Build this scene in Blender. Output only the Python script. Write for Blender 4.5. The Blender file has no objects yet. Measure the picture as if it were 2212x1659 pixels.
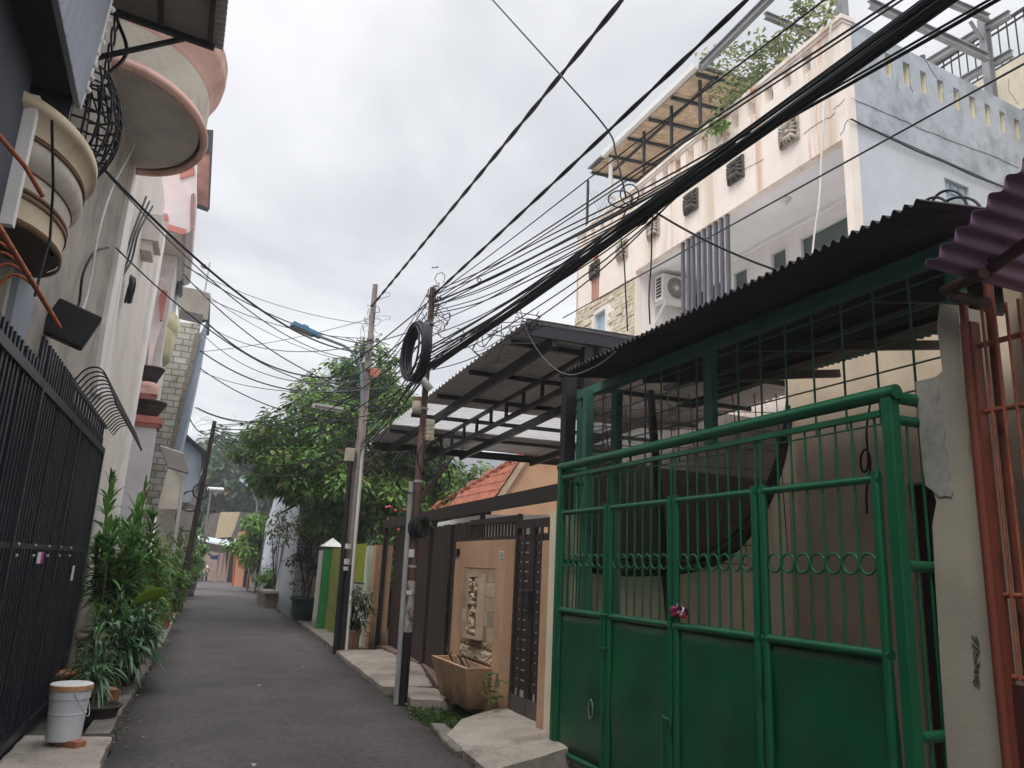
import bpy, math, random
from mathutils import Vector as V, Matrix
random.seed(7)
R = math.radians
sc = bpy.context.scene
col = sc.collection
# ------------------------------------------------------------------ survey of the place (metres): camera and rays
FO, CX, CY, EYE = 1665.0, 1106.0, 829.5, 1.6
_up = V((324, -6830, 1665)).normalized()
_al = V((-734, 371, 1665)); _al = (_al - _up * _al.dot(_up)).normalized()
_xx = _al.cross(_up)
CAM = V((0, 0, EYE))
def ray(x, y):
    c = V((x - CX, y - CY, FO)); return V((_xx.dot(c), _al.dot(c), _up.dot(c)))
def gz(x, y, z=0.0):
    d = ray(x, y); return CAM + d * ((z - EYE) / d.z)
def px(x, y, X):
    d = ray(x, y); return CAM + d * (X / d.x)
def py(x, y, Y):
    d = ray(x, y); return CAM + d * (Y / d.y)
def pl(x, y, off=0.0, a=-1.34, b=0.03):          # the left frontage, which runs a little askew
    d = ray(x, y); return CAM + d * ((a + off) / (d.x - b * d.y))
def LX(Y, off=0.0): return -1.34 + 0.03 * Y + off
# ------------------------------------------------------------------ mesh builder
ORI = {}
class MB:
    def __init__(s): s.v = []; s.f = []; s.m = []; s.s = []
    def add(s, vs, fs, mi=0, smooth=False):
        b = len(s.v); s.v += [V(p) for p in vs]
        for f in fs:
            s.f.append([b + i for i in f]); s.m.append(mi); s.s.append(smooth)
    def box(s, x0, x1, y0, y1, z0, z1, mi=0):
        if x0 > x1: x0, x1 = x1, x0
        if y0 > y1: y0, y1 = y1, y0
        if z0 > z1: z0, z1 = z1, z0
        s.add([(x0,y0,z0),(x1,y0,z0),(x1,y1,z0),(x0,y1,z0),(x0,y0,z1),(x1,y0,z1),(x1,y1,z1),(x0,y1,z1)],
              [(0,3,2,1),(4,5,6,7),(0,1,5,4),(1,2,6,5),(2,3,7,6),(3,0,4,7)], mi)
    def obox(s, c, a, b, d, mi=0):                 # centre and three half-axis vectors
        c, a, b, d = V(c), V(a), V(b), V(d)
        if a.cross(b).dot(d) < 0: d = -d
        s.add([c-a-b-d, c+a-b-d, c+a+b-d, c-a+b-d, c-a-b+d, c+a-b+d, c+a+b+d, c-a+b+d],
              [(0,3,2,1),(4,5,6,7),(0,1,5,4),(1,2,6,5),(2,3,7,6),(3,0,4,7)], mi)
    def bar(s, p, q, w, h, up=(0,0,1), mi=0):      # rectangular bar from p to q
        p, q = V(p), V(q); t = (q - p); L = t.length
        if L < 1e-6: return
        t /= L; side = t.cross(V(up))
        if side.length < 1e-3: side = t.cross(V((0, 1, 0)))
        side.normalize(); u = side.cross(t)
        s.obox((p + q) / 2, side * w / 2, t * L / 2, u * h / 2, mi)
    def prism(s, poly, vec, mi=0):                 # polygon (3D points) extruded along vec
        vec = V(vec); P = [V(p) for p in poly]; n = len(P)
        nn = V((0, 0, 0))
        for i in range(n): nn += P[i].cross(P[(i + 1) % n])
        if nn.dot(vec) > 0: P.reverse()
        s.add(P + [p + vec for p in P], [list(range(n)), list(range(2*n-1, n-1, -1))] +
              [[(i+1) % n, i, n+i, n+(i+1) % n] for i in range(n)], mi)
    def tube(s, pts, r, n=6, mi=0, closed=False, cap=True):
        P = [V(p) for p in pts]; N = len(P)
        rs = r if isinstance(r, (list, tuple)) else [r] * N
        rings = []; prev = None
        for i in range(N):
            if closed: t = P[(i+1) % N] - P[i-1]
            else: t = P[min(i+1, N-1)] - P[max(i-1, 0)]
            if t.length < 1e-9: t = V((0, 0, 1))
            t.normalize()
            if prev is None:
                a = V((0, 0, 1)) if abs(t.z) < .9 else V((1, 0, 0))
                u = t.cross(a).normalized()
            else:
                u = prev - t * prev.dot(t)
                if u.length < 1e-5: u = t.cross(V((0.3, 0.5, 0.8)))
                u.normalize()
            prev = u; w = t.cross(u)
            rings.append([P[i] + (u * math.cos(2*math.pi*k/n) + w * math.sin(2*math.pi*k/n)) * rs[i] for k in range(n)])
        vs = [p for rg in rings for p in rg]; fs = []
        for i in range(N if closed else N - 1):
            j = (i + 1) % N
            for k in range(n):
                k2 = (k + 1) % n
                fs.append((i*n+k, i*n+k2, j*n+k2, j*n+k))
        s.add(vs, fs, mi, True)
        if cap and not closed:
            s.add(rings[0], [list(range(n-1, -1, -1))], mi); s.add(rings[-1], [list(range(n))], mi)
    def grid(s, rows, mi=0, smooth=False, thick=None):   # rows of points; thick = offset vector for a solid sheet
        nr, nc = len(rows), len(rows[0])
        vs = [V(p) for r_ in rows for p in r_]
        fs = [(i*nc+j, i*nc+j+1, (i+1)*nc+j+1, (i+1)*nc+j) for i in range(nr-1) for j in range(nc-1)]
        if thick is None: s.add(vs, fs, mi, smooth); return
        t = V(thick); M = nr*nc
        s.add(vs + [p + t for p in vs], fs + [tuple(M + k for k in reversed(f)) for f in fs] +
              [(j+1, j, M+j, M+j+1) for j in range(nc-1)] +
              [((nr-1)*nc+j, (nr-1)*nc+j+1, M+(nr-1)*nc+j+1, M+(nr-1)*nc+j) for j in range(nc-1)] +
              [(i*nc, (i+1)*nc, M+(i+1)*nc, M+i*nc) for i in range(nr-1)] +
              [((i+1)*nc+nc-1, i*nc+nc-1, M+i*nc+nc-1, M+(i+1)*nc+nc-1) for i in range(nr-1)], mi, smooth)
    def lathe(s, prof, c, n=20, mi=0, a0=0, a1=2*math.pi, sx=1, sy=1, smooth=True):  # prof = [(r,z)]
        c = V(c); full = abs(a1 - a0 - 2*math.pi) < 1e-4
        m = n if full else n + 1
        vs = []
        for (r, z) in prof:
            for k in range(m):
                a = a0 + (a1 - a0) * k / n
                vs.append(c + V((math.cos(a)*r*sx, math.sin(a)*r*sy, z)))
        fs = []
        for i in range(len(prof)-1):
            for k in range(n):
                k2 = (k+1) % m
                fs.append((i*m+k, i*m+k2, (i+1)*m+k2, (i+1)*m+k))
        s.add(vs, fs, mi, smooth)
    def ball(s, c, r, n=10, mi=0, sz=1.0):
        pr = [(max(1e-4, r*math.sin(math.pi*i/n)), -r*sz*math.cos(math.pi*i/n)) for i in range(n+1)]
        s.lathe(pr, c, n, mi)
    def leaf(s, p, d, L, W, nrm=(0,0,1), droop=.25, mi=0, seg=2):
        p, d = V(p), V(d).normalized(); sd = d.cross(V(nrm))
        if sd.length < 1e-3: sd = d.cross(V((1, 0, 0)))
        sd.normalize(); up = sd.cross(d)
        if seg == 1:
            s.add([p, p + d*L*.5 + sd*W*.5 - V((0,0,droop*L*.2)), p + d*L - V((0,0,droop*L)), p + d*L*.5 - sd*W*.5 - V((0,0,droop*L*.2))], [(0,1,2,3)], mi)
            return
        vs = []; fs = []
        for i in range(seg + 2):
            t = i / (seg + 1); w = W * .5 * (math.sin(math.pi * min(1, t*.86 + .14)) ** .8) if i <= seg else 0.001
            q = p + d*L*t - V((0, 0, droop*L*t*t))
            vs += [q + sd*w + up*w*.35, q, q - sd*w + up*w*.35]
        for i in range(seg + 1):
            b = i*3
            fs += [(b, b+1, b+4, b+3), (b+1, b+2, b+5, b+4)]
        s.add(vs, fs, mi, True)
    def centre(s):
        lo = V((min(p.x for p in s.v), min(p.y for p in s.v), min(p.z for p in s.v)))
        hi = V((max(p.x for p in s.v), max(p.y for p in s.v), max(p.z for p in s.v)))
        return V(((lo.x+hi.x)/2, (lo.y+hi.y)/2, lo.z))
    def build(s, name, mats, parent=None, bevel=0, org=None):
        if not isinstance(mats, (list, tuple)): mats = [mats]
        o0 = ORI[parent] if parent is not None else (V(org) if org is not None else s.centre())
        me = bpy.data.meshes.new(name)
        me.from_pydata([tuple(p - o0) for p in s.v], [], s.f)
        for m in mats: me.materials.append(m)
        me.polygons.foreach_set('material_index', s.m)
        me.polygons.foreach_set('use_smooth', s.s)
        me.update()
        ob = bpy.data.objects.new(name, me); col.objects.link(ob)
        if parent is not None: ob.parent = parent
        else: ob.location = o0
        ORI[ob] = o0
        if bevel:
            b = ob.modifiers.new('bevel', 'BEVEL'); b.width = bevel; b.segments = 2; b.limit_method = 'ANGLE'; b.angle_limit = R(40)
        return ob
def tag(o, label=None, cat=None, group=None, kind=None):
    if label: o['label'] = label
    if cat: o['category'] = cat
    if group: o['group'] = group
    if kind: o['kind'] = kind
    return o
def empty(name, loc, label=None, cat=None, group=None):
    o = bpy.data.objects.new(name, None); col.objects.link(o); o.location = loc; o.empty_display_size = .2
    ORI[o] = V(loc); return tag(o, label, cat, group)
def copy_tree(o, parent=None):
    c = o.copy(); col.objects.link(c)
    if parent is not None: c.parent = parent
    for ch in [k for k in bpy.data.objects if k.parent == o]: copy_tree(ch, c)
    return c
def B(*a, mi=0):
    m = MB(); m.box(*a, mi=mi); return m
def spline(P, n=8):                                   # Catmull-Rom through points
    P = [V(p) for p in P]
    if len(P) < 3: return [P[0].lerp(P[1], i/n) for i in range(n+1)]
    Q = [P[0]*2 - P[1]] + P + [P[-1]*2 - P[-2]]; out = []
    for i in range(1, len(Q)-2):
        a, b, c, d = Q[i-1], Q[i], Q[i+1], Q[i+2]
        for k in range(n):
            t = k/n
            out.append(.5*((2*b) + (c-a)*t + (2*a-5*b+4*c-d)*t*t + (3*b-a-3*c+d)*t**3))
    out.append(P[-1]); return out
# ------------------------------------------------------------------ materials
def S(r, g, b):
    f = lambda c: (c/255/12.92) if c <= 10 else ((c/255+.055)/1.055)**2.4
    return (f(r), f(g), f(b), 1)
MC = {}
def mat(name, c, rough=.75, metal=0.0, var=.12, scale=2.5, dirt=None, dirt_amt=.5, dirt_scale=1.2, streak=False,
        bump=.15, bscale=40, spec=.4, fine=.0, zs=.12, cov=.5, dirt2=None, d2=(.5, 3, .56, .1), splash=None, sz=.55):
    if name in MC: return MC[name]
    m = bpy.data.materials.new(name); m.use_nodes = True; nt = m.node_tree; N = nt.nodes; L = nt.links
    bs = N['Principled BSDF']; bs.inputs['Roughness'].default_value = rough; bs.inputs['Metallic'].default_value = metal
    bs.inputs['Specular IOR Level'].default_value = spec
    geo = N.new('ShaderNodeNewGeometry')
    def noise(sc_, det=4, rough_=.55, zscale=None):
        n = N.new('ShaderNodeTexNoise'); n.inputs['Scale'].default_value = sc_; n.inputs['Detail'].default_value = det
        n.inputs['Roughness'].default_value = rough_
        if zscale is not None:
            mp = N.new('ShaderNodeMapping'); mp.inputs['Scale'].default_value = (1, 1, zscale)
            L.new(geo.outputs['Position'], mp.inputs['Vector']); L.new(mp.outputs['Vector'], n.inputs['Vector'])
        else: L.new(geo.outputs['Position'], n.inputs['Vector'])
        return n
    def ramp(src, lo, hi):
        r = N.new('ShaderNodeMapRange'); r.inputs[1].default_value = lo; r.inputs[2].default_value = hi
        L.new(src, r.inputs[0]); return r.outputs[0]
    n1 = noise(scale, 5, .6)
    mx = N.new('ShaderNodeMix'); mx.data_type = 'RGBA'
    k0, k1 = 1 - var*1.2, 1 + var
    mx.inputs[6].default_value = (c[0]*k0, c[1]*k0, c[2]*k0, 1); mx.inputs[7].default_value = (min(1,c[0]*k1), min(1,c[1]*k1), min(1,c[2]*k1), 1)
    L.new(ramp(n1.outputs['Fac'], .3, .7), mx.inputs[0]); out = mx.outputs[2]
    if fine:
        nf = noise(scale*18, 3, .6); mf = N.new('ShaderNodeMix'); mf.data_type = 'RGBA'; mf.blend_type = 'MULTIPLY'
        mf.inputs[0].default_value = 1; g0 = N.new('ShaderNodeMapRange'); g0.inputs[3].default_value = 1-fine; g0.inputs[4].default_value = 1+fine
        g0.inputs[1].default_value = .3; g0.inputs[2].default_value = .7
        L.new(nf.outputs['Fac'], g0.inputs[0]); cc = N.new('ShaderNodeCombineColor')
        for i in range(3): L.new(g0.outputs[0], cc.inputs[i])
        L.new(out, mf.inputs[6]); L.new(cc.outputs[0], mf.inputs[7]); out = mf.outputs[2]
    if dirt:
        n2 = noise(dirt_scale, 7, .68, zs if streak else None)
        md = N.new('ShaderNodeMix'); md.data_type = 'RGBA'; md.inputs[7].default_value = dirt
        L.new(out, md.inputs[6])
        mm = N.new('ShaderNodeMath'); mm.operation = 'MULTIPLY'; mm.inputs[1].default_value = dirt_amt
        L.new(ramp(n2.outputs['Fac'], cov, cov + .2), mm.inputs[0]); L.new(mm.outputs[0], md.inputs[0]); out = md.outputs[2]
    if dirt2:
        n3 = noise(d2[1], 6, .66, d2[3]); me_ = N.new('ShaderNodeMix'); me_.data_type = 'RGBA'; me_.inputs[7].default_value = dirt2
        L.new(out, me_.inputs[6]); mq = N.new('ShaderNodeMath'); mq.operation = 'MULTIPLY'; mq.inputs[1].default_value = d2[0]
        L.new(ramp(n3.outputs['Fac'], d2[2], d2[2] + .14), mq.inputs[0]); L.new(mq.outputs[0], me_.inputs[0]); out = me_.outputs[2]
    if splash:                                          # mud and moss splashed up from the ground, ragged upper edge
        sx = N.new('ShaderNodeSeparateXYZ'); L.new(geo.outputs['Position'], sx.inputs[0]); n4 = noise(5, 6, .65, .5)
        h = N.new('ShaderNodeMath'); h.operation = 'MULTIPLY_ADD'; h.inputs[1].default_value = -1/sz; h.inputs[2].default_value = .55; L.new(sx.outputs['Z'], h.inputs[0])
        ad = N.new('ShaderNodeMath'); ad.operation = 'ADD'; L.new(h.outputs[0], ad.inputs[0]); L.new(n4.outputs['Fac'], ad.inputs[1])
        ms = N.new('ShaderNodeMix'); ms.data_type = 'RGBA'; ms.inputs[7].default_value = splash; L.new(out, ms.inputs[6])
        m5 = N.new('ShaderNodeMath'); m5.operation = 'MULTIPLY'; m5.inputs[1].default_value = .7; L.new(ramp(ad.outputs[0], .5, .85), m5.inputs[0]); L.new(m5.outputs[0], ms.inputs[0]); out = ms.outputs[2]
    L.new(out, bs.inputs['Base Color'])
    if bump:
        nb = noise(bscale, 4, .6); bp = N.new('ShaderNodeBump'); bp.inputs['Strength'].default_value = bump; bp.inputs['Distance'].default_value = .01
        L.new(nb.outputs['Fac'], bp.inputs['Height']); L.new(bp.outputs['Normal'], bs.inputs['Normal'])
    MC[name] = m; return m
def leafmat(name, c, c2, trans=.35, rough=.45, scale=1.5):
    if name in MC: return MC[name]
    m = bpy.data.materials.new(name); m.use_nodes = True; nt = m.node_tree; N = nt.nodes; L = nt.links
    bs = N['Principled BSDF']; bs.inputs['Roughness'].default_value = rough; bs.inputs['Specular IOR Level'].default_value = .35
    geo = N.new('ShaderNodeNewGeometry'); n = N.new('ShaderNodeTexNoise'); n.inputs['Scale'].default_value = scale; n.inputs['Detail'].default_value = 3
    L.new(geo.outputs['Position'], n.inputs['Vector'])
    ad = N.new('ShaderNodeMath'); ad.operation = 'ADD'; mu = N.new('ShaderNodeMath'); mu.operation = 'MULTIPLY_ADD'
    mu.inputs[1].default_value = .6; mu.inputs[2].default_value = -.3
    L.new(geo.outputs['Random Per Island'], mu.inputs[0]); L.new(n.outputs['Fac'], ad.inputs[0]); L.new(mu.outputs[0], ad.inputs[1])
    r = N.new('ShaderNodeMapRange'); r.inputs[1].default_value = .3; r.inputs[2].default_value = .75; L.new(ad.outputs[0], r.inputs[0])
    mx = N.new('ShaderNodeMix'); mx.data_type = 'RGBA'; mx.inputs[6].default_value = c; mx.inputs[7].default_value = c2
    L.new(r.outputs[0], mx.inputs[0]); L.new(mx.outputs[2], bs.inputs['Base Color'])
    gt = N.new('ShaderNodeMath'); gt.operation = 'GREATER_THAN'; gt.inputs[1].default_value = .955; L.new(geo.outputs['Random Per Island'], gt.inputs[0])
    m2 = N.new('ShaderNodeMix'); m2.data_type = 'RGBA'; m2.inputs[7].default_value = (.19,.15,.05,1); L.new(gt.outputs[0], m2.inputs[0]); L.new(mx.outputs[2], m2.inputs[6]); L.new(m2.outputs[2], bs.inputs['Base Color'])
    tr = N.new('ShaderNodeBsdfTranslucent'); L.new(m2.outputs[2], tr.inputs['Color'])
    ms = N.new('ShaderNodeMixShader'); ms.inputs[0].default_value = trans
    L.new(bs.outputs[0], ms.inputs[1]); L.new(tr.outputs[0], ms.inputs[2]); L.new(ms.outputs[0], N['Material Output'].inputs['Surface'])
    MC[name] = m; return m
def glassy(name, c, rough=.08):
    m = mat(name, c, rough=rough, var=.1, bump=0, spec=.8); return m
# ------------------------------------------------------------------ camera
cd = bpy.data.cameras.new('camera'); cam = bpy.data.objects.new('camera', cd); col.objects.link(cam)
cd.sensor_width = 36; cd.sensor_fit = 'HORIZONTAL'; cd.lens = 36 * FO / 2212; cd.clip_start = .05; cd.clip_end = 3000
right = V((_xx.x, _al.x, _up.x)); down = V((_xx.y, _al.y, _up.y)); fwd = V((_xx.z, _al.z, _up.z))
mw = Matrix((right, -down, -fwd)).transposed().to_4x4(); mw.translation = CAM; cam.matrix_world = mw
sc.camera = cam
# ------------------------------------------------------------------ light: overcast sky, weak veiled sun
SUN = V((-.50, -.38, .86)).normalized()
el = math.asin(SUN.z); az = math.atan2(SUN.x, SUN.y)
w = bpy.data.worlds.new('World'); sc.world = w; w.use_nodes = True
N = w.node_tree.nodes; L = w.node_tree.links; bg = N['Background']; bg.inputs['Strength'].default_value = .12
sky = N.new('ShaderNodeTexSky'); sky.sky_type = 'NISHITA'; sky.sun_disc = False; sky.sun_elevation = el; sky.sun_rotation = az
tc = N.new('ShaderNodeTexCoord'); sp = N.new('ShaderNodeSeparateXYZ'); L.new(tc.outputs['Generated'], sp.inputs[0])
# clouds: noise on the direction projected to a cloud deck
zp = N.new('ShaderNodeMath'); zp.operation = 'ADD'; zp.inputs[1].default_value = .22; L.new(sp.outputs['Z'], zp.inputs[0])
zm = N.new('ShaderNodeMath'); zm.operation = 'MAXIMUM'; zm.inputs[1].default_value = .05; L.new(zp.outputs[0], zm.inputs[0])
cb = N.new('ShaderNodeCombineXYZ')
for i, ax in enumerate('XY'):
    d = N.new('ShaderNodeMath'); d.operation = 'DIVIDE'; L.new(sp.outputs[ax], d.inputs[0]); L.new(zm.outputs[0], d.inputs[1]); L.new(d.outputs[0], cb.inputs[i])
cn = N.new('ShaderNodeTexNoise'); cn.inputs['Scale'].default_value = 1.45; cn.inputs['Detail'].default_value = 7; cn.inputs['Roughness'].default_value = .5
cn.inputs['Distortion'].default_value = .3
L.new(cb.outputs[0], cn.inputs['Vector'])
cr = N.new('ShaderNodeMapRange'); cr.interpolation_type = 'SMOOTHSTEP'
cr.inputs[1].default_value = .34; cr.inputs[2].default_value = .66; cr.inputs[3].default_value = 0; cr.inputs[4].default_value = 1
L.new(cn.outputs['Fac'], cr.inputs[0])
cm = N.new('ShaderNodeMix'); cm.data_type = 'RGBA'
cm.inputs[6].default_value = (4.25, 4.32, 4.6, 1); cm.inputs[7].default_value = (6.4, 6.45, 6.65, 1)
L.new(cr.outputs[0], cm.inputs[0])
gr = N.new('ShaderNodeMapRange'); gr.inputs[1].default_value = .66; gr.inputs[2].default_value = .98; gr.inputs[3].default_value = 1.0; gr.inputs[4].default_value = 4.0
L.new(sp.outputs['Z'], gr.inputs[0])
vm = N.new('ShaderNodeVectorMath'); vm.operation = 'SCALE'; L.new(cm.outputs[2], vm.inputs[0]); L.new(gr.outputs[0], vm.inputs['Scale'])
fx = N.new('ShaderNodeMix'); fx.data_type = 'RGBA'; fx.inputs[0].default_value = .95
L.new(sky.outputs[0], fx.inputs[6]); L.new(vm.outputs[0], fx.inputs[7]); L.new(fx.outputs[2], bg.inputs['Color'])
ld = bpy.data.lights.new('sun', 'SUN'); ld.energy = 1.5; ld.angle = R(25); ld.color = (1, .96, .9)
lo = bpy.data.objects.new('sun', ld); col.objects.link(lo); lo.rotation_euler = SUN.to_track_quat('Z', 'Y').to_euler(); lo.location = (0, 0, 30)
vs_ = sc.view_settings; vs_.view_transform = 'Standard'; vs_.look = 'None'; vs_.exposure = .48; vs_.gamma = 1
sc.cycles.max_bounces = 6; sc.cycles.transparent_max_bounces = 8
# ------------------------------------------------------------------ shared materials
M_asph = mat('asphalt', (.097,.085,.084,1), rough=.85, var=.22, scale=1.1, dirt=(.07,.063,.063,1), dirt_amt=.6, dirt_scale=.7, bump=.5, bscale=90, fine=.3, dirt2=(.055,.05,.05,1), d2=(.55, .5, .56, 1))
M_soil = mat('soil', (.075,.068,.055,1), rough=.95, var=.4, scale=3, dirt=(.03,.04,.02,1), dirt_amt=.6, dirt_scale=2.5, bump=.8, bscale=25, fine=.3)
M_conc = mat('slab_concrete', S(170,160,148), rough=.9, var=.2, scale=2, dirt=S(88,82,72), dirt_amt=.75, dirt_scale=1.6, bump=.5, bscale=45, fine=.15)
M_concd = mat('old_concrete', S(128,121,112), rough=.9, var=.25, scale=2, dirt=S(62,58,52), dirt_amt=.8, dirt_scale=2.2, bump=.5, bscale=35, fine=.18)
M_stl = mat('dark_steel', S(48,48,55), rough=.5, var=.2, dirt=S(70,55,48), dirt_amt=.3, spec=.4, bump=.05)
M_blk = mat('black_iron', S(26,27,33), rough=.5, var=.25, bump=.08, spec=.4)
M_cable = mat('black_cable', S(38,40,46), rough=.6, var=.2, bump=0)
M_cable2 = mat('grey_cable', S(96,98,104), rough=.6, var=.2, bump=0)
M_white = mat('white_plastic', S(225,224,220), rough=.5, var=.05, bump=0)
# ------------------------------------------------------------------ ground and road
m = MB(); m.box(-150, 150, -60, 240, -1.0, -.05); tag(m.build('ground', M_soil), kind='structure')
def interp(P, y):
    for (a, b), (c, d) in zip(P, P[1:]):
        if y <= d: return a + (c - a) * max(0, (y - b)) / (d - b)
    return P[-1][0]
RL = [(-.5,-6),(-.27,7.1),(-.07,13.1),(.26,26),(.8,36),(1.19,45),(1.3,58),(-3,66),(-12,70)]
RR = [(2.3,-6),(2.53,6.5),(2.62,7.8),(2.97,15),(3.44,23),(4.01,39),(4.15,50),(4.2,60),(4.2,66),(4.2,70)]
rows = []; rg = random.Random(3); y = -6.0
while y < 66:
    xl = interp(RL, y) + rg.uniform(-.03,.03); xr = interp(RR, y) + rg.uniform(-.03,.03)
    rows.append([(xl + (xr-xl)*k/6, y, .015*math.sin(math.pi*k/6) + .004) for k in range(7)])
    y += .22 if y < 30 else 1
m = MB(); m.grid(rows, smooth=True, thick=(0,0,-.08)); tag(m.build('road', M_asph), kind='structure')
# litter and pale scuffs on the asphalt
rg = random.Random(11)
M_litter = mat('litter', S(190,185,178), rough=.8, bump=0)
for (x, y, k) in ((722,1370,0),(727,1373,0),(780,1402,0),(560,1480,1),(655,1440,0),(546,1652,1),(402,1458,0),(900,1500,1)):
    p = gz(x, y, .02); m = MB(); a = rg.uniform(0, 3); L_ = (.05 if k else .035)
    m.grid([[(p.x - L_*math.cos(a)*.6, p.y - L_, p.z), (p.x + L_*.5, p.y - L_*.4, p.z+.012)], [(p.x - L_*.3, p.y + L_*.5, p.z+.004), (p.x + L_*.5, p.y + L_*.7, p.z+.002)]], thick=(0,0,-.003))
    tag(m.build('litter_scrap', M_litter), 'tiny pale scrap of litter lying on the dark asphalt', 'litter', 'scraps of litter on the road')
def slab(name, poly, z, h, mt, label, cat='paving', z2=None, grp=None):
    P = [V((a, b, z)) for a, b in poly]
    if z2 is not None:
        xs = [p.x for p in P]; a, b = min(xs), max(xs)
        for p in P: p.z = z + (z2 - z) * (p.x - a) / (b - a)
    # worn outline: subdivide the edges and jitter them
    out = []; r_ = random.Random(int(P[0].x*1000))
    for i in range(len(P)):
        p, q = P[i], P[(i+1) % len(P)]
        nseg = max(1, int((q-p).length/.15))
        for k in range(nseg):
            t = p.lerp(q, k/nseg); out.append(t + V((r_.uniform(-.012,.012), r_.uniform(-.012,.012), r_.uniform(-.004,.004))))
    n = len(out); c = V((0,0,0))
    for p in out: c += p
    c /= n
    mm = MB()
    inner = [p.lerp(c, .08) + V((0,0,.012)) for p in out]
    base = [V((p.x, p.y, -.08)) for p in out]
    mm.add(base + out + inner + [c + V((0,0,.014))],
        [(i, (i+1)%n, n+(i+1)%n, n+i) for i in range(n)] + [(n+i, n+(i+1)%n, 2*n+(i+1)%n, 2*n+i) for i in range(n)] + [(2*n+i, 2*n+(i+1)%n, 3*n) for i in range(n)])
    return tag(mm.build(name, mt), label, cat, grp)
slab('concrete_ramp', [(2.55,6.2),(3.36,6.35),(3.62,7.4),(3.5,8.2),(2.95,8.0),(2.62,7.5)], .05, .1, M_conc, 'cracked pale concrete ramp slab in front of the slatted gate', z2=.2)
slab('kerb_stone', [(2.5,6.9),(2.66,6.95),(2.8,8.1),(2.66,8.15)], .05, .1, M_concd, 'broken grey kerb piece along the edge of the cracked ramp')
slab('concrete_slab', [(2.86,9.55),(3.3,9.35),(3.42,10.3),(2.98,10.55)], .06, .1, M_conc, 'rough pale slab right of the rusty pole foot')
slab('concrete_slab', [(2.78,10.6),(3.4,10.4),(3.85,12.4),(3.8,14.7),(2.98,15.0)], .05, .1, M_conc, 'long grey concrete apron between road and brown folding gate', z2=.1)
slab('paving_strip', [(3.44,10.3),(3.95,10.3),(4.3,15.3),(3.83,15.3),(3.87,12.4)], .11, .1, mat('tile_mosaic', S(135,112,104), rough=.7, var=.4, scale=14, dirt=S(80,66,62), dirt_amt=.7, dirt_scale=9, bump=.2), 'reddish tiled strip along the foot of the brown folding gate')
slab('concrete_slab', [(3.05,15.3),(3.75,15.4),(3.85,22),(3.38,22.4)], .05, .1, M_concd, 'grey pavement slab beside the olive wall behind the poles')
slab('concrete_slab', [(3.4,22.6),(3.9,22.6),(3.5,27.5),(3.52,27.6)], .05, .1, M_conc, 'pale slab under the dark green tree pot')
slab('concrete_slab', [(-1.0,6.0),(-.3,6.2),(-.27,8.0),(-.95,8.15)], .05, .1, M_conc, 'pale concrete doorstep slab in front of the black gate')
slab('gutter_edge', [(-.5,8.2),(-.3,8.2),(.0,15),(-.2,15)], .04, .1, M_concd, 'mossy concrete gutter edge below the potted plants')
for (poly, lb) in (([(-.25,15.2),(.02,15.2),(.2,20),(-.1,20)],'pale worn concrete edge beside road below the palm leaves'), ([(-.05,20.3),(.2,20.3),(.32,24.4),(.05,24.6)],'flat pale slab left of the leaning dark pole foot'), ([(.1,27),(.3,27),(.75,35),(.3,35)],'far pale slab beyond the leaning dark pole')):
    slab('concrete_slab', poly, .05, .1, M_conc, lb)
# grass and weeds by the planter
M_grass = leafmat('grass_blades', S(52,82,36), S(96,124,58), trans=.25)
def weeds(name, area, n, seed, label, h=.09):
    rg = random.Random(seed); m = MB(); x0, x1, y0, y1 = area
    for i in range(n):
        cx, cy = rg.gauss((x0+x1)/2, (x1-x0)/3.2), rg.gauss((y0+y1)/2, (y1-y0)/3.2)
        if not (x0 < cx < x1 and y0 < cy < y1): continue
        for k in range(5):
            a = rg.uniform(0, 6.28); m.leaf((cx, cy, -.05), (math.cos(a), math.sin(a), rg.uniform(.5,2)), rg.uniform(.5,1.3)*h, h*.18, droop=.3, seg=1)
    return tag(m.build(name, M_grass), label, 'weeds', None, 'stuff')
weeds('grass', (2.62,3.3,7.9,9.6), 700, 1, 'short green weeds growing in the soil by the orange planter')
weeds('grass', (2.65,3.0,9.3,11.2), 120, 2, 'sparse weeds around the rusty pole foot', .07)
weeds('grass', (-.75,-.1,8.2,12.5), 420, 5, 'dark moss and weeds along the gutter by the bucket', .06)
rg = random.Random(71); m = MB()
for i in range(170):
    side = rg.random() < .5; y = rg.uniform(6.5, 30); x = (interp(RL, y) + abs(rg.gauss(0, .16))) if side else (interp(RR, y) - abs(rg.gauss(0, .16)))
    a = rg.uniform(0, 6.28); m.leaf((x, y, .022), (math.cos(a), math.sin(a), .1), rg.uniform(.03,.07), rg.uniform(.015,.03), droop=.1, seg=1)
tag(m.build('fallen_leaves', leafmat('dry_leaf', S(110,84,52), S(150,130,80), trans=.1)), 'small dry fallen leaves scattered along both road edges', 'leaves', None, 'stuff')
rg = random.Random(72); m = MB()
for i in range(420):
    side = rg.random() < .45; y = rg.uniform(6.3, 22); x = (interp(RL, y) - rg.uniform(-.06,.16)) if side else (interp(RR, y) + rg.uniform(-.08,.22))
    s_ = rg.uniform(.006,.02); m.lathe([(.001,-s_*.5),(s_,0),(s_*.6,s_*.6),(.001,s_*.7)], (x, y, .02), 5)
tag(m.build('gravel', M_concd), 'loose gravel and crumbled concrete along the road edges', 'gravel', None, 'stuff')
weeds('grass', (2.55,2.8,8.0,10.8), 160, 21, 'thin weeds in the seam of the road edge', .06)
weeds('grass', (3.0,3.4,15.2,23), 140, 22, 'sparse weeds along the pavement edge past the poles', .07)
weeds('grass', (3.3,3.7,24,33), 260, 6, 'weeds along the foot of the grey wall house', .15)
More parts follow.
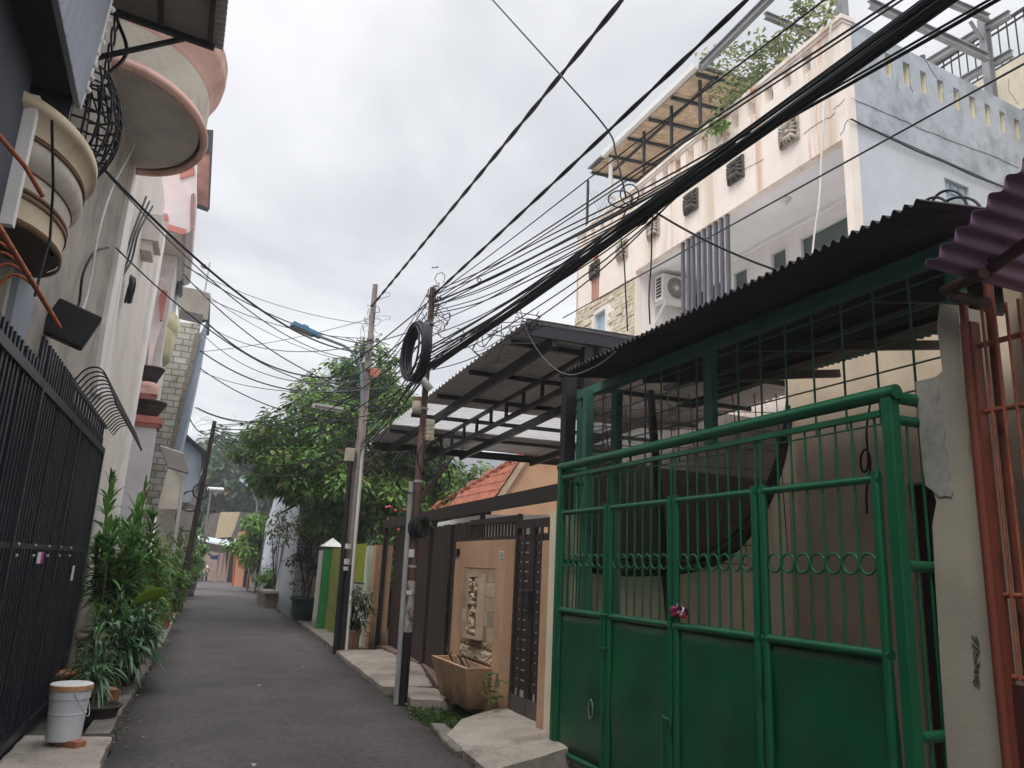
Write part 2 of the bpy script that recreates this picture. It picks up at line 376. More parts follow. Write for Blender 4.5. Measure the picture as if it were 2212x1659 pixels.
# ================================================================== white three-storey house on the right
class Fr:
    """a vertical frame: origin on the ground, u along the wall, n outward"""
    def __init__(s, o, u, n): s.o = V(o); s.u = V(u).normalized(); s.n = V(n).normalized()
    def P(s, u, z, d=0.0): return s.o + s.u*u + s.n*d + V((0, 0, z))
    def box(s, m, u0, u1, z0, z1, d0, d1, mi=0):
        c = s.P((u0+u1)/2, (z0+z1)/2, (d0+d1)/2)
        m.obox(c, s.u*abs(u1-u0)/2, s.n*abs(d1-d0)/2, V((0,0,abs(z1-z0)/2)), mi)
    def hit(s, x, y, d=0.0):
        r = ray(x, y); k = (s.o + s.n*d - CAM).dot(s.n) / r.dot(s.n); p = CAM + r*k - s.o
        return p.dot(s.u), p.z
    def cells(s, m, u0, u1, z0, z1, d0, d1, holes, mi=0):
        us = sorted({u0, u1} | {min(max(h[i], u0), u1) for h in holes for i in (0, 1)})
        zs = sorted({z0, z1} | {min(max(h[i], z0), z1) for h in holes for i in (2, 3)})
        for a, b in zip(us, us[1:]):
            run = None
            for c, e in zip(zs, zs[1:]):
                solid = not any(h[0] < (a+b)/2 < h[1] and h[2] < (c+e)/2 < h[3] for h in holes)
                if solid: run = [c, e] if run is None else [run[0], e]
                if (not solid or e == zs[-1]) and run is not None:
                    if b - a > 1e-4: s.box(m, a, b, run[0], run[1], d0, d1, mi)
                    run = None
M_wfront = mat('cream_render', S(240,229,219), rough=.85, var=.05, dirt=S(196,170,140), dirt_amt=.75, dirt_scale=1.8, streak=True, zs=.09, cov=.5, bump=.15, dirt2=S(188,112,52), d2=(.85, 2.9, .56, .06))
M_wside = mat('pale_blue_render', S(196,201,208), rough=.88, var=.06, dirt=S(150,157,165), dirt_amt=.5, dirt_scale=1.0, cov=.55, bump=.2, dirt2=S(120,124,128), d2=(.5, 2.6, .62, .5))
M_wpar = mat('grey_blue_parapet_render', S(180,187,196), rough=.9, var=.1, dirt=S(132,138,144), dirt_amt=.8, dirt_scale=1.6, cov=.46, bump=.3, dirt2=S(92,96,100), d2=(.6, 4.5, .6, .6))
M_wceil = mat('white_ceiling', S(240,239,239), rough=.8, var=.04, bump=.05)
M_wback = mat('white_wall', S(240,236,232), rough=.8, var=.05, bump=.05)
M_frameW = mat('white_window_frame', S(226,226,224), rough=.5, var=.05, bump=0)
M_dglass = glassy('dark_green_glass', S(58,76,72), rough=.12)
M_bglass = glassy('pale_blue_glass', S(150,175,190), rough=.2)
M_relD = mat('mossy_relief_stone', S(92,86,80), rough=.95, var=.5, scale=9, dirt=S(44,42,42), dirt_amt=.8, dirt_scale=7, bump=.5)
M_relL = mat('pale_relief_stone', S(180,170,158), rough=.95, var=.3, scale=9, dirt=S(90,84,78), dirt_amt=.8, dirt_scale=7, bump=.5)
M_steel = mat('galvanised_steel', S(150,152,155), rough=.45, var=.15, metal=.3, bump=0)
M_bars = mat('grey_balcony_bar_paint', S(92,93,102), rough=.5, var=.1, bump=0)
FF = Fr((8, 7.2, 0), (.019, 1, 0), (-1, .019, 0)); FS = Fr((8, 7.2, 0), (1, .08, 0), (.08, -1, 0))
FW = 8.55; TOP = 9.74
wb = empty('white_house', (8, 7.2, 0), 'tall cream and pale blue house with recessed balcony and rust stained parapet', 'house')
uo0, zo = FF.hit(1819, 293); uo1, zo1 = FF.hit(1373, 590); zsl = 7.84
holes = [(uo0, uo1, 5.35, zsl)]
for k in range(18):
    u = .62 + k*.44; holes.append((u, u + .2, 9.32, 9.66))
pw0, pw1 = FF.hit(1287, 670)[0], FF.hit(1313, 658)[0]
pw1, pw0 = FF.hit(1286, 690)[0], FF.hit(1313, 680)[0]
holes.append((pw0, pw1, 6.4, 7.42))
m = MB(); FF.cells(m, 0, FW, 0, TOP, -.16, 0, holes); m.build('front_wall', M_wfront, wb)
m = MB(); FF.box(m, -.03, FW + .04, TOP, TOP + .07, -.22, .05); FF.box(m, -.01, FW + .02, TOP-.05, TOP, -.19, .025); m.build('parapet_coping', M_wfront, wb)
# side wall with its row of slots
sh = []
for i in range(11):
    u = FS.hit(1907, 103)[0] + i*.412; sh.append((u, u + .155, 9.13, 9.52))
gb0, gbz1 = FS.hit(2038, 368); gb1, gbz0 = FS.hit(2094, 421)
m = MB(); FS.cells(m, .165, 8, 0, 8.08, -.18, 0, [(gb0, gb1, 7.36, 7.8)]); m.build('side_wall', M_wside, wb)
m = MB(); FS.cells(m, .165, 8, 8.085, TOP + .03, -.19, .025, sh); m.build('parapet', M_wpar, wb)
# slot linings are the cream of the front
for a, b, c, d in sh:
    m = MB(); FS.box(m, b - .012, b + .003, c + .003, d - .003, -.185, .0); FS.box(m, a, b, c - .003, c + .01, -.185, .0)
    m.build('slot_lining', mat('slot_lining_cream', S(226,214,180), rough=.85, var=.1, bump=.1), wb)
m = MB()
FS.box(m, gb0, gb1, 7.36, 7.8, -.12, -.06, 0)
nb = 3
for i in range(nb):
    for j in range(2):
        a = gb0 + (gb1-gb0)*(i+.14)/nb; b = gb0 + (gb1-gb0)*(i+.86)/nb; c = 7.36 + .44*(j+.14)/2; d = 7.36 + .44*(j+.86)/2
        FS.box(m, a, b, c, d, -.062, -.045, 1)
m.build('glass_block_window', [mat('mortar_grey', S(150,160,168), bump=.1), M_bglass], wb)
m = MB(); FF.box(m, FW - .16, FW, 0, TOP, -8, -.165); FF.box(m, 0.9, FW - .17, 8.3, 8.5, -7.8, -.17); FF.box(m, 0.2, FW-.17, 5.2, 5.34, -1.4, -.17)
m.build('rear_wall', M_wback, wb)
# balcony recess
DB = -1.35
m = MB(); FF.box(m, .17, uo1 + .3, zsl + .003, zsl + .12, DB + .003, -.165); FF.box(m, .17, uo1, zsl - .07, zsl, DB + .002, DB + .06); m.build('balcony_ceiling', M_wceil, wb)
m = MB(); FF.box(m, uo1, uo1 + .14, 5.35, zsl, DB, -.163); m.build('balcony_end_wall', M_wback, wb)
def bw(x0, y0, x1, y1):
    a, c = FF.hit(x0, y0, DB); b, e = FF.hit(x1, y1, DB); return min(a,b), max(a,b)
zwt = FF.hit(1727, 513, DB)[1]
print('zwt', zwt, FF.hit(1690,530,DB)[1], FF.hit(1600,578,DB)[1])
wins = [(FF.hit(1827,480,DB)[0] - .25, FF.hit(1727,525,DB)[0], zwt - .75, zwt), (FF.hit(1702,540,DB)[0], FF.hit(1664,560,DB)[0], zwt - .85, zwt), (FF.hit(1618,590,DB)[0], FF.hit(1583,605,DB)[0], zwt - .85, zwt),
        (FF.hit(1570,600,DB)[0], FF.hit(1530,615,DB)[0], 6.0, zwt), (FF.hit(1522,600,DB)[0], FF.hit(1480,640,DB)[0], 6.0, zwt)]
m = MB(); FF.cells(m, .17, uo1, 5.35, zsl, DB - .12, DB, wins); m.build('balcony_back_wall', M_wback, wb)
for a, b, c, d in wins:
    m = MB()
    for (p, q, r_, s_) in ((a, a+.05, c, d), (b-.05, b, c, d), (a+.05, b-.05, d-.05, d), (a+.05, b-.05, c, c+.05)): FF.box(m, p, q, r_, s_, DB - .08, DB + .012)
    wf = m.build('window', M_frameW, wb)
    m = MB(); FF.box(m, a+.05, b-.05, c+.05, d-.05, DB - .07, DB - .05); m.build('pane', M_dglass, wf)
# balcony screen of square tubes
for (x, y) in ((1475,530),(1487,523),(1497,515),(1509,507),(1521,499),(1533,492),(1546,483),(1558,474),(1571,466)):
    u, z = FF.hit(x, y, -.05); m = MB(); FF.box(m, u-.028, u+.028, 5.36, zsl - .002, -.08, -.024); m.build('balcony_bar', M_bars, wb)
# ceiling lamp holder
m = MB(); p = gz(1697, 430, zsl); m.lathe([(0.001,0),(.035,0),(.04,.02),(.04,.05),(.09,.07),(.1,.1),(.0,.1)], p - V((0,0,.1)), 14); m.build('ceiling_lamp', M_white, wb)
# stone clad bay left of the balcony, with its window
M_clad = mat('split_stone_cladding', S(214,204,182), rough=.95, var=.25, scale=7, dirt=S(166,144,112), dirt_amt=.7, dirt_scale=3, cov=.45, bump=1.0, bscale=22)
m = MB(); rg = random.Random(5); uz = uo1 + .02
z = 5.0
while z < 7.72:
    u = uz
    while u < FW - .02:
        wd = rg.uniform(.14, .34); b = min(u + wd, FW - .02)
        if not (b > pw0 - .04 and u < pw1 + .04 and z > 6.3 and z < 7.48): FF.box(m, u + .004, b - .004, z + .004, min(z + .085, 7.72), .0, .012 + rg.uniform(0, .03))
        u = b
    z += .09
m.build('stone_cladding', M_clad, wb)
m = MB()
for (p, q, r_, s_) in ((pw0, pw0+.04, 6.4, 7.42), (pw1-.04, pw1, 6.4, 7.42), (pw0+.04, pw1-.04, 7.37, 7.42), (pw0+.04, pw1-.04, 6.4, 6.45)): FF.box(m, p, q, r_, s_, -.1, .05)
wf = m.build('window', M_frameW, wb); m = MB(); FF.box(m, pw0+.04, pw1-.04, 6.45, 7.37, -.06, -.04); m.build('pane', M_bglass, wf)
# six carved flower reliefs
def relief(u, z, mt):
    m = MB(); h = .205; FF.box(m, u-h, u+h, z-h, z+h, .001, .05)
    for k in range(16):
        a = 2*math.pi*k/16; L1 = min(h/max(abs(math.cos(a)), abs(math.sin(a))), h*1.3) * .98
        for (t0, t1, w_, hh) in ((.25, .98, .05, .035),):
            c0 = FF.P(u + math.cos(a)*L1*t0, z + math.sin(a)*L1*t0, .06); c1 = FF.P(u + math.cos(a)*L1*t1, z + math.sin(a)*L1*t1, .055)
            mid = c0.lerp(c1, .6) + FF.n*.03
            m.tube([c0, c0.lerp(c1,.3)+FF.n*.025, mid, c1], [.012, .026, .034, .012], 6)
    m.tube([FF.P(u, z, .05), FF.P(u, z, .085), FF.P(u, z, .1)], [.05, .045, .02], 10)
    m.build('flower_relief', mt, wb)
for i, (x, y) in enumerate(((1706.6,280),(1591.6,363),(1495,433),(1414,493),(1346.6,540),(1287,588))):
    u, z = FF.hit(x, y); relief(u, 8.5, M_relD if i in (1, 2, 5) else M_relL)
# terrace: red hanging drip stripes below the last relief
M_rustred = mat('rust_red_paint', S(168,92,66), rough=.9, var=.2, dirt=S(120,70,52), dirt_amt=.6, dirt_scale=5, bump=.1)
m = MB(); u6 = FF.hit(1287, 588)[0]
for k in range(5): FF.box(m, u6 - .17 + k*.075, u6 - .125 + k*.075, 7.75, 8.28, .0005, .006)
FF.box(m, u6 - .1, u6 + .1, 8.72, 9.3, .0005, .005)
m.build('rust_stain_strips', M_rustred, wb)
# cracks of the front and side walls (real hairline grooves proud of the paint)
M_crack = mat('crack_dark', S(84,76,70), rough=1, var=.2, bump=0)
def crack(F, pts, w=.006, d=.004, seed=0):
    rg = random.Random(seed); P = []
    for (x, y) in pts: u, z = F.hit(x, y, d); P.append((u, z))
    out = []
    for (a, b), (c, e) in zip(P, P[1:]):
        for k in range(6):
            t = k/6; out.append(F.P(a+(c-a)*t + rg.uniform(-.012,.012), b+(e-b)*t + rg.uniform(-.012,.012), d))
    out.append(F.P(P[-1][0], P[-1][1], d)); m = MB(); m.tube(out, w*.5, 4)
    return m
mm = MB()
for F, pts in ((FF, [(1825,213),(1815,225),(1800,237)]),(FF, [(1736,290),(1748,280),(1770,264),(1795,252),(1803,243)]),(FF, [(1838,257),(1828,262),(1822,280),(1815,292)]),(FF,[(1590,380),(1615,362),(1650,343)])):
    c = crack(F, pts, .008, .003, len(mm.v)); mm.add(c.v, c.f)
for F, pts in ((FS, [(1998,125),(2010,150),(2024,168)]),(FS, [(1840,213),(1920,246),(1990,278),(2070,310),(2150,338),(2200,362)]),(FS,[(1965,180),(1972,200)]),(FS,[(2180,170),(2178,195),(2200,225)])):
    c = crack(F, pts, .008, .03, len(mm.v)); mm.add(c.v, c.f)
mm.build('plaster_cracks', M_crack, wb)
m = MB(); P = [FS.P(*FS.hit(x, y, .04), .04) for (x, y) in ((1839,257),(1880,278),(1930,302),(1985,328),(2040,350),(2100,378),(2150,397),(2212,418))]
m.tube(spline(P, 4), .013, 5); m.build('side_cable', M_cable, wb)
# air conditioner on the balcony end wall
YA = FF.P(uo1, 0).y - .42
a0 = py(1432, 588, YA); a1 = py(1481, 652, YA)
ax0, ax1 = a0.x + .0, a0.x + .78; az1, az0 = a0.z - .01, a0.z - .57
ac = empty('air_conditioner', ((ax0+ax1)/2, YA, az0), 'white air conditioner outdoor unit bracketed up in the balcony recess', 'air conditioner')
m = MB(); m.box(ax0, ax1, YA, YA + .3, az0, az1); m.build('casing', M_white, ac, bevel=.012)
m = MB(); fc = V((ax0 + .33, YA - .004, (az0+az1)/2)); rr = .235
m.tube([fc + V((math.cos(t*math.pi/16)*rr, -.004, math.sin(t*math.pi/16)*rr)) for t in range(32)], .008, 5, closed=True)
for k in range(30):
    a = 2*math.pi*k/30; m.tube([fc + V((math.cos(a)*.05, -.006, math.sin(a)*.05)), fc + V((math.cos(a)*rr, -.006, math.sin(a)*rr))], .0035, 4)
for r_ in (.1, .15, .2): m.tube([fc + V((math.cos(t*math.pi/16)*r_, -.006, math.sin(t*math.pi/16)*r_)) for t in range(32)], .003, 4, closed=True)
m.build('fan_guard', M_white, ac)
m = MB(); m.lathe([(0.001,0),(rr,0),(rr,.012),(.001,.012)], (0,0,0), 32)
m.v = [fc + V((p.x, -.0015 - p.z*.15, p.y)) for p in m.v]; m.build('fan_opening', mat('fan_dark', S(70,66,62), rough=.7, bump=0), ac)
m = MB(); m.lathe([(0.001,0),(.05,0),(.045,.02),(.001,.022)], (0,0,0), 16); m.v = [fc + V((p.x, -.01 - p.z, p.y)) for p in m.v]; m.build('fan_hub', M_white, ac)
m = MB()
for k in range(6): m.box(ax0 - .004, ax0 + .002, YA + .06, YA + .24, az0 + .06 + k*.075, az0 + .115 + k*.075)
m.build('side_vents', M_stl, ac)
for x in (ax0 + .06, ax1 - .1):
    m = MB(); m.box(x, x + .04, YA - .02, YA + .41, az0 - .045, az0 - .003); m.bar((x + .02, YA - .0, az0 - .05), (x + .02, YA + .40, az0 - .4), .035, .035); m.box(x, x+.04, YA + .385, YA + .415, az0 - .43, az0 - .046); m.build('bracket', M_white, ac)
# white hose from the parapet
m = MB(); P = [px(1795,55,7.9), px(1787,150,7.9), px(1782,230,7.9), px(1775,330,7.9), px(1770,430,7.88), px(1760,500,7.86), px(1752,580,7.84)]
m.tube(spline(P, 5), .014, 6); tag(m.build('white_hose', M_white), 'white hose hanging down from the parapet in front of the balcony', 'hose')
# ---------------- bamboo terrace roof
br = empty('terrace_shelter', (8.1, 12, TOP), 'bamboo covered rooftop shelter on thin dark posts above the stained parapet', 'shelter')
XB = 7.86
e0 = px(1506, 143, XB); e1 = px(1308, 333, XB); e2 = px(1270, 383, XB)
zt0, zt1 = e0.z, e1.z
y0b, y1b = e0.y, e2.y
zr = (zt0 + zt1)/2
M_bam = mat('bamboo_matting', S(214,190,160), rough=.9, var=.35, scale=6, dirt=S(128,98,74), dirt_amt=.6, dirt_scale=3, cov=.5, bump=.6, bscale=30)
m = MB(); rg = random.Random(8)
n = int((y1b - y0b)/.05)
for k in range(n):                                  # each bamboo half-cane
    y = y0b + (y1b-y0b)*(k+.5)/n; zz = zr - (k/n - .5)*(zt0-zt1)
    m.bar((XB+.05, y, zz - .05 + rg.uniform(-.01,.01)), (XB + 3.4, y + rg.uniform(-.04,.04), zz - .05 + .25 + rg.uniform(-.01,.01)), .052, .012)
m.build('bamboo_ceiling', M_bam, br)
m = MB(); m.grid([[(XB-.02, y0b, zt0 + .03), (XB + 3.5, y0b, zt0 + .31)], [(XB-.02, y1b, 2*zr-zt0 + .03), (XB + 3.5, y1b, 2*zr-zt0 + .31)]], thick=(0,0,.03)); m.build('roof_sheet', M_steel, br)
m = MB(); m.bar((XB - .03, y0b - .02, zt0), (XB - .03, e1.y + .05, e1.z), .1, .13); m.build('gutter', M_frameW, br)
for x in (XB + .5, XB + 1.3, XB + 2.1): 
    m = MB(); m.bar((x, y0b, zt0 - .09 + (x-XB)*.08), (x, y1b, 2*zr - zt0 - .09 + (x-XB)*.08), .04, .05); m.build('purlin', M_stl, br)
for k in range(6):
    y = y0b + .1 + (y1b - y0b - .2)*k/5; zz = zr - (k/5-.5)*(zt0-zt1)
    m = MB(); m.bar((XB + .05, y, zz - .1), (XB + 3.3, y, zz + .15), .05, .06); m.build('rafter', M_stl, br)
for xp in ((1511,150),(1450,230),(1391,290),(1270,390)):
    p = px(xp[0], xp[1], 8.12); m = MB(); m.box(8.1, 8.15, p.y - .025, p.y + .025, TOP + .06, zr + .0 if xp[0] < 1300 else zr - .02); m.build('post', M_stl, br)
# chain-link end panel
m = MB(); yy = px(1270, 390, 8.12).y
for k in range(14):
    m.tube([(8.15 + k*.11, yy, TOP + .08), (8.15 + (k+5)*.11, yy, TOP + .08 + .95)], .004, 4); m.tube([(8.15 + (k+5)*.11, yy, TOP + .08), (8.15 + k*.11, yy, TOP + 1.03)], .004, 4)
m.build('wire_mesh', M_stl, br)
m = MB(); pp = px(1320, 335, 7.97); m.tube([pp, V((7.97, pp.y, TOP + .35)), V((8.0, pp.y, TOP + .2)), V((8.15, pp.y, TOP + .12))], .05, 10); m.build('downpipe', M_white, br)
# ---------------- steel frame of the open part of the terrace
st = empty('terrace_pergola', (8.1, 8, TOP), 'unfinished galvanised steel pergola standing over the open roof terrace', 'pergola')
def chan(nm, p, q, w_=.1, h_=.12):
    m = MB(); p, q = V(p), V(q); m.bar(p, q, w_, .018); m.bar(p + V((0,0,-h_)), q + V((0,0,-h_)), w_, .018); m.bar(p + V((0,0,-h_/2)), q + V((0,0,-h_/2)), .018, h_ - .018); m.build(nm, M_steel, st)
g0 = px(1506, 143, XB); g1 = px(1680, 0, XB)
chan('beam', (XB+.05, g0.y - .05, zt0 + .04), (XB + .05, 5.9, zt0 + .04 + .25), .1, .14)
a = px(1653, 27, XB + .1); chan('cross_beam', (XB + .1, a.y, a.z), (XB + 4.5, a.y + .1, a.z), .08, .1)
a = px(1879, 0, 8.6); b = py(2126, 115, a.y + .25); chan('cross_beam', a, b + (b - a)*.03, .09, .12)
a = py(2056, 0, 7.4); b = py(2135, 33, 7.45); chan('cross_beam', a + (a-b)*1.2, b, .09, .12)
pp = FS.P(*FS.hit(2130, 100, -.1), -.1); base = V((pp.x, pp.y, TOP))
m = MB()
for dx in (-.07, .07): m.box(pp.x + dx - .012, pp.x + dx + .012, pp.y - .06, pp.y + .06, TOP + .03, b.z + .05)
m.box(pp.x - .058, pp.x + .058, pp.y - .01, pp.y + .01, TOP + .03, b.z + .05); m.build('column', M_steel, st)
m = MB(); m.bar((pp.x - .35, pp.y, b.z - .1), (pp.x - .03, pp.y, b.z - .45), .04, .06); m.build('brace', M_steel, st)
chan('beam', (pp.x + .1, pp.y - .4, b.z - .02), (pp.x - .2, pp.y + 4.5, b.z + .0), .09, .12)
chan('beam', (pp.x + .12, pp.y - .35, b.z - .75), (pp.x - .2, pp.y + 4.5, b.z - .75), .09, .12)
p = px(1818, 10, 8.1); m = MB(); m.box(8.05, 8.17, p.y - .06, p.y + .06, TOP + .08, TOP + 1.8); m.build('column', M_steel, st)
m = MB(); p = FS.P(*FS.hit(1990, 100, -.1), -.1); m.tube([(p.x, p.y, TOP - .05), (p.x, p.y, TOP + .22)], .045, 10); m.build('vent_pipe', M_bars, wb)
# ---------------- neighbour terrace with black railing, far right top
nt_ = empty('railed_terrace', (14, 7.5, 0), 'beige upper terrace with black metal railing behind the pale blue wall', 'building')
XR = 12.6
pa = px(2149, 150, XR); pb = px(2212, 120, XR)
zt = px(2180, 165, XR).z - .9
q0 = px(2170, 142, XR); q1 = px(2212, 117, XR)
zb_ = q1.z
m = MB(); m.box(XR, XR + .2, 2, 14, zb_ - 1.0, zb_); m.box(XR + .2, XR + 6, 2, 14, zb_ - 1.2, zb_ - 1.0); m.box(XR + .25, XR + 6, 2.1, 13.9, 0, zb_ - 1.2); m.build('parapet_wall', mat('beige_render', S(214,204,184), var=.1, dirt=S(140,130,116), dirt_amt=.6, streak=True, bump=.1), nt_)
m = MB(); m.bar((XR + .1, 2, zb_ + .95), (XR + .1, 14, zb_ + .95), .05, .05); m.bar((XR + .1, 2, zb_ + .08), (XR + .1, 14, zb_ + .08), .04, .04); m.bar((XR + .1, 2, zb_ + .82), (XR + .1, 14, zb_ + .82), .03, .03)
y = 2.0
while y < 14: m.tube([(XR + .1, y, zb_), (XR + .1, y, zb_ + .95)], .014, 5); y += .16
m.build('railing', M_blk, nt_)
# ================================================================== green gate house
M_green = mat('green_gloss_paint', S(9,94,60), rough=.36, var=.15, scale=4, dirt=S(8,64,42), dirt_amt=.5, dirt_scale=2, bump=.06, bscale=60, spec=.5, dirt2=S(104,92,66), d2=(.6, 16, .655, .6))
M_greenp = mat('green_panel_paint', S(6,84,50), rough=.36, var=.25, scale=1.6, dirt=S(4,58,36), dirt_amt=.6, dirt_scale=1.2, cov=.48, bump=.1, bscale=12, dirt2=S(84,112,84), d2=(.5, 11, .65, .5), splash=S(30,52,36), sz=.5, spec=.5)
M_greend = mat('dull_green_paint', S(70,120,104), rough=.6, var=.2, bump=.05)
M_cream = mat('cream_wall', S(232,220,194), rough=.85, var=.08, dirt=S(140,130,110), dirt_amt=.45, dirt_scale=1.5, streak=True, bump=.1)
M_tan = mat('tan_inner_wall', S(208,190,166), rough=.85, var=.1, dirt=S(170,152,130), dirt_amt=.5, dirt_scale=1.2, bump=.1)
M_darkroof = mat('blackened_zinc', S(58,56,56), rough=.7, var=.3, scale=3, dirt=S(34,33,34), dirt_amt=.7, dirt_scale=2, bump=.1, metal=.2)
GX = 3.33
ys = [6.62, 5.72, 4.79, 3.87, 2.93]
gate = empty('folding_gate', (GX, 4.75, 0), 'tall glossy green folding gate of four leaves with rings between bars', 'gate')
rg = random.Random(4)
for i in range(4):
    a, b = ys[i] - .012, ys[i+1] + .012            # a far, b near
    m = MB(); r_ = .026
    for y in (a - r_, b + r_): m.tube([(GX, y, .06), (GX, y, 2.2)], r_, 10)
    for z in (.1, 1.285): m.tube([(GX, a, z), (GX, b, z)], .026, 10)
    for y in (a - .012, b + .012): m.tube([(GX, y, 2.15), (GX, y, 2.5)], .008, 6)
    m.tube([(GX, a, 2.16), (GX, b, 2.16)], .023, 10)
    leaf = m.build('gate_leaf', M_green, gate)
    # sheet panel, slightly oil-canned
    m = MB(); rows = []
    ph = rg.uniform(0, 6)
    for j in range(13):
        z = .1 + 1.18*j/12
        rows.append([(GX + .004 + .02*math.sin(j*.55 + ph)*math.sin(k*.7+ph*2) * math.sin(math.pi*j/12), a + (b-a)*k/10, z) for k in range(11)])
    m.grid(rows, smooth=True, thick=(.003, 0, 0)); m.build('panel', M_greenp, leaf)
    m = MB(); w_ = (a - b - 4*r_) / 7
    for k in range(7):
        yc = a - 2*r_ - w_*(k + .5)
        m.tube([(GX, yc + math.cos(t*math.pi/12)*w_*.46, 1.725 + math.sin(t*math.pi/12)*w_*.46) for t in range(24)], .0075, 6, closed=True)
        if k < 6:
            yb = yc - w_/2; q = rg.uniform(-.004, .004)
            m.tube([(GX, yb, 1.265), (GX + q, yb + q, 1.7), (GX, yb, 2.5)], .0075, 6)
    m.build('bar_grille', M_green, leaf)
    for z in (.5, 1.0) if i in (0, 2) else (.62,):
        m = MB(); m.tube([(GX - .028, ys[i+1], z), (GX - .028, ys[i+1], z + .09)], .013, 8); m.build('hinge', M_green, leaf)
    if i == 0:
        m = MB(); hp = px(1277, 1532, GX - .006)
        pts = [(GX - .008, hp.y + math.cos(t*math.pi/10)*.035, hp.z + math.sin(t*math.pi/10)*.075) for t in range(20)]
        m.prism(pts, (.006, 0, 0)); m.build('hand_hole', M_blk, leaf)
        m = MB(); m.tube([p + V((-.004,0,0)) for p in [V(q) for q in pts]], .006, 6, closed=True); m.build('hole_rim', mat('worn_edge', S(120,140,126), bump=0), leaf)
        m = MB(); bp = px(1302, 1363, GX - .03); 
        for dy in (-.03, .03): m.tube([(GX - .03, bp.y + dy, bp.z - .13), (GX - .03, bp.y + dy, bp.z + .13)], .007, 6)
        for dz in (-.13, .13): m.tube([(GX - .03, bp.y + .04, bp.z + dz), (GX - .03, bp.y - .08, bp.z + dz)], .008, 6)
        m.build('latch', M_green, leaf)
    if i == 1:
        m = MB(); bp = px(1431, 1558, GX - .03); m.tube([(GX - .03, bp.y, bp.z + .04), (GX - .03, bp.y - .005, .08)], .009, 6); m.tube([(GX - .03, bp.y, bp.z + .03), (GX - .03, bp.y - .07, bp.z + .02), (GX - .03, bp.y - .1, bp.z + .03)], .009, 6); m.build('drop_bolt', M_green, leaf)
# the outer frame: corner posts, top rails and the short returns to the wall
m = MB(); m.box(GX - .03, GX + .035, 2.82, 2.885, .02, 2.62); m.build('corner_post', M_green, gate, bevel=.006)
m = MB(); m.box(GX - .03, GX + .03, 6.60, 6.66, 0, 2.6); m.build('corner_post', M_green, gate, bevel=.006)
m = MB(); m.tube([(GX, 6.66, 2.6), (GX, 2.8, 2.6)], .04, 10); m.build('top_rail', M_green, gate)
m = MB(); m.box(GX - .02, GX + .02, 2.9, 6.6, 2.485, 2.515); m.box(GX + .03, GX + .06, 2.9, 6.6, 2.5, 2.53); m.build('guide_rail', M_green, gate)
for (y, xs) in ((2.84, 3.72), (6.63, 3.62)):
    m = MB()
    for z, r_ in ((2.58, .035), (2.46, .028), (1.72, .028), (.93, .028), (.1, .028)):
        if y > 5 and z in (2.58, 1.72, .1, .93): r_ = .02
        m.tube([(GX + .03, y, z), (xs, y, z)], r_, 8)
    for k in range(3): m.tube([(GX + .1 + k*.09, y, .1), (GX + .1 + k*.09, y, 2.46)], .008, 6)
    m.build('side_return', M_green, gate)
m = MB(); m.box(3.56, 3.64, 6.58, 6.66, 0, 3.4); m.build('inner_post', M_greend, gate)
m = MB(); p = px(1500, 1050, 3.72); m.box(3.75, 3.83, 6.35, 6.43, 0, 3.38); m.build('inner_post', M_greend, gate)
# crumpled bright wrapper wedged in the gate
m = MB(); p = px(1468, 1322, GX - .03); rows = []; rg = random.Random(21)
for j in range(6): rows.append([(p.x + rg.uniform(-.02,.012), p.y + .1 - .2*k/8, p.z - .035 + .07*j/5 + (.02 if k in (3,4) else 0) + rg.uniform(-.006,.006)) for k in range(9)])
m.grid(rows, smooth=True, thick=(.003,0,0))
for i, f in enumerate(m.f[:40]): m.m[i] = 0 if i % 8 < 2 else (1 if i % 8 < 3 or i // 8 == 0 else (2 if i % 8 in (3, 5) else 3))
tag(m.build('plastic_wrapper', [mat('wrapper_magenta', S(196,60,130), rough=.3, bump=0), mat('wrapper_red', S(206,70,60), rough=.3, bump=0), mat('wrapper_white', S(225,222,230), rough=.3, bump=0), mat('wrapper_black', S(30,28,36), rough=.3, bump=0)]), 'crumpled pink, white and black plastic wrapper wedged in the green gate', 'wrapper')
# mesh screen above the gate
sc_ = empty('mesh_screen', (3.66, 4.8, 2.6), 'dull green welded mesh screen filling the gap between gate and dark corrugated roof', 'screen')
m = MB(); m.box(3.62, 3.70, 2.5, 6.93, 3.36, 3.45); m.build('top_beam', M_greend, sc_)
m = MB(); m.box(3.635, 3.685, 4.72, 4.82, 2.62, 3.36); m.build('post', M_greend, sc_)
m = MB(); m.box(3.63, 3.69, 6.84, 6.92, 0, 3.36); m.build('post', M_greend, sc_)
m = MB(); m.box(3.63, 3.69, 2.62, 2.70, 2.4, 3.36); m.build('post', M_greend, sc_)
m = MB(); y = 2.70
while y < 6.84: m.tube([(3.655, y, 2.52), (3.655, y, 3.37)], .0075, 5); y += .248
for k in range(6): m.tube([(3.668, 2.68, 2.53 + k*.152), (3.668, 6.86, 2.53 + k*.152)], .006, 5)
m.build('welded_mesh', M_greend, sc_)
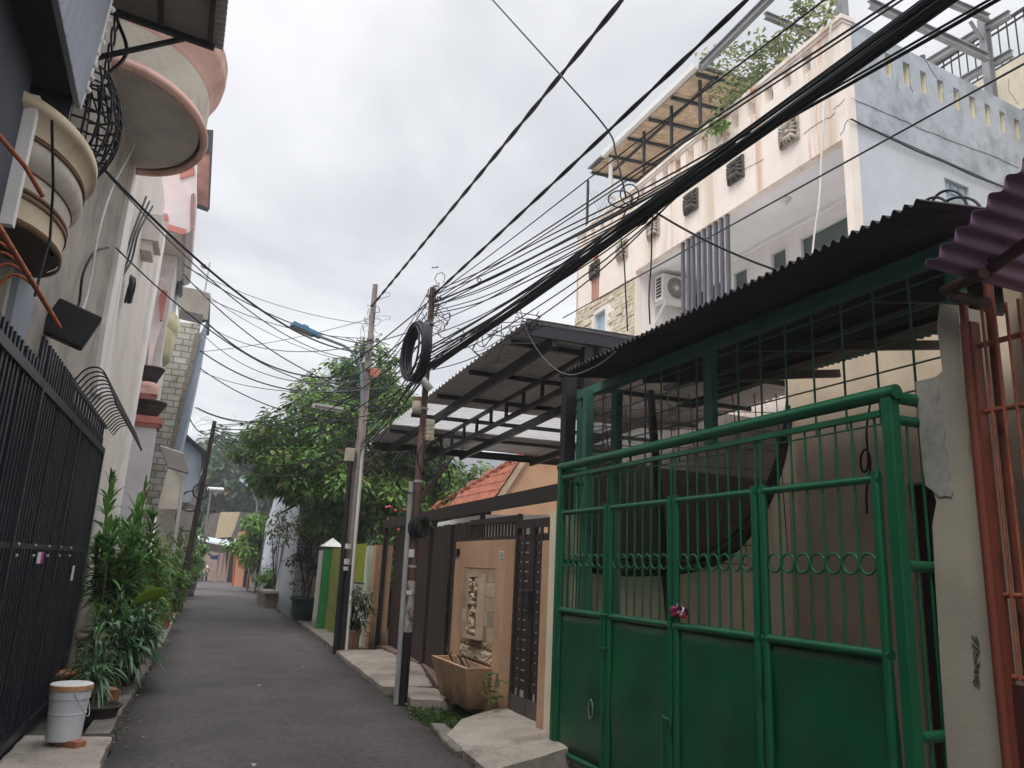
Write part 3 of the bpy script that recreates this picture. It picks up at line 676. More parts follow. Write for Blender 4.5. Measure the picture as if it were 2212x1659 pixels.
# corrugated canopy
def corrug(P00, P01, P10, P11, wl, amp, thick=.002, trap=False, sub=8):
    """sheet P00->P01 along the wavy direction, P00->P10 along the ridges"""
    P00, P01, P10, P11 = map(V, (P00, P01, P10, P11)); L_ = (P01 - P00).length; n = max(4, int(L_/wl*sub)); rows = []
    up = (P01 - P00).cross(P10 - P00).normalized()
    if up.z < 0: up = -up
    for j in range(5):
        row = []
        for i in range(n + 1):
            s = i/n; ph = s*L_/wl; q = P00.lerp(P01, s).lerp(P10.lerp(P11, s), j/4)
            if trap:
                f = ph % 1; wv = 1 if f < .25 else (1 - (f-.25)/.12 if f < .37 else (0 if f < .88 else (f-.88)/.12)); row.append(q + up*wv*amp)
            else: row.append(q + up*math.sin(2*math.pi*ph)*amp)
        rows.append(row)
    m = MB(); m.grid(rows, smooth=not trap, thick=up*thick); return m
gc = empty('corrugated_canopy', (3.1, 4.5, 3.4), 'blackened corrugated metal canopy over the green gate', 'canopy')
corrug((3.08, 2.38, 3.43), (3.08, 6.28, 3.40), (6.1, 2.38, 3.88), (6.1, 6.9, 3.88), .066, .016).build('roof_sheet', M_darkroof, gc)
for x in (3.85, 4.6, 5.25):
    m = MB(); m.box(x, x + .06, 2.4, 6.8, 3.34 + (x-3.08)*.15, 3.395 + (x-3.08)*.15); m.build('purlin', M_stl, gc)
for y in (3.3, 4.6, 5.8):
    m = MB(); m.bar((3.72, y, 3.36), (6.08, y, 3.75), .05, .08); m.build('rafter', M_stl, gc)
# walls of the yard behind
hs = empty('yard_walls', (6.4, 4.8, 0), 'cream and tan walls of the shaded yard behind the green gate', 'building')
m = MB(); m.box(3.66, 8.0, 6.93, 7.05, 0, 2.75); m.build('side_wall', M_cream, hs)
m = MB(); m.box(3.5, 3.62, 6.92, 7.03, 0, 3.62); tag(m.build('steel_post', M_blk), 'black steel post where carport roof and dark corrugated canopy meet', 'post')
yd = 4.45
m = MB(); m.box(6.4, 6.55, 5.35, 6.925, 0, 4.1); m.box(6.4, 6.55, 2.5, 4.35, 0, 4.1); m.box(6.4, 6.55, 4.35, 5.35, 2.6, 4.1); m.build('house_wall', M_tan, hs)
m = MB(); m.box(6.5, 6.54, 4.355, 5.345, .02, 2.595); m.build('door', mat('dark_door', S(52,40,34), rough=.6, bump=.1), hs)
m = MB(); m.prism([(3.75,2.36,0),(6.5,2.36,0),(6.5,2.36,3.84),(3.75,2.36,3.46)], (0,.11,0)); m.build('side_wall', M_tan, hs)
m = MB(); m.box(3.4, 6.5, 2.5, 6.9, -.04, .02); m.build('yard_floor', mat('pale_bounce_tile', S(206,200,190), rough=.5, var=.08, bump=.03), hs)  # unseen floor, made pale to bounce more light into the yard
# cream pilaster strip between the two gates
m = MB(); m.box(3.37, 3.60, 6.69, 6.93, 0, 2.2); tag(m.build('gate_pilaster', M_cream), 'narrow cream pilaster at the far edge of the green gate', 'pilaster')
# shade net with curved hem, hung over the side wall, with rods in front
def netmat():
    mm = bpy.data.materials.new('black_shade_net'); mm.use_nodes = True; nt = mm.node_tree; b = nt.nodes['Principled BSDF']
    b.inputs['Base Color'].default_value = S(84,76,72); b.inputs['Roughness'].default_value = .9
    t = nt.nodes.new('ShaderNodeBsdfTransparent'); x = nt.nodes.new('ShaderNodeMixShader'); x.inputs[0].default_value = .5
    nt.links.new(t.outputs[0], x.inputs[1]); nt.links.new(b.outputs[0], x.inputs[2]); nt.links.new(x.outputs[0], nt.nodes['Material Output'].inputs['Surface']); return mm
YN = 6.82
hem = spline([py(x, y, YN) for (x, y) in ((1254,1228),(1330,1238),(1420,1238),(1500,1229),(1565,1205),(1620,1150),(1660,1080),(1688,1000),(1702,930),(1706,890))], 5)
m = MB(); rows = []
for j in range(9):
    row = []
    for i, p in enumerate(hem):
        top = V((3.72 + (6.3-3.72)*i/(len(hem)-1), YN, 3.42)); q = p.lerp(top, j/8); q.y += .02*math.sin(i*.6)*math.sin(math.pi*j/8); row.append(q)
    rows.append(row)
m.grid(rows, smooth=True, thick=(0, .004, 0)); nt2 = m.build('shade_net', netmat()); tag(nt2, 'black shade net with a curved dark hem hung inside the green gate yard', 'net')
m = MB(); 
for off, r_ in ((0, .03), (.07, .022), (.14, .016)): m.tube([p + V((-off*.3, -.012, off)) for p in hem], r_, 5)
m.build('hem', mat('net_hem', S(34,32,36), rough=.9, bump=.05), nt2)
M_rust = mat('rusty_rebar', S(92,66,54), rough=.8, var=.3, scale=8, bump=.1)
gm = MB()
for k in range(9):
    x0 = 1300 + k*47; p = py(x0, 850, 6.72); q = py(x0 + 42 - k*2, 1195, 6.72); gm.tube([p, q], .006, 5)
for k in range(9):
    p = py(1256, 880 + k*40, 6.73); q = py(1680 - max(0, k-4)*16, 892 + k*41, 6.73); gm.tube([p, q], .005, 5)
tag(gm.build('rebar_mesh', M_rust), 'loose leaning rebar mesh standing in front of the shade net', 'mesh')
m = MB(); p = py(1406, 850, 6.66); q = py(1445, 1200, 6.66); r_ = q + (q-p)*.0; m.bar(p + (p-q)*.02, V((q.x + .12, q.y, .02)) , .055, .055, up=(0,1,0)); tag(m.build('leaning_strut', M_blk), 'black steel strut leaning in front of the shade net', 'strut')
# cable hanging in the yard
m = MB(); P = [px(x, y, 6.34) for (x, y) in ((1880,870),(1872,930),(1876,1000),(1868,1020),(1860,1010),(1860,985),(1870,970),(1880,990),(1878,1030),(1872,1060),(1873,1110))]
m.tube(spline(P, 4), .012, 5); tag(m.build('hanging_cable', M_cable), 'black cable loop hanging on the tan yard wall', 'cable')
# loops of cable above the canopy
m = MB()
for (x, w_, h_) in ((1990,60,32),(2010,80,55),(2030,90,40)):
    P = [px(x + w_*(.5 - .5*math.cos(t*math.pi/8)) , 452 + (x-1990)*.15 - math.sin(t*math.pi/8)*h_*.8, 4.0) for t in range(9)]; m.tube(spline(P, 3), .009, 5)
tag(m.build('cable_loops', M_cable), 'loose black cable loops curling above the end of the dark canopy', 'cable')
m = MB(); p = py(2062, 440, 6.2); m.grid([[(p.x, 6.2, p.z), (p.x + 1.4, 6.2, p.z)], [(p.x, 7.1, p.z + .06), (p.x + 1.4, 7.1, p.z + .06)]], thick=(0,0,.06)); m.box(p.x + .04, p.x + 1.36, 6.24, 7.08, p.z - 2.0, p.z - .001); tag(m.build('lean_to', mat('grey_lean_to', S(150,152,156), var=.15, dirt=S(150,108,80), dirt_amt=.5, bump=.1)), 'small grey lean-to with rusty edge against the pale blue wall', 'lean-to')
# ---------------- party column between green and orange neighbours
poly = [(2024,705),(2035.5,801.5),(2020.5,814),(1977,825),(1985,925),(1994,1016),(1999,1049),(2015.5,1061),(2023,1084),(2014,1134),(2020,1250),(2032,1450),(2046,1700),(2166,1700),(2150,1500),(2132,1310),(2113,1134),(2100.5,1011),(2092,981),(2093,944),(2085,869),(2080.5,804),(2073,719),(2070,660),(2030,655)]
P = [px(x, y, 3.5) for (x, y) in poly]
for i, p in enumerate(P):
    if p.z < .85: p.z = 0
m = MB(); m.prism(P, (.26, 0, 0)); tag(m.build('party_wall_end', mat('patched_cream_render', S(172,164,148), rough=.9, var=.1, dirt=S(120,118,116), dirt_amt=.7, dirt_scale=2.0, streak=True, zs=.4, cov=.55, bump=.25, splash=S(92,84,72), dirt2=S(96,90,84), d2=(.5, 5, .64, .6))), 'cream wall end with ragged edge and grey cement patch between green and orange gates', 'wall')
m = MB(); P = [px(x, y, 3.494) for (x, y) in ((1980,830),(1998,822),(2019,818),(2026,832),(2028,850),(2025,872),(2032,890),(2034,912),(2041,930),(2038,955),(2046,975),(2045,1000),(2052,1020),(2050,1040),(2058,1062),(2054,1074),(2040,1071),(2028,1074),(2018,1063),(2001,1049),(1996,1014),(1988,930))]; m.prism(P, (.0055,0,0)); tag(m.build('cement_patch', mat('cement_patch_grey', S(162,159,152), rough=.95, var=.3, scale=5, bump=.3)), 'grey cement patch at the top of the cream wall end', 'patch')
m = MB(); rg = random.Random(2)
for q in range(6):
    pts = [px(2103 + rg.uniform(-5, 13), 1372 + q*19 + rg.uniform(-3, 24), 3.494) for k in range(6)]; m.tube(spline(pts, 4), .0035, 4)
tag(m.build('scribble', mat('black_scribble', S(92,86,80), bump=0)), 'smudged black scribble on the lower cream wall end', 'graffiti')
# ---------------- orange neighbour: purple roof, rusty gate
M_orange = mat('rust_orange_paint', S(122,62,46), rough=.6, var=.25, scale=5, dirt=S(74,44,40), dirt_amt=.8, dirt_scale=5, bump=.15, dirt2=S(176,96,64), d2=(.6, 9, .6, .4))
M_maroon = mat('dark_maroon_steel', S(72,44,40), rough=.6, var=.25, scale=4, bump=.1)
M_purple = mat('purple_corrugated', S(136,104,128), rough=.6, var=.12, scale=3, bump=.08)
pr = empty('purple_canopy', (3.1, 2, 3.1), 'purple corrugated roof sheet on rusty pipes at the right edge', 'canopy')
corrug((3.06, 2.37, 3.08), (3.06, .9, 3.92), (5.2, 2.37, 3.08), (5.2, .9, 3.92), .095, .02).build('roof_sheet', M_purple, pr)
for (a, b) in (((2120,588),(2230,400)),((2120,596),(2240,510)),((2040,628),(2125,590)),((2060,640),(2130,655))):
    p = px(*a, 3.42); q = px(*b, 3.30); m = MB(); m.tube([p, q], .028, 8); m.build('support_pipe', M_maroon, pr)
og = empty('rusty_gate', (3.5, 2, 0), 'rust orange barred gate with maroon sheet bottom at the right edge', 'gate')
for (a, b, r_) in (((2078,632),(2100,870),.02),((2130,580),(2140,740),.024)):
    xp_ = 3.44 if r_ < .022 else 3.56; p = px(*a, xp_); m = MB(); m.tube([(xp_, p.y, .0), (xp_, p.y, p.z)], r_, 8); m.build("post", M_orange, og)
m = MB(); m.box(3.44, 3.50, 2.44, 2.50, 0, 2.9); m.build('frame_post', M_orange, og)
m = MB()
for k in range(22): m.tube([(3.47, 2.40 - k*.06, 1.24), (3.47, 2.40 - k*.06, 2.95)], .008, 5)
for z in (1.25, 1.6, 2.45, 2.78): m.tube([(3.485, 2.46, z), (3.485, 1.0, z)], .014, 6)
m.build('bar_grille', mat('rusty_bar_paint', S(150,84,60), rough=.7, var=.3, scale=9, dirt=S(96,54,44), dirt_amt=.7, dirt_scale=8, bump=.1), og)
m = MB(); m.box(3.47, 3.49, 1.0, 2.44, .05, 1.22); m.build('sheet_panel', mat('maroon_panel', S(70,34,34), rough=.55, var=.2, bump=.1), og)
corrug((3.66, 2.34, 0.02), (3.66, .9, .02), (3.66, 2.34, 2.4), (3.66, .9, 2.4), .09, .015).build('backing_sheet', mat('dull_zinc', S(150,148,152), rough=.6, var=.2, dirt=S(110,100,100), dirt_amt=.6, bump=.05), og)
m = MB(); m.box(3.55, 3.57, 1.95, 2.12, 2.5, 2.8); m.build('white_board', M_white, og)
# ================================================================== house with brown gates, carport, orange feature wall
M_or = mat('peach_render', S(202,164,132), rough=.85, var=.07, dirt=S(156,120,94), dirt_amt=.6, dirt_scale=1.6, streak=True, zs=.3, cov=.52, bump=.12, dirt2=S(112,92,76), d2=(.5, 4, .6, .35), splash=S(96,82,66))
M_brown = mat('dark_brown_boards', S(62,48,44), rough=.65, var=.25, scale=6, dirt=S(40,32,31), dirt_amt=.6, dirt_scale=3, streak=True, bump=.15)
M_bsteel = mat('brown_black_steel', S(52,46,46), rough=.55, var=.2, bump=.05)
# --- slatted pedestrian gate
sg = empty('slatted_gate', (3.5, 7.6, 0), 'dark brown double gate of horizontal slats with studded centre stiles', 'gate')
y0, y1 = 7.15, 8.02; zt = 2.16; ym = (y0+y1)/2
for (a, b) in ((y0, ym - .008), (ym + .008, y1)):
    m = MB()
    for y in (a, b - .05): m.box(3.48, 3.53, y, y + .05, .12, zt)
    for z in (.12, zt - .09): m.box(3.482, 3.528, a + .05, b - .05, z, z + .09)
    m.box(3.485, 3.50, (a+b)/2 - .025, (a+b)/2 + .025, .21, zt - .09)
    lf = m.build('gate_leaf', M_bsteel, sg)
    z = .42; k = 0
    while z < zt - .17:
        m = MB(); m.box(3.502, 3.524, a + .055 + (.04 if k % 3 else .0), b - .055 - (.03 if k % 4 == 1 else 0), z, z + .084); m.build('slat', M_brown, lf); z += .1; k += 1
    m = MB(); m.box(3.474, 3.48, a + .002, b - .002, .1, .36); m.build('kick_plate', mat('worn_grey_plate', S(96,88,84), rough=.6, var=.25, bump=.15), lf)
m = MB(); p = px(1148, 1285, 3.62); m.box(3.44, 3.476, ym - .05, ym + .05, p.z - .12, p.z + .04); m.tube([(3.45, ym - .16, p.z + .05), (3.45, ym + .14, p.z + .05)], .01, 6); m.tube([(3.45, ym + .02, p.z - .12), (3.44, ym + .02, p.z - .2), (3.45, ym - .02, p.z - .2), (3.45, ym - .02, p.z - .12)], .006, 5); m.build('lock_bolt', M_stl, sg)
m = MB(); m.box(3.39, 3.56, 6.95, 7.13, 0, 1.92); tag(m.build('gate_pilaster', M_or), 'narrow peach pilaster right of the dark slatted gate', 'pilaster')
# --- long overhead rail
rl = empty('gate_header', (3.7, 11, 2.3), 'long dark steel header beam running over the brown gates', 'beam')
pA = px(845, 1140, 3.92); pB = px(1205, 1068, 3.64)
m = MB(); m.bar((3.88, 15.6, 2.42), (3.72, 7.2, 2.46), .07, .17); m.build('beam', M_bsteel, rl)
m = MB(); m.box(3.76, 3.82, 9.86, 9.92, 1.95, 2.37); m.build('post', M_bsteel, rl)
m = MB(); m.box(3.84, 3.92, 15.45, 15.53, 0, 2.34); m.build('post', M_bsteel, rl)
# --- lattice on top of the feature wall
lt = empty('lattice_panel', (3.6, 9, 1.97), 'small dark steel lattice of vertical bars standing on the peach feature wall', 'lattice')
m = MB(); m.box(3.58, 3.62, 8.2, 9.8, 1.97, 2.01); m.box(3.58, 3.62, 8.2, 9.8, 2.17, 2.24); m.box(3.575, 3.625, 8.16, 8.2, 1.95, 2.25); m.box(3.575, 3.625, 9.76, 9.8, 1.95, 2.17)
for k in range(1, 16): m.box(3.59, 3.61, 8.2 + k*.1 - .012, 8.2 + k*.1 + .012, 2.01, 2.17)
m.build('bars', M_bsteel, lt)
# --- feature wall
fw = empty('feature_wall', (3.5, 9, 0), 'peach garden wall panel with stone inlay, house number 20 and carved relief', 'wall')
XF = 3.4; wy0, wy1 = 8.09, 9.78; tz = 1.95
ia = px(1040, 1212, XF); ib = px(985, 1410, XF)        # stone inlay area
iy0, iy1, iz0, iz1 = 8.36, 9.42, .42, 1.63
m = MB(); 
F4 = Fr((XF, wy0, 0), (0, 1, 0), (-1, 0, 0))
F4.cells(m, 0, wy1-wy0, 0, tz, -.14, 0, [(iy0-wy0, iy1-wy0, iz0, iz1)]); m.build('wall', M_or, fw, bevel=0)
m = MB(); m.box(XF + .03, XF + .13, iy0 + .002, iy1 - .002, iz0 + .002, iz1 - .002); m.build('inlay_back', M_or, fw)
rg = random.Random(9); stones = [S(186,160,130), S(168,144,116), S(160,150,132), S(200,182,156), S(174,138,110)]
SM = [mat('sandstone_%s' % n, c, rough=.9, var=.15, scale=6, dirt=S(120,96,72), dirt_amt=.4, dirt_scale=4, bump=.3) for n, c in zip(('tan','buff','olive','pale','rose'), stones)]
nY, nZ = 5, 5; mbs = [MB() for _ in SM]
for i in range(nY):
    for j in range(nZ):
        a = iy0 + (iy1-iy0)*i/nY; b = iy0 + (iy1-iy0)*(i+1)/nY; c = .82 + (iz1-.82)*j/nZ; d = .82 + (iz1-.82)*(j+1)/nZ
        mbs[rg.randrange(5)].box(XF + .005 + rg.uniform(0,.004), XF + .028, a + .002, b - .002, c + .002, d - .002)
for mb_, mt in zip(mbs, SM):
    if mb_.v: mb_.build('stone_tiles', mt, fw)
for (c, d, nm) in ((.73,.82,0),(.58,.72,1)):
    m = MB()
    for k in range(150):
        y = rg.uniform(iy0 + .02, iy1 - .02); z = rg.uniform(c + .015, d - .015); s_ = rg.uniform(.014, .028)
        m.lathe([(.001,-s_),(s_*.8,-s_*.5),(s_,.0),(s_*.7,s_*.6),(.001,s_)], (XF + .02 - nm*.012, y, z), 6)
    m.box(XF + .012, XF + .0285, iy0 + .003, iy1 - .003, c, d); m.build('rough_stone_band', SM[3] if nm else SM[1], fw)
# carved relief
ry, rz0, rz1 = 8.87, .86, 1.52; hw = .15
m = MB()
m.box(XF - .075, XF + .004, ry - hw - .05, ry - hw, rz0 - .04, rz1 + .04); m.box(XF - .075, XF + .004, ry + hw, ry + hw + .05, rz0 - .04, rz1 + .04)
m.box(XF - .075, XF + .004, ry - hw, ry + hw, rz1, rz1 + .04); m.box(XF - .075, XF + .004, ry - hw, ry + hw, rz0 - .04, rz0); m.box(XF - .02, XF + .004, ry - hw + .001, ry + hw - .001, rz0 + .001, rz1 - .001)
rel = m.build('relief_frame', SM[3], fw)
m = MB()
for k in range(46):
    y = rg.uniform(ry - hw*.8, ry + hw*.8); z = rz0 + .04 + (rz1-rz0-.08)*rg.random(); a = rg.uniform(0, 6.28); L_ = rg.uniform(.05, .09)
    c = V((XF - .03, y, z)); e = c + V((-.02, math.cos(a)*L_, math.sin(a)*L_)); e.y = min(max(e.y, ry - hw + .01), ry + hw - .01); e.z = min(max(e.z, rz0 + .01), rz1 - .01)
    m.tube([c, c.lerp(e, .35) + V((-.022,0,0)), c.lerp(e, .7) + V((-.022,0,0)), e], [.008, .024, .02, .004], 6)
P = [V((XF - .04, ry + hw*.5*math.sin(t*.9), rz0 + .03 + (rz1-rz0-.06)*t/14)) for t in range(15)]; m.tube(P, .014, 6)
m.build('carved_leaves', SM[3], rel)
# house number
tx = bpy.data.curves.new('house_number', 'FONT'); tx.body = '20'; tx.size = .15; tx.extrude = .008; tx.align_x = 'CENTER'
def text_obj(name, curve, loc, parent, mt, shear=0):
    o = bpy.data.objects.new(name, curve); col.objects.link(o)
    dg = bpy.context.evaluated_depsgraph_get(); me = bpy.data.meshes.new_from_object(o.evaluated_get(dg)); bpy.data.objects.remove(o)
    me.materials.clear(); me.materials.append(mt); b = bpy.data.objects.new(name, me); col.objects.link(b)
    # text in the plane X = const, read from -X
    mt4 = Matrix(((0,0,-1,0),(-1,0,0,0),(0,1,0,0),(0,0,0,1)))
    me.transform(mt4); b.location = V(loc) - (ORI[parent] if parent else V((0,0,0)))
    if parent: b.parent = parent
    return b
p = px(991, 1190, XF - .006); text_obj('house_number', tx, (XF - .009, 9.68, 1.76), fw, M_blk)
# printed label
m = MB(); p = px(1090, 1192, XF - .004); m.box(XF - .005, XF - .001, 8.15, 8.27, 1.74, 1.82); lb = m.build('paper_label', M_white, fw)
m = MB()
for k in range(4): m.box(XF - .007, XF - .0055, 8.16, 8.22 + (k % 2)*.035, 1.752 + k*.016, 1.758 + k*.016)
m.build('printed_lines', M_blk, lb)
# planter trough, narrowing downwards
pt = empty('planter_trough', (3.1, 9, .3), 'peach concrete planter trough tapering to its base, fixed to the feature wall', 'planter')
oy0, oy1, ox0, ox1, zt_, zb_ = 8.32, 9.55, 3.08, 3.395, .56, .11
by0, by1, bx0 = 8.50, 9.5, 3.22
m = MB(); t_ = .05
m.add([(ox0,oy0,zt_),(ox1,oy0,zt_),(ox1,oy1,zt_),(ox0,oy1,zt_), (bx0,by0,zb_),(ox1,by0,zb_),(ox1,by1,zb_),(bx0,by1,zb_),
       (ox0+t_,oy0+t_,zt_),(ox1-t_*.5,oy0+t_,zt_),(ox1-t_*.5,oy1-t_,zt_),(ox0+t_,oy1-t_,zt_), (ox0+t_,oy0+t_,zt_-.12),(ox1-t_*.5,oy0+t_,zt_-.12),(ox1-t_*.5,oy1-t_,zt_-.12),(ox0+t_,oy1-t_,zt_-.12)],
      [(0,4,5,1),(1,5,6,2),(2,6,7,3),(3,7,4,0),(4,7,6,5),(0,1,9,8),(1,2,10,9),(2,3,11,10),(3,0,8,11),(8,9,13,12),(9,10,14,13),(10,11,15,14),(11,8,12,15),(12,13,14,15)])
m.build('trough', M_or, pt)
m = MB(); m.box(ox0+t_+.002, ox1-t_*.5-.002, oy0+t_+.002, oy1-t_-.002, zt_-.1, zt_-.07); m.build('soil', M_soil, pt)
m = MB()
for k in range(9):
    y = rg.uniform(oy0+.1, oy0 + .8); m.tube(spline([(3.24, y, zt_-.08), (3.18 + rg.uniform(-.04,.04), y + rg.uniform(-.06,.06), zt_ + .05), (3.15 + rg.uniform(-.08,.06), y + rg.uniform(-.12,.12), zt_ + rg.uniform(.05,.16))], 3), .006, 5)
m.build('dead_stems', mat('dead_stem', S(86,76,58), bump=0), pt)
# weed at the wall foot
m = MB(); rg = random.Random(31)
for k in range(26):
    a = rg.uniform(0, 6.28); m.leaf((3.3 + rg.uniform(-.1,.1), 8.1 + rg.uniform(-.14,.1), .25 + rg.uniform(0,.28)), (math.cos(a), math.sin(a), .3), .09, .06, droop=.4)
for k in range(4): m.tube([(3.34, 8.1, .02), (3.3 + rg.uniform(-.08,.08), 8.1 + rg.uniform(-.1,.1), .45)], .004, 4)
tag(m.build('wall_weed', leafmat('weed_leaf', S(60,110,48), S(104,150,70))), 'small bright weed growing at the right foot of the peach feature wall', 'weed')
# --- brown folding gate, three pleated pairs standing a little askew
fg = empty('board_gate', (3.85, 12.6, 0), 'tall dark brown folding gate of vertical boards behind the rusty pole', 'gate')
y = 9.85; zig = 0; rg = random.Random(6); k = 0
pts = [(3.70, 9.84)]
ends = [10.9, 11.0, 12.2, 12.3, 13.8, 15.35]
panels = [((3.72, 9.85), (3.80, 11.02)), ((3.78, 11.10), (3.90, 12.35)), ((3.87, 12.43), (4.0, 13.85)), ((3.97, 13.93), (4.08, 15.4))]
for (a, b) in panels:
    a, b = V((a[0], a[1], 0)), V((b[0], b[1], 0)); L_ = (b-a).length; d = (b-a)/L_; n = V((-d.y, d.x, 0))
    m = MB(); m.obox(a.lerp(b,.5) + V((0,0,.2)) - n*.03, d*L_/2, n*.015, V((0,0,.04))); m.obox(a.lerp(b,.5) + V((0,0,2.1)) - n*.03, d*L_/2, n*.015, V((0,0,.04)))
    for e in (a + d*.03, b - d*.03): m.obox(e + V((0,0,1.16)) - n*.03, d*.025, n*.0149, V((0,0,1.09)))
    gp = m.build('gate_panel', M_bsteel, fg)
    nbd = int(L_/.145)
    for k in range(nbd):
        c = a + d*L_*(k + .5)/nbd; m = MB(); h_ = 2.17 + rg.uniform(-.01,.01)
        m.obox(c + V((0,0,.08 + h_/2)) + n*rg.uniform(-.002,.002), d*(L_/nbd/2 - .004), n*.012, V((0,0,h_/2))); m.build('board', M_brown, gp)
m = MB(); p = px(940, 1270, 3.8); m.tube([(3.76, 10.98, 1.02), (3.76, 11.2, 1.02)], .012, 6); m.box(3.75, 3.765, 11.03, 11.09, .93, 1.05); m.tube([(3.75, 11.06, .8), (3.75, 11.06, 1.4)], .012, 6); m.build('latch', M_stl, fg)
# --- far peach pilaster and the white-green one
m = MB(); m.box(3.72, 4.05, 15.5, 15.78, 0, 2.0); tag(m.build('gate_pillar', M_or), 'plain peach pillar at the far end of the brown folding gate', 'pillar')
M_lime = mat('white_green_paint', S(196,208,192), rough=.8, var=.08, dirt=S(120,170,120), dirt_amt=.6, dirt_scale=4, streak=True, bump=.1)
m = MB(); m.box(3.66, 4.0, 15.9, 16.15, 0, 1.98); tag(m.build('boundary_pillar', M_lime), 'thin white and pale green pillar beside the plain peach pillar', 'pillar')
M_gwall = mat('light_grey_wall', S(176,174,176), rough=.85, var=.08, dirt=S(130,128,126), dirt_amt=.5, dirt_scale=2, bump=.1, splash=S(96,90,80))
gwl = empty('grey_wall', (3.75, 17.4, 0), 'light grey wall with an olive green board behind the potted shrub', 'wall')
m = MB(); m.box(3.72, 3.9, 16.2, 17.75, 0, 2.0); m.build('wall', M_gwall, gwl)
m = MB(); p0 = px(765, 1195, 3.7); m.box(3.695, 3.717, 16.3, 17.6, 1.24, 2.04); m.build('olive_board', mat('olive_paint', S(138,148,42), rough=.8, var=.15, dirt=S(96,104,36), dirt_amt=.6, dirt_scale=3, bump=.15), gwl)
# --- carport over the plot
cp = empty('carport', (5.5, 11, 4), 'large carport with corrugated roof, translucent strip and black steel trusses', 'carport')
ZA, ZB = 3.93, 4.26
def zc(y): return ZB + (ZA - ZB)*(y - 7.31)/(14.58 - 7.31)
M_zinc = mat('weathered_zinc', S(214,210,212), rough=.55, var=.15, scale=2, metal=.15, dirt=S(150,146,148), dirt_amt=.5, dirt_scale=2, bump=.05)
def transl():
    mm = bpy.data.materials.new('translucent_sheet'); mm.use_nodes = True; nt = mm.node_tree; b = nt.nodes['Principled BSDF']
    b.inputs['Base Color'].default_value = S(230,230,230); b.inputs['Roughness'].default_value = .4
    t = nt.nodes.new('ShaderNodeBsdfTranslucent'); t.inputs[0].default_value = (.92,.92,.92,1); x = nt.nodes.new('ShaderNodeMixShader'); x.inputs[0].default_value = .6
    nt.links.new(b.outputs[0], x.inputs[1]); nt.links.new(t.outputs[0], x.inputs[2]); nt.links.new(x.outputs[0], nt.nodes['Material Output'].inputs['Surface']); return mm
for (a, b, mt, nm) in ((7.31, 11.3, M_zinc, 'roof_sheet'), (11.3, 13.0, transl(), 'translucent_sheet'), (13.0, 14.62, M_zinc, 'roof_sheet')):
    corrug((3.2, a, zc(a)), (3.2, b, zc(b)), (7.9, a, zc(a) + .08), (7.9, b, zc(b) + .08), .145, .03, trap=True, sub=12).build(nm, mt, cp)
for x in (3.55, 5.05, 6.6):
    m = MB(); m.bar((x, 7.35, zc(7.35) - .17 + (x-3.2)*.017), (x, 14.6, zc(14.6) - .17 + (x-3.2)*.017), .06, .12); m.build('edge_beam', M_blk, cp)
def truss(x, dz):
    m = MB(); a, b = 7.4, 14.5
    m.bar((x, a, zc(a) - .12 - dz), (x, b, zc(b) - .12 - dz), .05, .05); m.bar((x, a, zc(a) - .40 - dz), (x, b, zc(b) - .40 - dz), .05, .06)
    for k in range(12): y = a + .3 + k*.6; m.box(x - .02, x + .02, y - .02, y + .02, zc(y) - .40 - dz, zc(y) - .12 - dz)
    m.build('truss', M_blk, cp)
truss(4.15, 0)
for k in range(6):
    y = 7.9 + k*1.35; m = MB(); m.bar((3.25, y, zc(y) - .055), (7.85, y, zc(y) + .02), .05, .06); m.build('purlin', M_blk, cp)
m = MB(); m.bar((3.25, 14.56, zc(14.56) - .1), (7.9, 14.56, zc(14.56) - .02), .06, .14); m.build('end_beam', M_blk, cp)
m = MB(); m.bar((3.25, 7.36, zc(7.36) - .09), (7.9, 7.36, zc(7.36) + .0), .06, .12); m.build('end_beam', M_stl, cp)
m = MB(); m.box(4.12, 4.22, 14.45, 14.55, 0, zc(14.5) - .17); m.build('post', M_blk, cp)
m = MB(); m.box(3.95, 4.06, 7.38, 7.48, 0, zc(7.4) - .14); m.build('post', M_blk, cp)
m = MB(); m.box(4.15, 7.95, 7.3, 15.3, -.05, .05); tag(m.build('bounce_driveway', mat('pale_bounce_paving', S(196,190,184), rough=.8, var=.1, bump=.1)), kind='structure')  # unseen paving, added pale to bounce light up under the carport roof
# --- peach house gable with tiled roof beyond
tile = mat('clay_roof_tile', S(158,98,78), rough=.85, var=.3, scale=6, dirt=S(120,76,62), dirt_amt=.6, dirt_scale=4, bump=.3)
hb = empty('tiled_house', (7, 16.5, 0), 'peach house gable with orange clay tile roof beyond the carport', 'house')
YG = 15.9
a1 = py(1133, 985, YG); a0 = py(1058, 1098, YG)
sl = (a1.z - a0.z)/(a1.x - a0.x)
def zr_(x): return a0.z + (x - a0.x)*sl
xr = a1.x
P = [V((a0.x + .1, YG, 0)), V((xr + 3.5, YG, 0)), V((xr + 3.5, YG, zr_(xr) - .06)), V((xr, YG, zr_(xr) - .06)), V((a0.x + .1, YG, zr_(a0.x + .1) - .06))]
m = MB(); m.prism(P, (0, .15, 0)); m.build('gable_wall', mat('peach_beige_render', S(206,168,138), rough=.85, var=.06, bump=.1), hb)
m = MB(); m.bar((a0.x, YG - .06, zr_(a0.x) - .05), (xr, YG - .06, zr_(xr) - .05), .03, .13); m.build('barge_board', mat('beige_trim', S(200,180,158), bump=.05), hb)
m = MB(); nx = int((xr - a0.x)*1.2/.26); D = V((1, 0, sl)).normalized(); up = V((-sl, 0, 1)).normalized(); Ls = (V((xr,0,zr_(xr))) - V((a0.x,0,zr_(a0.x)))).length
nrow = int(Ls/.24)
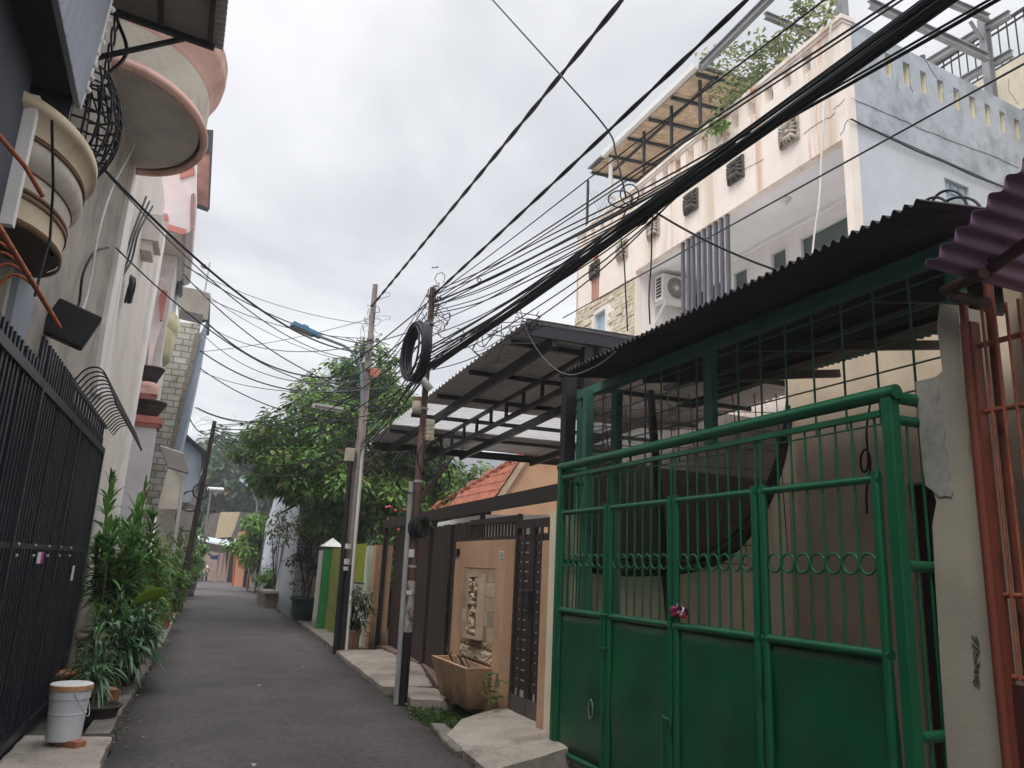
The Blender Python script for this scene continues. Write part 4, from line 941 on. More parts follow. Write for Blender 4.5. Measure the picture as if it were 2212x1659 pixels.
for j in range(24):                                     # tile columns run down the slope; laid in rows
    y = YG - .1 + j*.2
    for i in range(nrow):
        s0 = Ls*i/nrow
        if s0 > (a1.x - a0.x)*math.sqrt(1 + sl*sl)*(1.02 - j*.2/5.2): continue
        c = V((a0.x, y, zr_(a0.x))) + D*s0
        rows = []
        for q in range(2):
            rows.append([c + D*(q*.27) + up*(.035 + .028*math.cos(2*math.pi*t/5) - .02*q*0 + (.022 if q == 0 else .0)) + V((0, .2*t/5, 0)) for t in range(6)])
        m.grid(rows, smooth=True)
m.build('tile_roof', tile, hb)
m = MB(); m.box(a0.x + .3, xr + 3.4, YG + .16, YG + 6, 0, zr_(a0.x) - .12); m.build('house_wall', M_or, hb)
m = MB(); nr_ = 16; hA = V((a1.x, YG - .1, a1.z + .05)); hB = V((a0.x, YG + 5.0, a0.z + .06))
for i in range(nr_):
    c = hA.lerp(hB, (i + .5)/nr_); c2 = hA.lerp(hB, (i + 1.15)/nr_); m.tube([c - V((0,0,.02)), c2 + V((0,0,.02))], [.11,.09], 8)
m.build('ridge_tiles', tile, hb)
m = MB(); m.add([hA, hB, V((a1.x + 4, YG + 5, a0.z)), V((a1.x + 4, YG - .1, a1.z))], [(0,1,2,3)]); m.build('rear_slope', tile, hb)
# white van-like sheet roof glimpsed over the gate
m = MB(); p0, p1 = px(945, 1140, 5.2), px(1040, 1112, 5.2); m.grid([[(5.2, p1.y, p1.z), (6.6, p1.y, p1.z + .1)], [(5.2, p0.y, p1.z - .04), (6.6, p0.y, p1.z + .06)]], thick=(0,0,-.12)); m.box(5.3, 6.5, p1.y + .1, p0.y - .1, 0, p1.z - .14)
tag(m.build('white_store', M_white), 'white topped store box glimpsed above the brown folding gate', 'store')
# ================================================================== poles, lamps, boxes and wires
M_rpole = mat('rusty_pole', S(104,78,70), rough=.7, var=.3, scale=6, dirt=S(62,52,52), dirt_amt=.7, dirt_scale=3, streak=True, bump=.2)
M_gpole = mat('grey_steel_pole', S(122,112,108), rough=.6, var=.2, scale=3, dirt=S(86,72,66), dirt_amt=.6, dirt_scale=3, streak=True, bump=.12)
M_bit = mat('bitumen_paint', S(36,32,34), rough=.6, var=.2, bump=.1)
M_peel = mat('peeling_white_paint', S(184,178,172), rough=.85, var=.2, scale=8, dirt=S(80,68,64), dirt_amt=.95, dirt_scale=11, cov=.42, bump=.2)
M_pvc = mat('grey_pvc', S(176,176,176), rough=.5, var=.12, dirt=S(120,112,104), dirt_amt=.5, dirt_scale=4, bump=.03)
M_beige = mat('beige_plastic', S(196,186,166), rough=.6, var=.1, dirt=S(130,118,100), dirt_amt=.5, dirt_scale=8, bump=.05)
P2 = V((2.78, 9.61, 0)); P1 = V((3.07, 14.9, 0))
p2 = empty('utility_pole', P2, 'rusty brown steel pole with coiled cable, white stained base and grey pipe', 'utility pole')
T2 = py(935, 622, 9.61)
def along(a, b, t): return V(a).lerp(V(b), t)
m = MB(); A, Bp = P2 + V((0,0,.78)), T2
m.tube([along(P2, T2, t) for t in (.27, .45, .62, .621, .8, 1)], [.055,.053,.052,.045,.043,.042], 12); m.build('shaft', M_rpole, p2)
m = MB(); m.tube([P2 + V((0,0,-.05)), along(P2, T2, .155)], [.062,.06], 12); m.build('tarred_base', M_bit, p2)
m = MB(); m.tube([along(P2, T2, .155), along(P2, T2, .27)], [.058,.057], 12); m.build('peeling_band', M_peel, p2)
m = MB(); q = gz(856, 1515); a = V((P2.x - .085, P2.y - .03, 0)); b = py(888, 1040, 9.6); m.tube([a, V((b.x, P2.y - .02, b.z))], .032, 8); m.build('side_pipe', M_pvc, p2)
for t in (.30, .5, .68, .74, .9):
    m = MB(); c = along(P2, T2, t); m.tube([c, c + V((0,0,.03))], .06, 12); m.build('clamp', M_pvc, p2)
def coil(name, c, h, rad, n, rr, seed, mt, parent=None, spread=.05, sq=1.0):
    rg = random.Random(seed); m = MB(); h = V(h).normalized(); nn = h.cross(V((0,0,1))).normalized()
    for k in range(n):
        r_ = rad*rg.uniform(.86, 1.06); off = nn*rg.uniform(-spread, spread) + V((0,0,rg.uniform(-.02,.02))); ph = rg.uniform(0, 6.28); e = rg.uniform(.95,1.05)
        m.tube([V(c) + off + h*math.cos(2*math.pi*i/28)*r_*e*sq + V((0,0,math.sin(2*math.pi*i/28)*r_)) + nn*math.sin(2*math.pi*i/28 + ph)*.02 for i in range(28)], rr, 5, closed=True)
    return m.build(name, mt, parent)
cc = py(899, 760, 9.5); o = coil('cable_coil', cc, (-.06, 1, 0), .37, 28, .014, 3, M_cable, spread=.06); tag(o, 'thick hanging coil of black cable high on the rusty pole', 'cable coil')
cc = py(905, 1140, 9.52); o = coil('cable_coil', cc, (.8, .3, 0), .12, 22, .006, 4, M_cable, spread=.1); tag(o, 'tangled small bundle of black wire tied low on the rusty pole', 'cable coil')
for (x, y, r_, n, s_) in ((935,990,.22,3,5),(880,1020,.26,2,6),(950,1030,.18,2,8)):
    cc = py(x, y, 9.55); o = coil('cable_coil', cc, (.75, .5, 0), r_, n, .008, s_, M_cable, spread=.06); tag(o, 'thin loose loop of black cable beside the middle of the rusty pole', 'cable coil', 'loose loops on the rusty pole')
def can(name, a, b, r_, mt, lab, cap=None):
    m = MB(); d = (V(b)-V(a)); m.tube([a, along(a,b,.03), along(a,b,.97), b], [r_*.85, r_, r_, r_*.85], 14); o = m.build(name, mt); tag(o, lab, 'junction box')
    if cap: m = MB(); m.tube([V(b), V(b) + d.normalized()*.05], r_*1.06, 14); m.build('cap', cap, o)
    return o
can('splice_canister', py(912, 880/1*0+818, 9.52) , py(931, 842, 9.52), .048, M_white, 'tilted white splice canister on the rusty pole below the coil')
can('splice_canister', py(900, 893, 9.5), py(901, 866, 9.5), .058, M_beige, 'upright cream splice canister with brown cap left of the rusty pole', mat('brown_cap', S(140,120,96), bump=0))
bx = py(927, 930, 9.53); b_ = empty('terminal_box', bx, 'beige ribbed terminal box on the rusty pole below the canisters', 'junction box')
m = MB(); m.box(bx.x - .045, bx.x + .055, bx.y - .06, bx.y + .04, bx.z - .14, bx.z + .14); m.build('housing', M_beige, b_, bevel=.012)
m = MB()
for k in range(4): m.box(bx.x - .055, bx.x - .0455, bx.y - .055, bx.y + .03, bx.z - .1 + k*.055, bx.z - .08 + k*.055)
for k in range(4): m.box(bx.x - .03, bx.x + .03, bx.y - .068, bx.y - .0605, bx.z - .1 + k*.055, bx.z - .08 + k*.055)
m.build('ribs', M_beige, b_)
# pole 1 with street lamp
p1 = empty('lamp_post', P1, 'tall tapering grey steel pole with blue street lamp arm over the lane', 'utility pole')
T1 = py(811, 615, 14.9)
m = MB(); pts = [0, .28, .281, .55, .551, .78, .781, 1]; rr = [.115,.108,.098,.092,.08,.075,.06,.052]
m.tube([along(P1, T1, t) for t in pts], rr, 14); m.build('shaft', M_gpole, p1)
m = MB(); m.tube([P1 + V((0,0,-.03)), along(P1, T1, .22)], .118, 14); m.build('tarred_base', M_bit, p1)
m = MB(); q0 = gz(742, 1412); q1 = py(784, 968, 14.82); m.tube([V((q0.x + .02, 14.78, 0)), q1], .032, 8); m.build('white_conduit', M_white, p1)
m = MB(); q1 = py(764, 985, 14.8); m.tube([V((P1.x - .12, 14.78, 0)), V((q1.x - .05, 14.8, q1.z))], .05, 8); m.build('dark_pipe', M_bit, p1)
for t in (.3, .42, .52, .64, .72, .83):
    m = MB(); c = along(P1, T1, t); m.tube([c, c + V((0,0,.04))], .105 - t*.04, 12); m.build('clamp', M_rpole, p1)
arm = [py(x, y, 14.75) for (x, y) in ((782,880),(781,830),(779,793),(768,770),(748,750),(720,738),(686,725))]
m = MB(); m.tube(spline(arm, 5), .03, 8); m.build('lamp_arm', mat('blue_grey_paint', S(118,128,138), rough=.5, bump=0), p1)
la, lb_ = py(690, 727, 14.72), py(630, 700, 14.6)
M_blue = mat('lamp_blue', S(78,120,150), rough=.45, var=.1, bump=0)
d = (lb_ - la); u = d.normalized(); sd = u.cross(V((0,0,1))).normalized(); up = sd.cross(u)
m = MB(); m.obox(la.lerp(lb_, .58), u*d.length*.42, sd*.11, up*.045); m.obox(la.lerp(lb_, .08), u*d.length*.12, sd*.05, up*.04); m.obox(la.lerp(lb_, .55) + up*.07, u*.06, sd*.05, up*.024)
lh = m.build('lamp_head', M_blue, p1, bevel=.012)
m = MB(); m.obox(la.lerp(lb_, .6) - up*.048, u*d.length*.33, sd*.085, up*.006); m.build('lens', mat('lamp_lens', S(150,146,136), rough=.3, bump=0), lh)
fl = py(735, 868, 14.7); 
t_ = empty('tube_lamp', fl, 'old white tube lamp on a bracket arm of the tall grey pole', 'lamp')
m = MB(); a, b = py(771, 876, 14.85), py(698, 863, 14.5); m.tube([a, b], .02, 6); m.build('arm', M_stl, t_)
a, b = py(678, 874, 14.45), py(738, 884, 14.6); m = MB(); m.bar(a, b, .16, .05); m.build('housing', M_pvc, t_)
m = MB(); m.tube([a + V((0,0,-.045)), b + V((0,0,-.045))], .018, 8); m.build('tube', M_white, t_)
for (x, y, w_, h_, mt, lb) in ((755,983,.09,.26,M_beige,'cream box with a rusty bracket on the left of the tall grey pole'),(809,806,.1,.18,mat('orange_plastic', S(178,112,88), rough=.6, bump=0),'small faded orange box on the right of the tall grey pole')):
    c = py(x, y, 14.82); m = MB(); m.box(c.x - w_, c.x + w_, c.y - .07, c.y + .05, c.z - h_/2, c.z + h_/2); o = m.build('meter_box', mt, bevel=.015); tag(o, lb, 'junction box')
    m = MB(); m.bar((c.x - .35 if x < 780 else c.x - .2, c.y - .0, c.z + h_*.3), (c.x + .12, c.y, c.z + h_*.25), .03, .03); m.build('bracket', M_rpole, o)
# stickers on the poles
for (x, y, Y, w_, h_) in ((751,1180,14.76,.16,.09),(747,1213,14.77,.16,.1),(744,1228,14.77,.14,.07),(889,1195,9.54,.1,.1),(884,1280,9.54,.1,.05)):
    c = py(x, y, Y); m = MB(); R0 = .112 if Y > 12 else .066
    rows = [[(c.x + math.sin(t)*R0*1.0, Y + .10 - math.cos(t)*R0*1.15, c.z + dz) for t in (-.7,-.35,0,.35,.7)] for dz in (-h_/2, h_/2)]
    if Y > 12: m.grid(rows, thick=(0,.002,0))
    else: m.box(c.x - w_*.35, c.x + w_*.35, Y + .005, Y + .0085, c.z - h_/2, c.z + h_/2)
    tag(m.build('paper_sticker', M_white), 'torn white paper sticker pasted on a steel pole', 'sticker', 'stickers pasted on the poles')
# far leaning pole on the left
P3 = gz(382, 1328); T3 = py(464, 910, P3.y)
p3 = empty('utility_pole', P3, 'dark slender pole leaning right on the left side of the lane', 'utility pole')
m = MB(); m.tube([along(P3, T3, t) for t in (0, .35, .36, .7, .71, 1)], [.1,.09,.08,.075,.068,.06], 10); m.build('shaft', mat('dark_pole', S(66,56,54), rough=.7, var=.25, dirt=S(128,96,82), dirt_amt=.5, dirt_scale=2.5, streak=True, bump=.1), p3)
for (x, y, r_) in ((412,1082,.32),(408,1120,.36),(433,1060,.22)):
    o = coil('cable_coil', py(x, y, P3.y - .1), (.9,.3,0), r_, 2, .012, int(x), M_cable, spread=.05); tag(o, 'black cable loop hung on the dark leaning pole', 'cable coil', 'cable loops on the leaning pole')
# ------------------------------------------------------------------ wires
wr = random.Random(17)
def wire(a, b, sag=.1, r=.01, n=22, wob=0.0):
    a, b = V(a), V(b); pts = []
    for i in range(n + 1):
        t = i/n; p = a.lerp(b, t); p.z -= sag*4*t*(1-t); p += V((math.sin(t*9 + a.x*7)*wob, 0, math.sin(t*13 + b.z*3)*wob)); pts.append(p)
    m = MB(); m.tube(pts, r, 5); return m
def twisted(a, b, sag, r, pitch=1.1):
    a, b = V(a), V(b); L_ = (b-a).length; n = int(L_/pitch*7); m = MB(); d = (b-a).normalized(); s1 = d.cross(V((0,0,1))).normalized(); s2 = s1.cross(d)
    for ph in (0, math.pi):
        pts = []
        for i in range(n + 1):
            t = i/n; p = a.lerp(b, t); p.z -= sag*4*t*(1-t); an = 2*math.pi*L_*t/pitch + ph; pts.append(p + s1*math.cos(an)*r*.8 + s2*math.sin(an)*r*.8)
        m.tube(pts, r, 5)
    return m
def put(m, lab, grp=None, mt=None): return tag(m.build('overhead_cable', mt or M_cable), lab, 'cable', grp)
A1 = along(P1, T1, .93) + V((-.05,-.06,0))
def top(x, y, X, ext=.35):                              # a point high over the near lane, carried on out of the picture
    p = px(x, y, X); return p
def run(att, x, y, X, ext): p = px(x, y, X); return p + (p - V(att))*ext
put(twisted(A1, run(A1, 1340, 0, 2.75, .5), .02, .014), 'thick twisted black cable rising alone from the tall grey pole over the lane')
A2 = T2 + V((0,-.05,-.12))
put(twisted(A2, run(A2, 1607, 0, 2.75, .4), .02, .011), 'single twisted black cable from the top of the rusty pole, left of the thick bundle')
G2 = 'cables strung from the rusty pole up over the lane'; LB2 = 'thin black cable strung from the rusty pole up over the lane beside the thick bundle'
for i, (x, y, X, s_, r_) in enumerate(((1765,0,2.8,.03,.006),(1905,0,2.85,.05,.007),(1917,0,2.9,.06,.006),(2062,0,2.95,.16,.010),(2072,3,2.95,.1,.007))):
    a = T2 + V((wr.uniform(-.04,.05), -.05, -.14 - i*.035)); put(wire(a, run(a, x, y, X, .35), s_, r_, wob=.006), LB2, G2)
# the thick bundle
A3 = py(935, 792, 9.52); E3 = run(A3, 2003, 0, 2.86, .3)
LB3 = 'black cable inside the thick dark bundle running diagonally before the white house'
for k in range(15):
    a = 2.4*k; rad = .0 if k == 0 else .012 + .045*math.sqrt(k/15); off = V((math.cos(a)*rad*.9, 0, math.sin(a)*rad))
    e = E3 + off*1.05 + V((wr.uniform(-.01,.01), 0, wr.uniform(-.015,.015)))
    st0 = A3 + off*.6 + V((-.12*wr.random(), .1*wr.random(), 0)) if k % 3 else A3 + V((-.05, 0, .08 + .05*k/3))
    put(wire(st0, e, .035 + wr.uniform(-.02,.05) + (.1 if k % 3 == 0 else 0), wr.choice((.007,.010,.014)), wob=.009), LB3, 'cables of the thick bundle')
    if k < 9: put(wire(st0 + V((-.0,.02,0)), along(P1, T1, .5 + .02*k) + V((.08,-.08,0)), .1 + .04*wr.random(), wr.choice((.007,.010))), 'black cable sagging between the rusty pole and the tall grey pole', 'cables between the poles')
for i in range(7):
    a = T2 + V((wr.uniform(-.05,.05), -.05, -.1 - i*.05)); put(wire(a, px(1650 - i*30, 262 + i*25, 2.86), .05 + .02*i, wr.choice((.006,.007,.009)), wob=.008), LB2, G2)
for i in range(5):
    a = along(P2, T2, .9 - i*.03); put(wire(a, px(1560 - i*30, 335 + i*28, 2.86), .1 + .04*i, .006, wob=.008), LB2, G2)
# long single lines across the white house
put(wire(px(1216,687,5.0) , px(2230,128,5.0), .0, .009), 'long straight thin black line crossing in front of the balcony and pale blue wall')
put(wire(px(1390,442,3.2), px(1690,588,4.2), .05, .010), 'dark service cable dropping from the bundle to the corrugated green canopy')
a = px(1060, -5, 2.2); b = px(1312, 280, 2.8); c = px(1352, 425, 2.86)
m = MB(); m.tube(spline([a, px(1216,168,2.5), b, px(1330,330,2.84), c], 6), .008, 5); put(m, 'thin cable coming down from the sky to meet the thick bundle')
m = MB(); m.tube(spline([px(x,y,2.9) for (x,y) in ((1360,440),(1340,490),(1348,560),(1352,640),(1356,715))], 5), .006, 5); put(m, 'thin wire hanging straight down from the bundle to the carport roof')
m = MB(); m.tube(spline([px(x,y,2.9) for (x,y) in ((1412,440),(1408,500),(1407,560),(1402,640),(1404,700))], 5), .006, 5); put(m, 'thin wire hanging beside the air conditioner')
for (x, y, w_, h_) in ((1376,475,22,12),(1340,430,26,18),(1360,420,20,22),(1035,605,4,4)):
    m = MB(); m.tube([px(x + math.cos(t*math.pi/10)*w_, y + math.sin(t*math.pi/10)*h_, 2.84) for t in range(20)], .006, 5, closed=True); tag(m.build('wire_loop', M_cable), 'small loop of spare wire hanging from the thick bundle', 'wire loop', 'wire loops on the bundle')
# wires between the two right-hand poles and on to the leaning pole
G4 = 'cables between the poles'; LB4 = 'black cable sagging between the rusty pole and the tall grey pole'
for k in range(9):
    a = along(P2, T2, .99 - k*.03) + V((-.05, .03, 0)); b = along(P1, T1, .74 - k*.03 + wr.uniform(-.02,.02)) + V((.0, -.08, 0)); put(wire(a, b, wr.uniform(.0,.25), wr.choice((.006,.008,.011))), LB4, G4)
LB5 = 'black cable running on from the tall grey pole to the leaning pole across the lane'
for k in range(7):
    a = along(P1, T1, .72 - k*.035) + V((-.06, .05, 0)); b = along(P3, T3, .98 - k*.012); put(wire(a, b, .25 + k*.08, wr.choice((.011,.014))), LB5, 'cables to the leaning pole')
for k in range(4):
    a = along(P2, T2, .97 - k*.05); b = along(P3, T3, .97 - k*.02); put(wire(a, b, .5 + k*.1, .010), 'black cable spanning from the rusty pole to the leaning pole', 'long spans to the leaning pole')
# wires to the left houses
LB6 = 'cable slung across the lane from the left house fronts to the tall grey pole'
for (a, b, s_, r_) in ((pl(200,340,.06), along(P1,T1,.80), .45, .014), (pl(250,535,.05), along(P1,T1,.70), .5, .009), (pl(235,380,.05), along(P1,T1,.78), .5, .008),
        (pl(396,570,.3), along(P1,T1,.82), .25, .012), (pl(396,592,.3), along(P1,T1,.68), .35, .012), (pl(440,690,.8), along(P1,T1,.74), .5, .016), (pl(432,757,.8), along(P1,T1,.70), .4, .014), (pl(425,880,.7), along(P1,T1,.68), .5, .014), (pl(432,795,.8), along(P1,T1,.60), .3, .012), (pl(410,905,.7), T3 - V((0,0,.3)), .2, .014),
        (pl(398,575,.3), along(P1,T1,.88), .2, .007), (pl(400,600,.3), along(P1,T1,.76), .3, .007), (pl(440,640,.8), along(P1,T1,.84), .2, .008), (pl(445,700,.8), along(P2,T2,.9), .5, .008), (pl(436,720,.8), along(P2,T2,.8), .6, .008), (pl(430,800,.75), along(P2,T2,.75), .3, .008), (pl(420,880,.7), along(P2,T2,.7), .4, .009), (pl(432,760,.8), along(P1,T1,.9), .1, .007)):
    put(wire(a, b, s_, r_), LB6, 'cables crossing to the left houses', M_cable if r_ > .008 else M_cable2)
# tangles round the pole heads
def tangle(c, n, R_, seed, lab):
    rg = random.Random(seed); m = MB()
    for k in range(n):
        c0 = V(c) + V((rg.gauss(0, .06), rg.gauss(0,.06), rg.gauss(0,.14))); u = V((rg.gauss(0,1), rg.gauss(0,1), rg.gauss(0,.4))).normalized(); v = u.cross(V((rg.gauss(0,1), rg.gauss(0,1), rg.gauss(0,1)))).normalized()
        ra, rb = R_*rg.uniform(.4,1.5), R_*rg.uniform(.3,1.0); a0 = rg.uniform(0,6.28); da = rg.uniform(2.2, 6.8); P = []
        for q in range(19):
            a = a0 + da*q/18; P.append(c0 + V((rg.gauss(0,R_*.06), rg.gauss(0,R_*.06), rg.gauss(0,R_*.06))) + u*(math.cos(a) - math.cos(a0))*ra*.8 + v*(math.sin(a) - math.sin(a0))*rb - V((0,0,.15*R_*(q/18)**2)))
        m.tube(P, rg.choice((.004,.005,.007)), 4)
    tag(m.build('wire_tangle', M_cable), lab, 'wire tangle')
tangle(T2 - V((0,0,.15)), 22, .09, 1, 'dense tangle of loose wires round the head of the rusty pole')
tangle(T2 + V((.15,-.1,-.55)), 9, .2, 5, 'loose curling wire ends right of the coil on the rusty pole')
tangle(along(P1,T1,.80) - V((.15,0,0)), 24, .2, 2, 'dense tangle of wires halfway up the tall grey pole')
tangle(along(P1,T1,.9), 12, .16, 6, 'short wires wrapped near the head of the tall grey pole')
tangle(along(P1,T1,.55) - V((.2,0,0)), 10, .3, 7, 'loose wires hanging at the tube lamp of the tall grey pole')
tangle(along(P3,T3,.97), 9, .3, 3, 'wires tied round the head of the leaning pole')
m = MB(); rg = random.Random(14)
for k in range(10):
    t = k/9; x0, y0_ = 1010 + 120*t, 735 - 55*t; P = [px(x0 + rg.uniform(-15,15), y0_ + rg.uniform(-8,8), 2.9)]
    for i in range(4): P.append(px(x0 + rg.uniform(-25,60) + i*16, y0_ + rg.uniform(-20,40), 2.95 + rg.uniform(0,.15)))
    m.tube(spline(P, 5), .005, 4)
tag(m.build('wire_tangle', M_cable), 'frayed loose wire ends under the bundle above the carport roof', 'wire tangle')
m = MB(); m.tube(spline([px(x,y,3.0) for (x,y) in ((1120,655),(1140,720),(1180,780),(1230,810),(1290,790),(1330,760))], 5), .006, 5); tag(m.build('overhead_cable', M_cable2), 'pale drooping wire hanging down over the end of the carport', 'cable')
m = MB(); m.tube(spline([px(x,y,2.95) for (x,y) in ((1060,760),(1046,778),(1072,782),(1090,745),(1160,742))], 5), .006, 5); tag(m.build('overhead_cable', M_cable2), 'short bent pale wire lying at the carport edge', 'cable')
# ================================================================== left side of the lane
FL = Fr((LX(0), 0, 0), (.03, 1, 0), (1, -.03, 0))
M_slate = mat('slate_blue_render', S(84,88,98), rough=.8, var=.1, dirt=S(62,64,72), dirt_amt=.5, dirt_scale=2, bump=.1)
M_greyblue = mat('grey_blue_paint', S(150,156,168), rough=.6, var=.08, bump=.05)
M_rawc = mat('raw_cement_wall', S(180,172,162), rough=.92, var=.14, scale=1.2, dirt=S(132,127,120), dirt_amt=.8, dirt_scale=1.6, cov=.47, bump=.25)
M_bwall = mat('beige_painted_wall', S(226,218,208), rough=.85, var=.06, dirt=S(190,182,174), dirt_amt=.4, dirt_scale=.8, bump=.06)
M_pil = mat('off_white_trim', S(248,244,239), rough=.75, var=.06, dirt=S(150,142,136), dirt_amt=.4, dirt_scale=3, streak=True, bump=.05)
M_cbal = mat('cream_balcony_render', S(218,202,174), rough=.8, var=.06, dirt=S(164,132,100), dirt_amt=.6, dirt_scale=2.5, streak=True, zs=.2, cov=.52, bump=.1)
M_cgroove = mat('brown_groove', S(120,94,74), rough=.9, var=.2, bump=.1)
M_pink = mat('salmon_pink_paint', S(226,184,170), rough=.75, var=.08, dirt=S(150,110,104), dirt_amt=.5, dirt_scale=3, streak=True, bump=.06)
M_pinkd = mat('terracotta_pink_paint', S(182,118,106), rough=.75, var=.12, dirt=S(130,76,66), dirt_amt=.5, dirt_scale=3, bump=.08)
M_gstone = mat('pale_stucco', S(206,198,184), rough=.9, var=.1, dirt=S(150,144,134), dirt_amt=.6, dirt_scale=3, bump=.35, bscale=60)
M_soff = mat('grey_soffit', S(214,208,203), rough=.9, var=.08, dirt=S(160,152,148), dirt_amt=.5, dirt_scale=1.5, bump=.06)
# slate house nearest the camera
sh_ = empty('slate_house', FL.P(4, 0), 'dark slate house front with grey blue corner post at the left edge', 'house')
m = MB(); FL.box(m, -4, 4.735, 0, 9, -5, .085); FL.box(m, 4.735, 5.62, 0, 9, -5, -.12); m.build('front_wall', M_slate, sh_)
m = MB(); FL.box(m, 5.62, 6.1, 0, 3.75, -.4, .02); m.build('corner_post', M_greyblue, sh_)
m = MB(); FL.box(m, 5.55, 6.05, 3.0, 3.42, -.25, -.02); m.build('rough_infill', M_gstone, sh_)
# half-round balconies
def half_round(root, name, yc, ry, prof, mats, nm_list):
    """prof: list of (scale, z, material index) – half ellipse bulging from the wall; rx is given inside the profile"""
    for (pts, mt, nm) in prof:
        m = MB(); xw = LX(yc, -.02 + (ry if ry < 0 else 0)); n = 36; rows = []
        for (rx, ryy, z) in pts:
            rows.append([V((xw + .03*(math.sin(a)*ryy) + math.cos(a)*rx, yc + math.sin(a)*ryy, z)) for a in [-math.pi/2 + math.pi*k/n for k in range(n+1)]])
        m.grid(rows, smooth=False)
        for i in range(len(m.s)): m.s[i] = True
        m.build(nm, mt, root)
cb_ = empty('round_balcony', (LX(5.4), 5.4, 3.4), 'near cream half round balcony with brown grooved mouldings', 'balcony')
yc = 5.36
def P_(rx, ry, z): return (rx, ry, z)
m = MB(); xw = LX(yc, -.05); n = 36
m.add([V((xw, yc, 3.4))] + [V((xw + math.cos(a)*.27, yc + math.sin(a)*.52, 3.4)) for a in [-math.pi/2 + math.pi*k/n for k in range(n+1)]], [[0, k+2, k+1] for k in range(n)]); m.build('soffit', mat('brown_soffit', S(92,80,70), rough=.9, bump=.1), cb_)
cprof = [([(.27,.52,3.4),(.285,.54,3.405),(.285,.54,3.44)], M_cgroove, 'moulding'), ([(.275,.525,3.44),(.27,.53,3.5),(.28,.55,3.56)], M_cbal, 'moulding'),
         ([(.28,.55,3.56),(.29,.56,3.565),(.29,.56,3.59),(.275,.545,3.592),(.275,.545,3.602),(.29,.56,3.604),(.29,.56,3.625),(.28,.55,3.63)], M_cgroove, 'groove'), ([(.28,.55,3.63),(.285,.56,3.68),(.29,.57,3.72)], M_gstone, 'moulding'), ([(.284,.563,3.72),(.296,.575,3.722),(.296,.575,3.735)], M_cgroove, 'groove'),
         ([(.29,.57,3.735),(.31,.6,3.76),(.335,.64,3.8),(.34,.65,3.85),(.33,.64,3.89)], M_gstone, 'bulge'), ([(.33,.64,3.89),(.345,.655,3.892),(.345,.655,3.905),(.33,.64,3.907),(.345,.655,3.909),(.345,.655,3.92),(.33,.64,3.922)], M_cgroove, 'groove'), ([(.33,.64,3.922),(.335,.65,3.97),(.37,.71,4.03),(.39,.75,4.04),(.39,.75,4.1),(.36,.71,4.11),(0.01,.02,4.1)], M_cbal, 'top_moulding')]
half_round(cb_, 'b', yc, .5, cprof, None, None)
m = MB(); FL.box(m, 4.70, 4.76, 3.32, 4.12, .086, .15); m.build('end_trim', M_pil, cb_)
# raw cement wall, trim and beige wall
rc = empty('cement_house', FL.P(8, 0), 'raw grey cement house wall between balconies behind the black gate', 'house')
m = MB(); FL.box(m, 6.1, 9.42, 0, 9.5, -4, 0); m.build('wall', M_rawc, rc)
m = MB(); Q = [(350,60),(356,62),(238,815),(240,840),(196,840),(203,800),(262,470),(276,400)]
m.prism([FL.P(*FL.hit(x, y, .0), .0) for (x, y) in ((331,80),(337,80),(281,433),(240,700),(228,815),(226,850),(198,850),(202,815),(218,700),(268,433))], FL.n*.05); m.build('trim', M_pil, rc)
m = MB(); FL.box(m, 9.0, 9.42, 1.2, 2.9, .0, .04); m.build('trim_base', M_pil, rc)
bw_ = empty('beige_house', FL.P(14, 0), 'plain beige house wall with narrow white edge strip, left of the pink pillars', 'house')
m = MB(); FL.box(m, 9.43, 13.9, 0, 7.6, -4, -.03); m.build('wall', M_bwall, bw_)
m = MB(); FL.box(m, 13.92, 14.3, 0, 7.2, -3, .03); m.build('edge_strip', M_pil, bw_)
m = MB()
for k in range(3): m.tube(spline([FL.P(*FL.hit(x, y, .03), .03) for (x, y) in ((330 - k*7, 445 - k*10),(300 - k*6, 500),(285 - k*8, 560),(262, 600 - k*4),(240, 640))], 4), .014, 5)
tag(m.build('wall_cables', M_cable), 'dark cables running down the beige wall below the pink balcony', 'cable')
o = coil('cable_coil', FL.P(*FL.hit(281, 626, .06), .06), (.0, 1, 0), .17, 6, .014, 41, M_cable, spread=.03); tag(o, 'round coil of cable hung on the beige wall at left', 'cable coil')
m = MB(); m.tube(spline([FL.P(*FL.hit(x, y, .08), .08) for (x, y) in ((320,190),(295,300),(245,400),(215,495),(198,590),(185,650),(165,700))], 5), .011, 6); tag(m.build('white_cable', M_white), 'white cable hanging slack down the raw cement wall', 'cable')
m = MB(); m.tube(spline([FL.P(*FL.hit(x, y, .05), .05) for (x, y) in ((235,535),(205,545),(180,590),(172,650),(165,670))], 5), .012, 5); tag(m.build('black_cable', M_cable), 'black cable drooping to the dark box on the cement wall', 'cable')
m = MB(); m.tube([FL.P(*FL.hit(x, y, .3), .3) for (x, y) in ((112,260),(115,400),(108,515),(90,580),(75,640))], .008, 5); tag(m.build('black_cable', M_cable), 'thin black cable hanging across the cream balcony', 'cable')
m = MB(); FL.box(m, 11.6, 12.2, 6.0, 6.4, -.03, .2); FL.box(m, 11.65, 12.15, 5.85, 6.0, -.03, .12); tag(m.build('corbel', M_soff), 'grey concrete corbel on the beige wall just beyond the pink balcony', 'corbel')
# tilted dark box
u, z = FL.hit(140, 700, .12); c = FL.P(u, z, .16)
m = MB(); m.obox(c, V((.95,.1,-.3)).normalized()*.165, V((.35,0,.9)).normalized()*.15, V((-.1,1,0)).normalized()*.06); tag(m.build('loudspeaker_box', M_blk, bevel=.015), 'dark square box tilted on the raw cement wall', 'box')
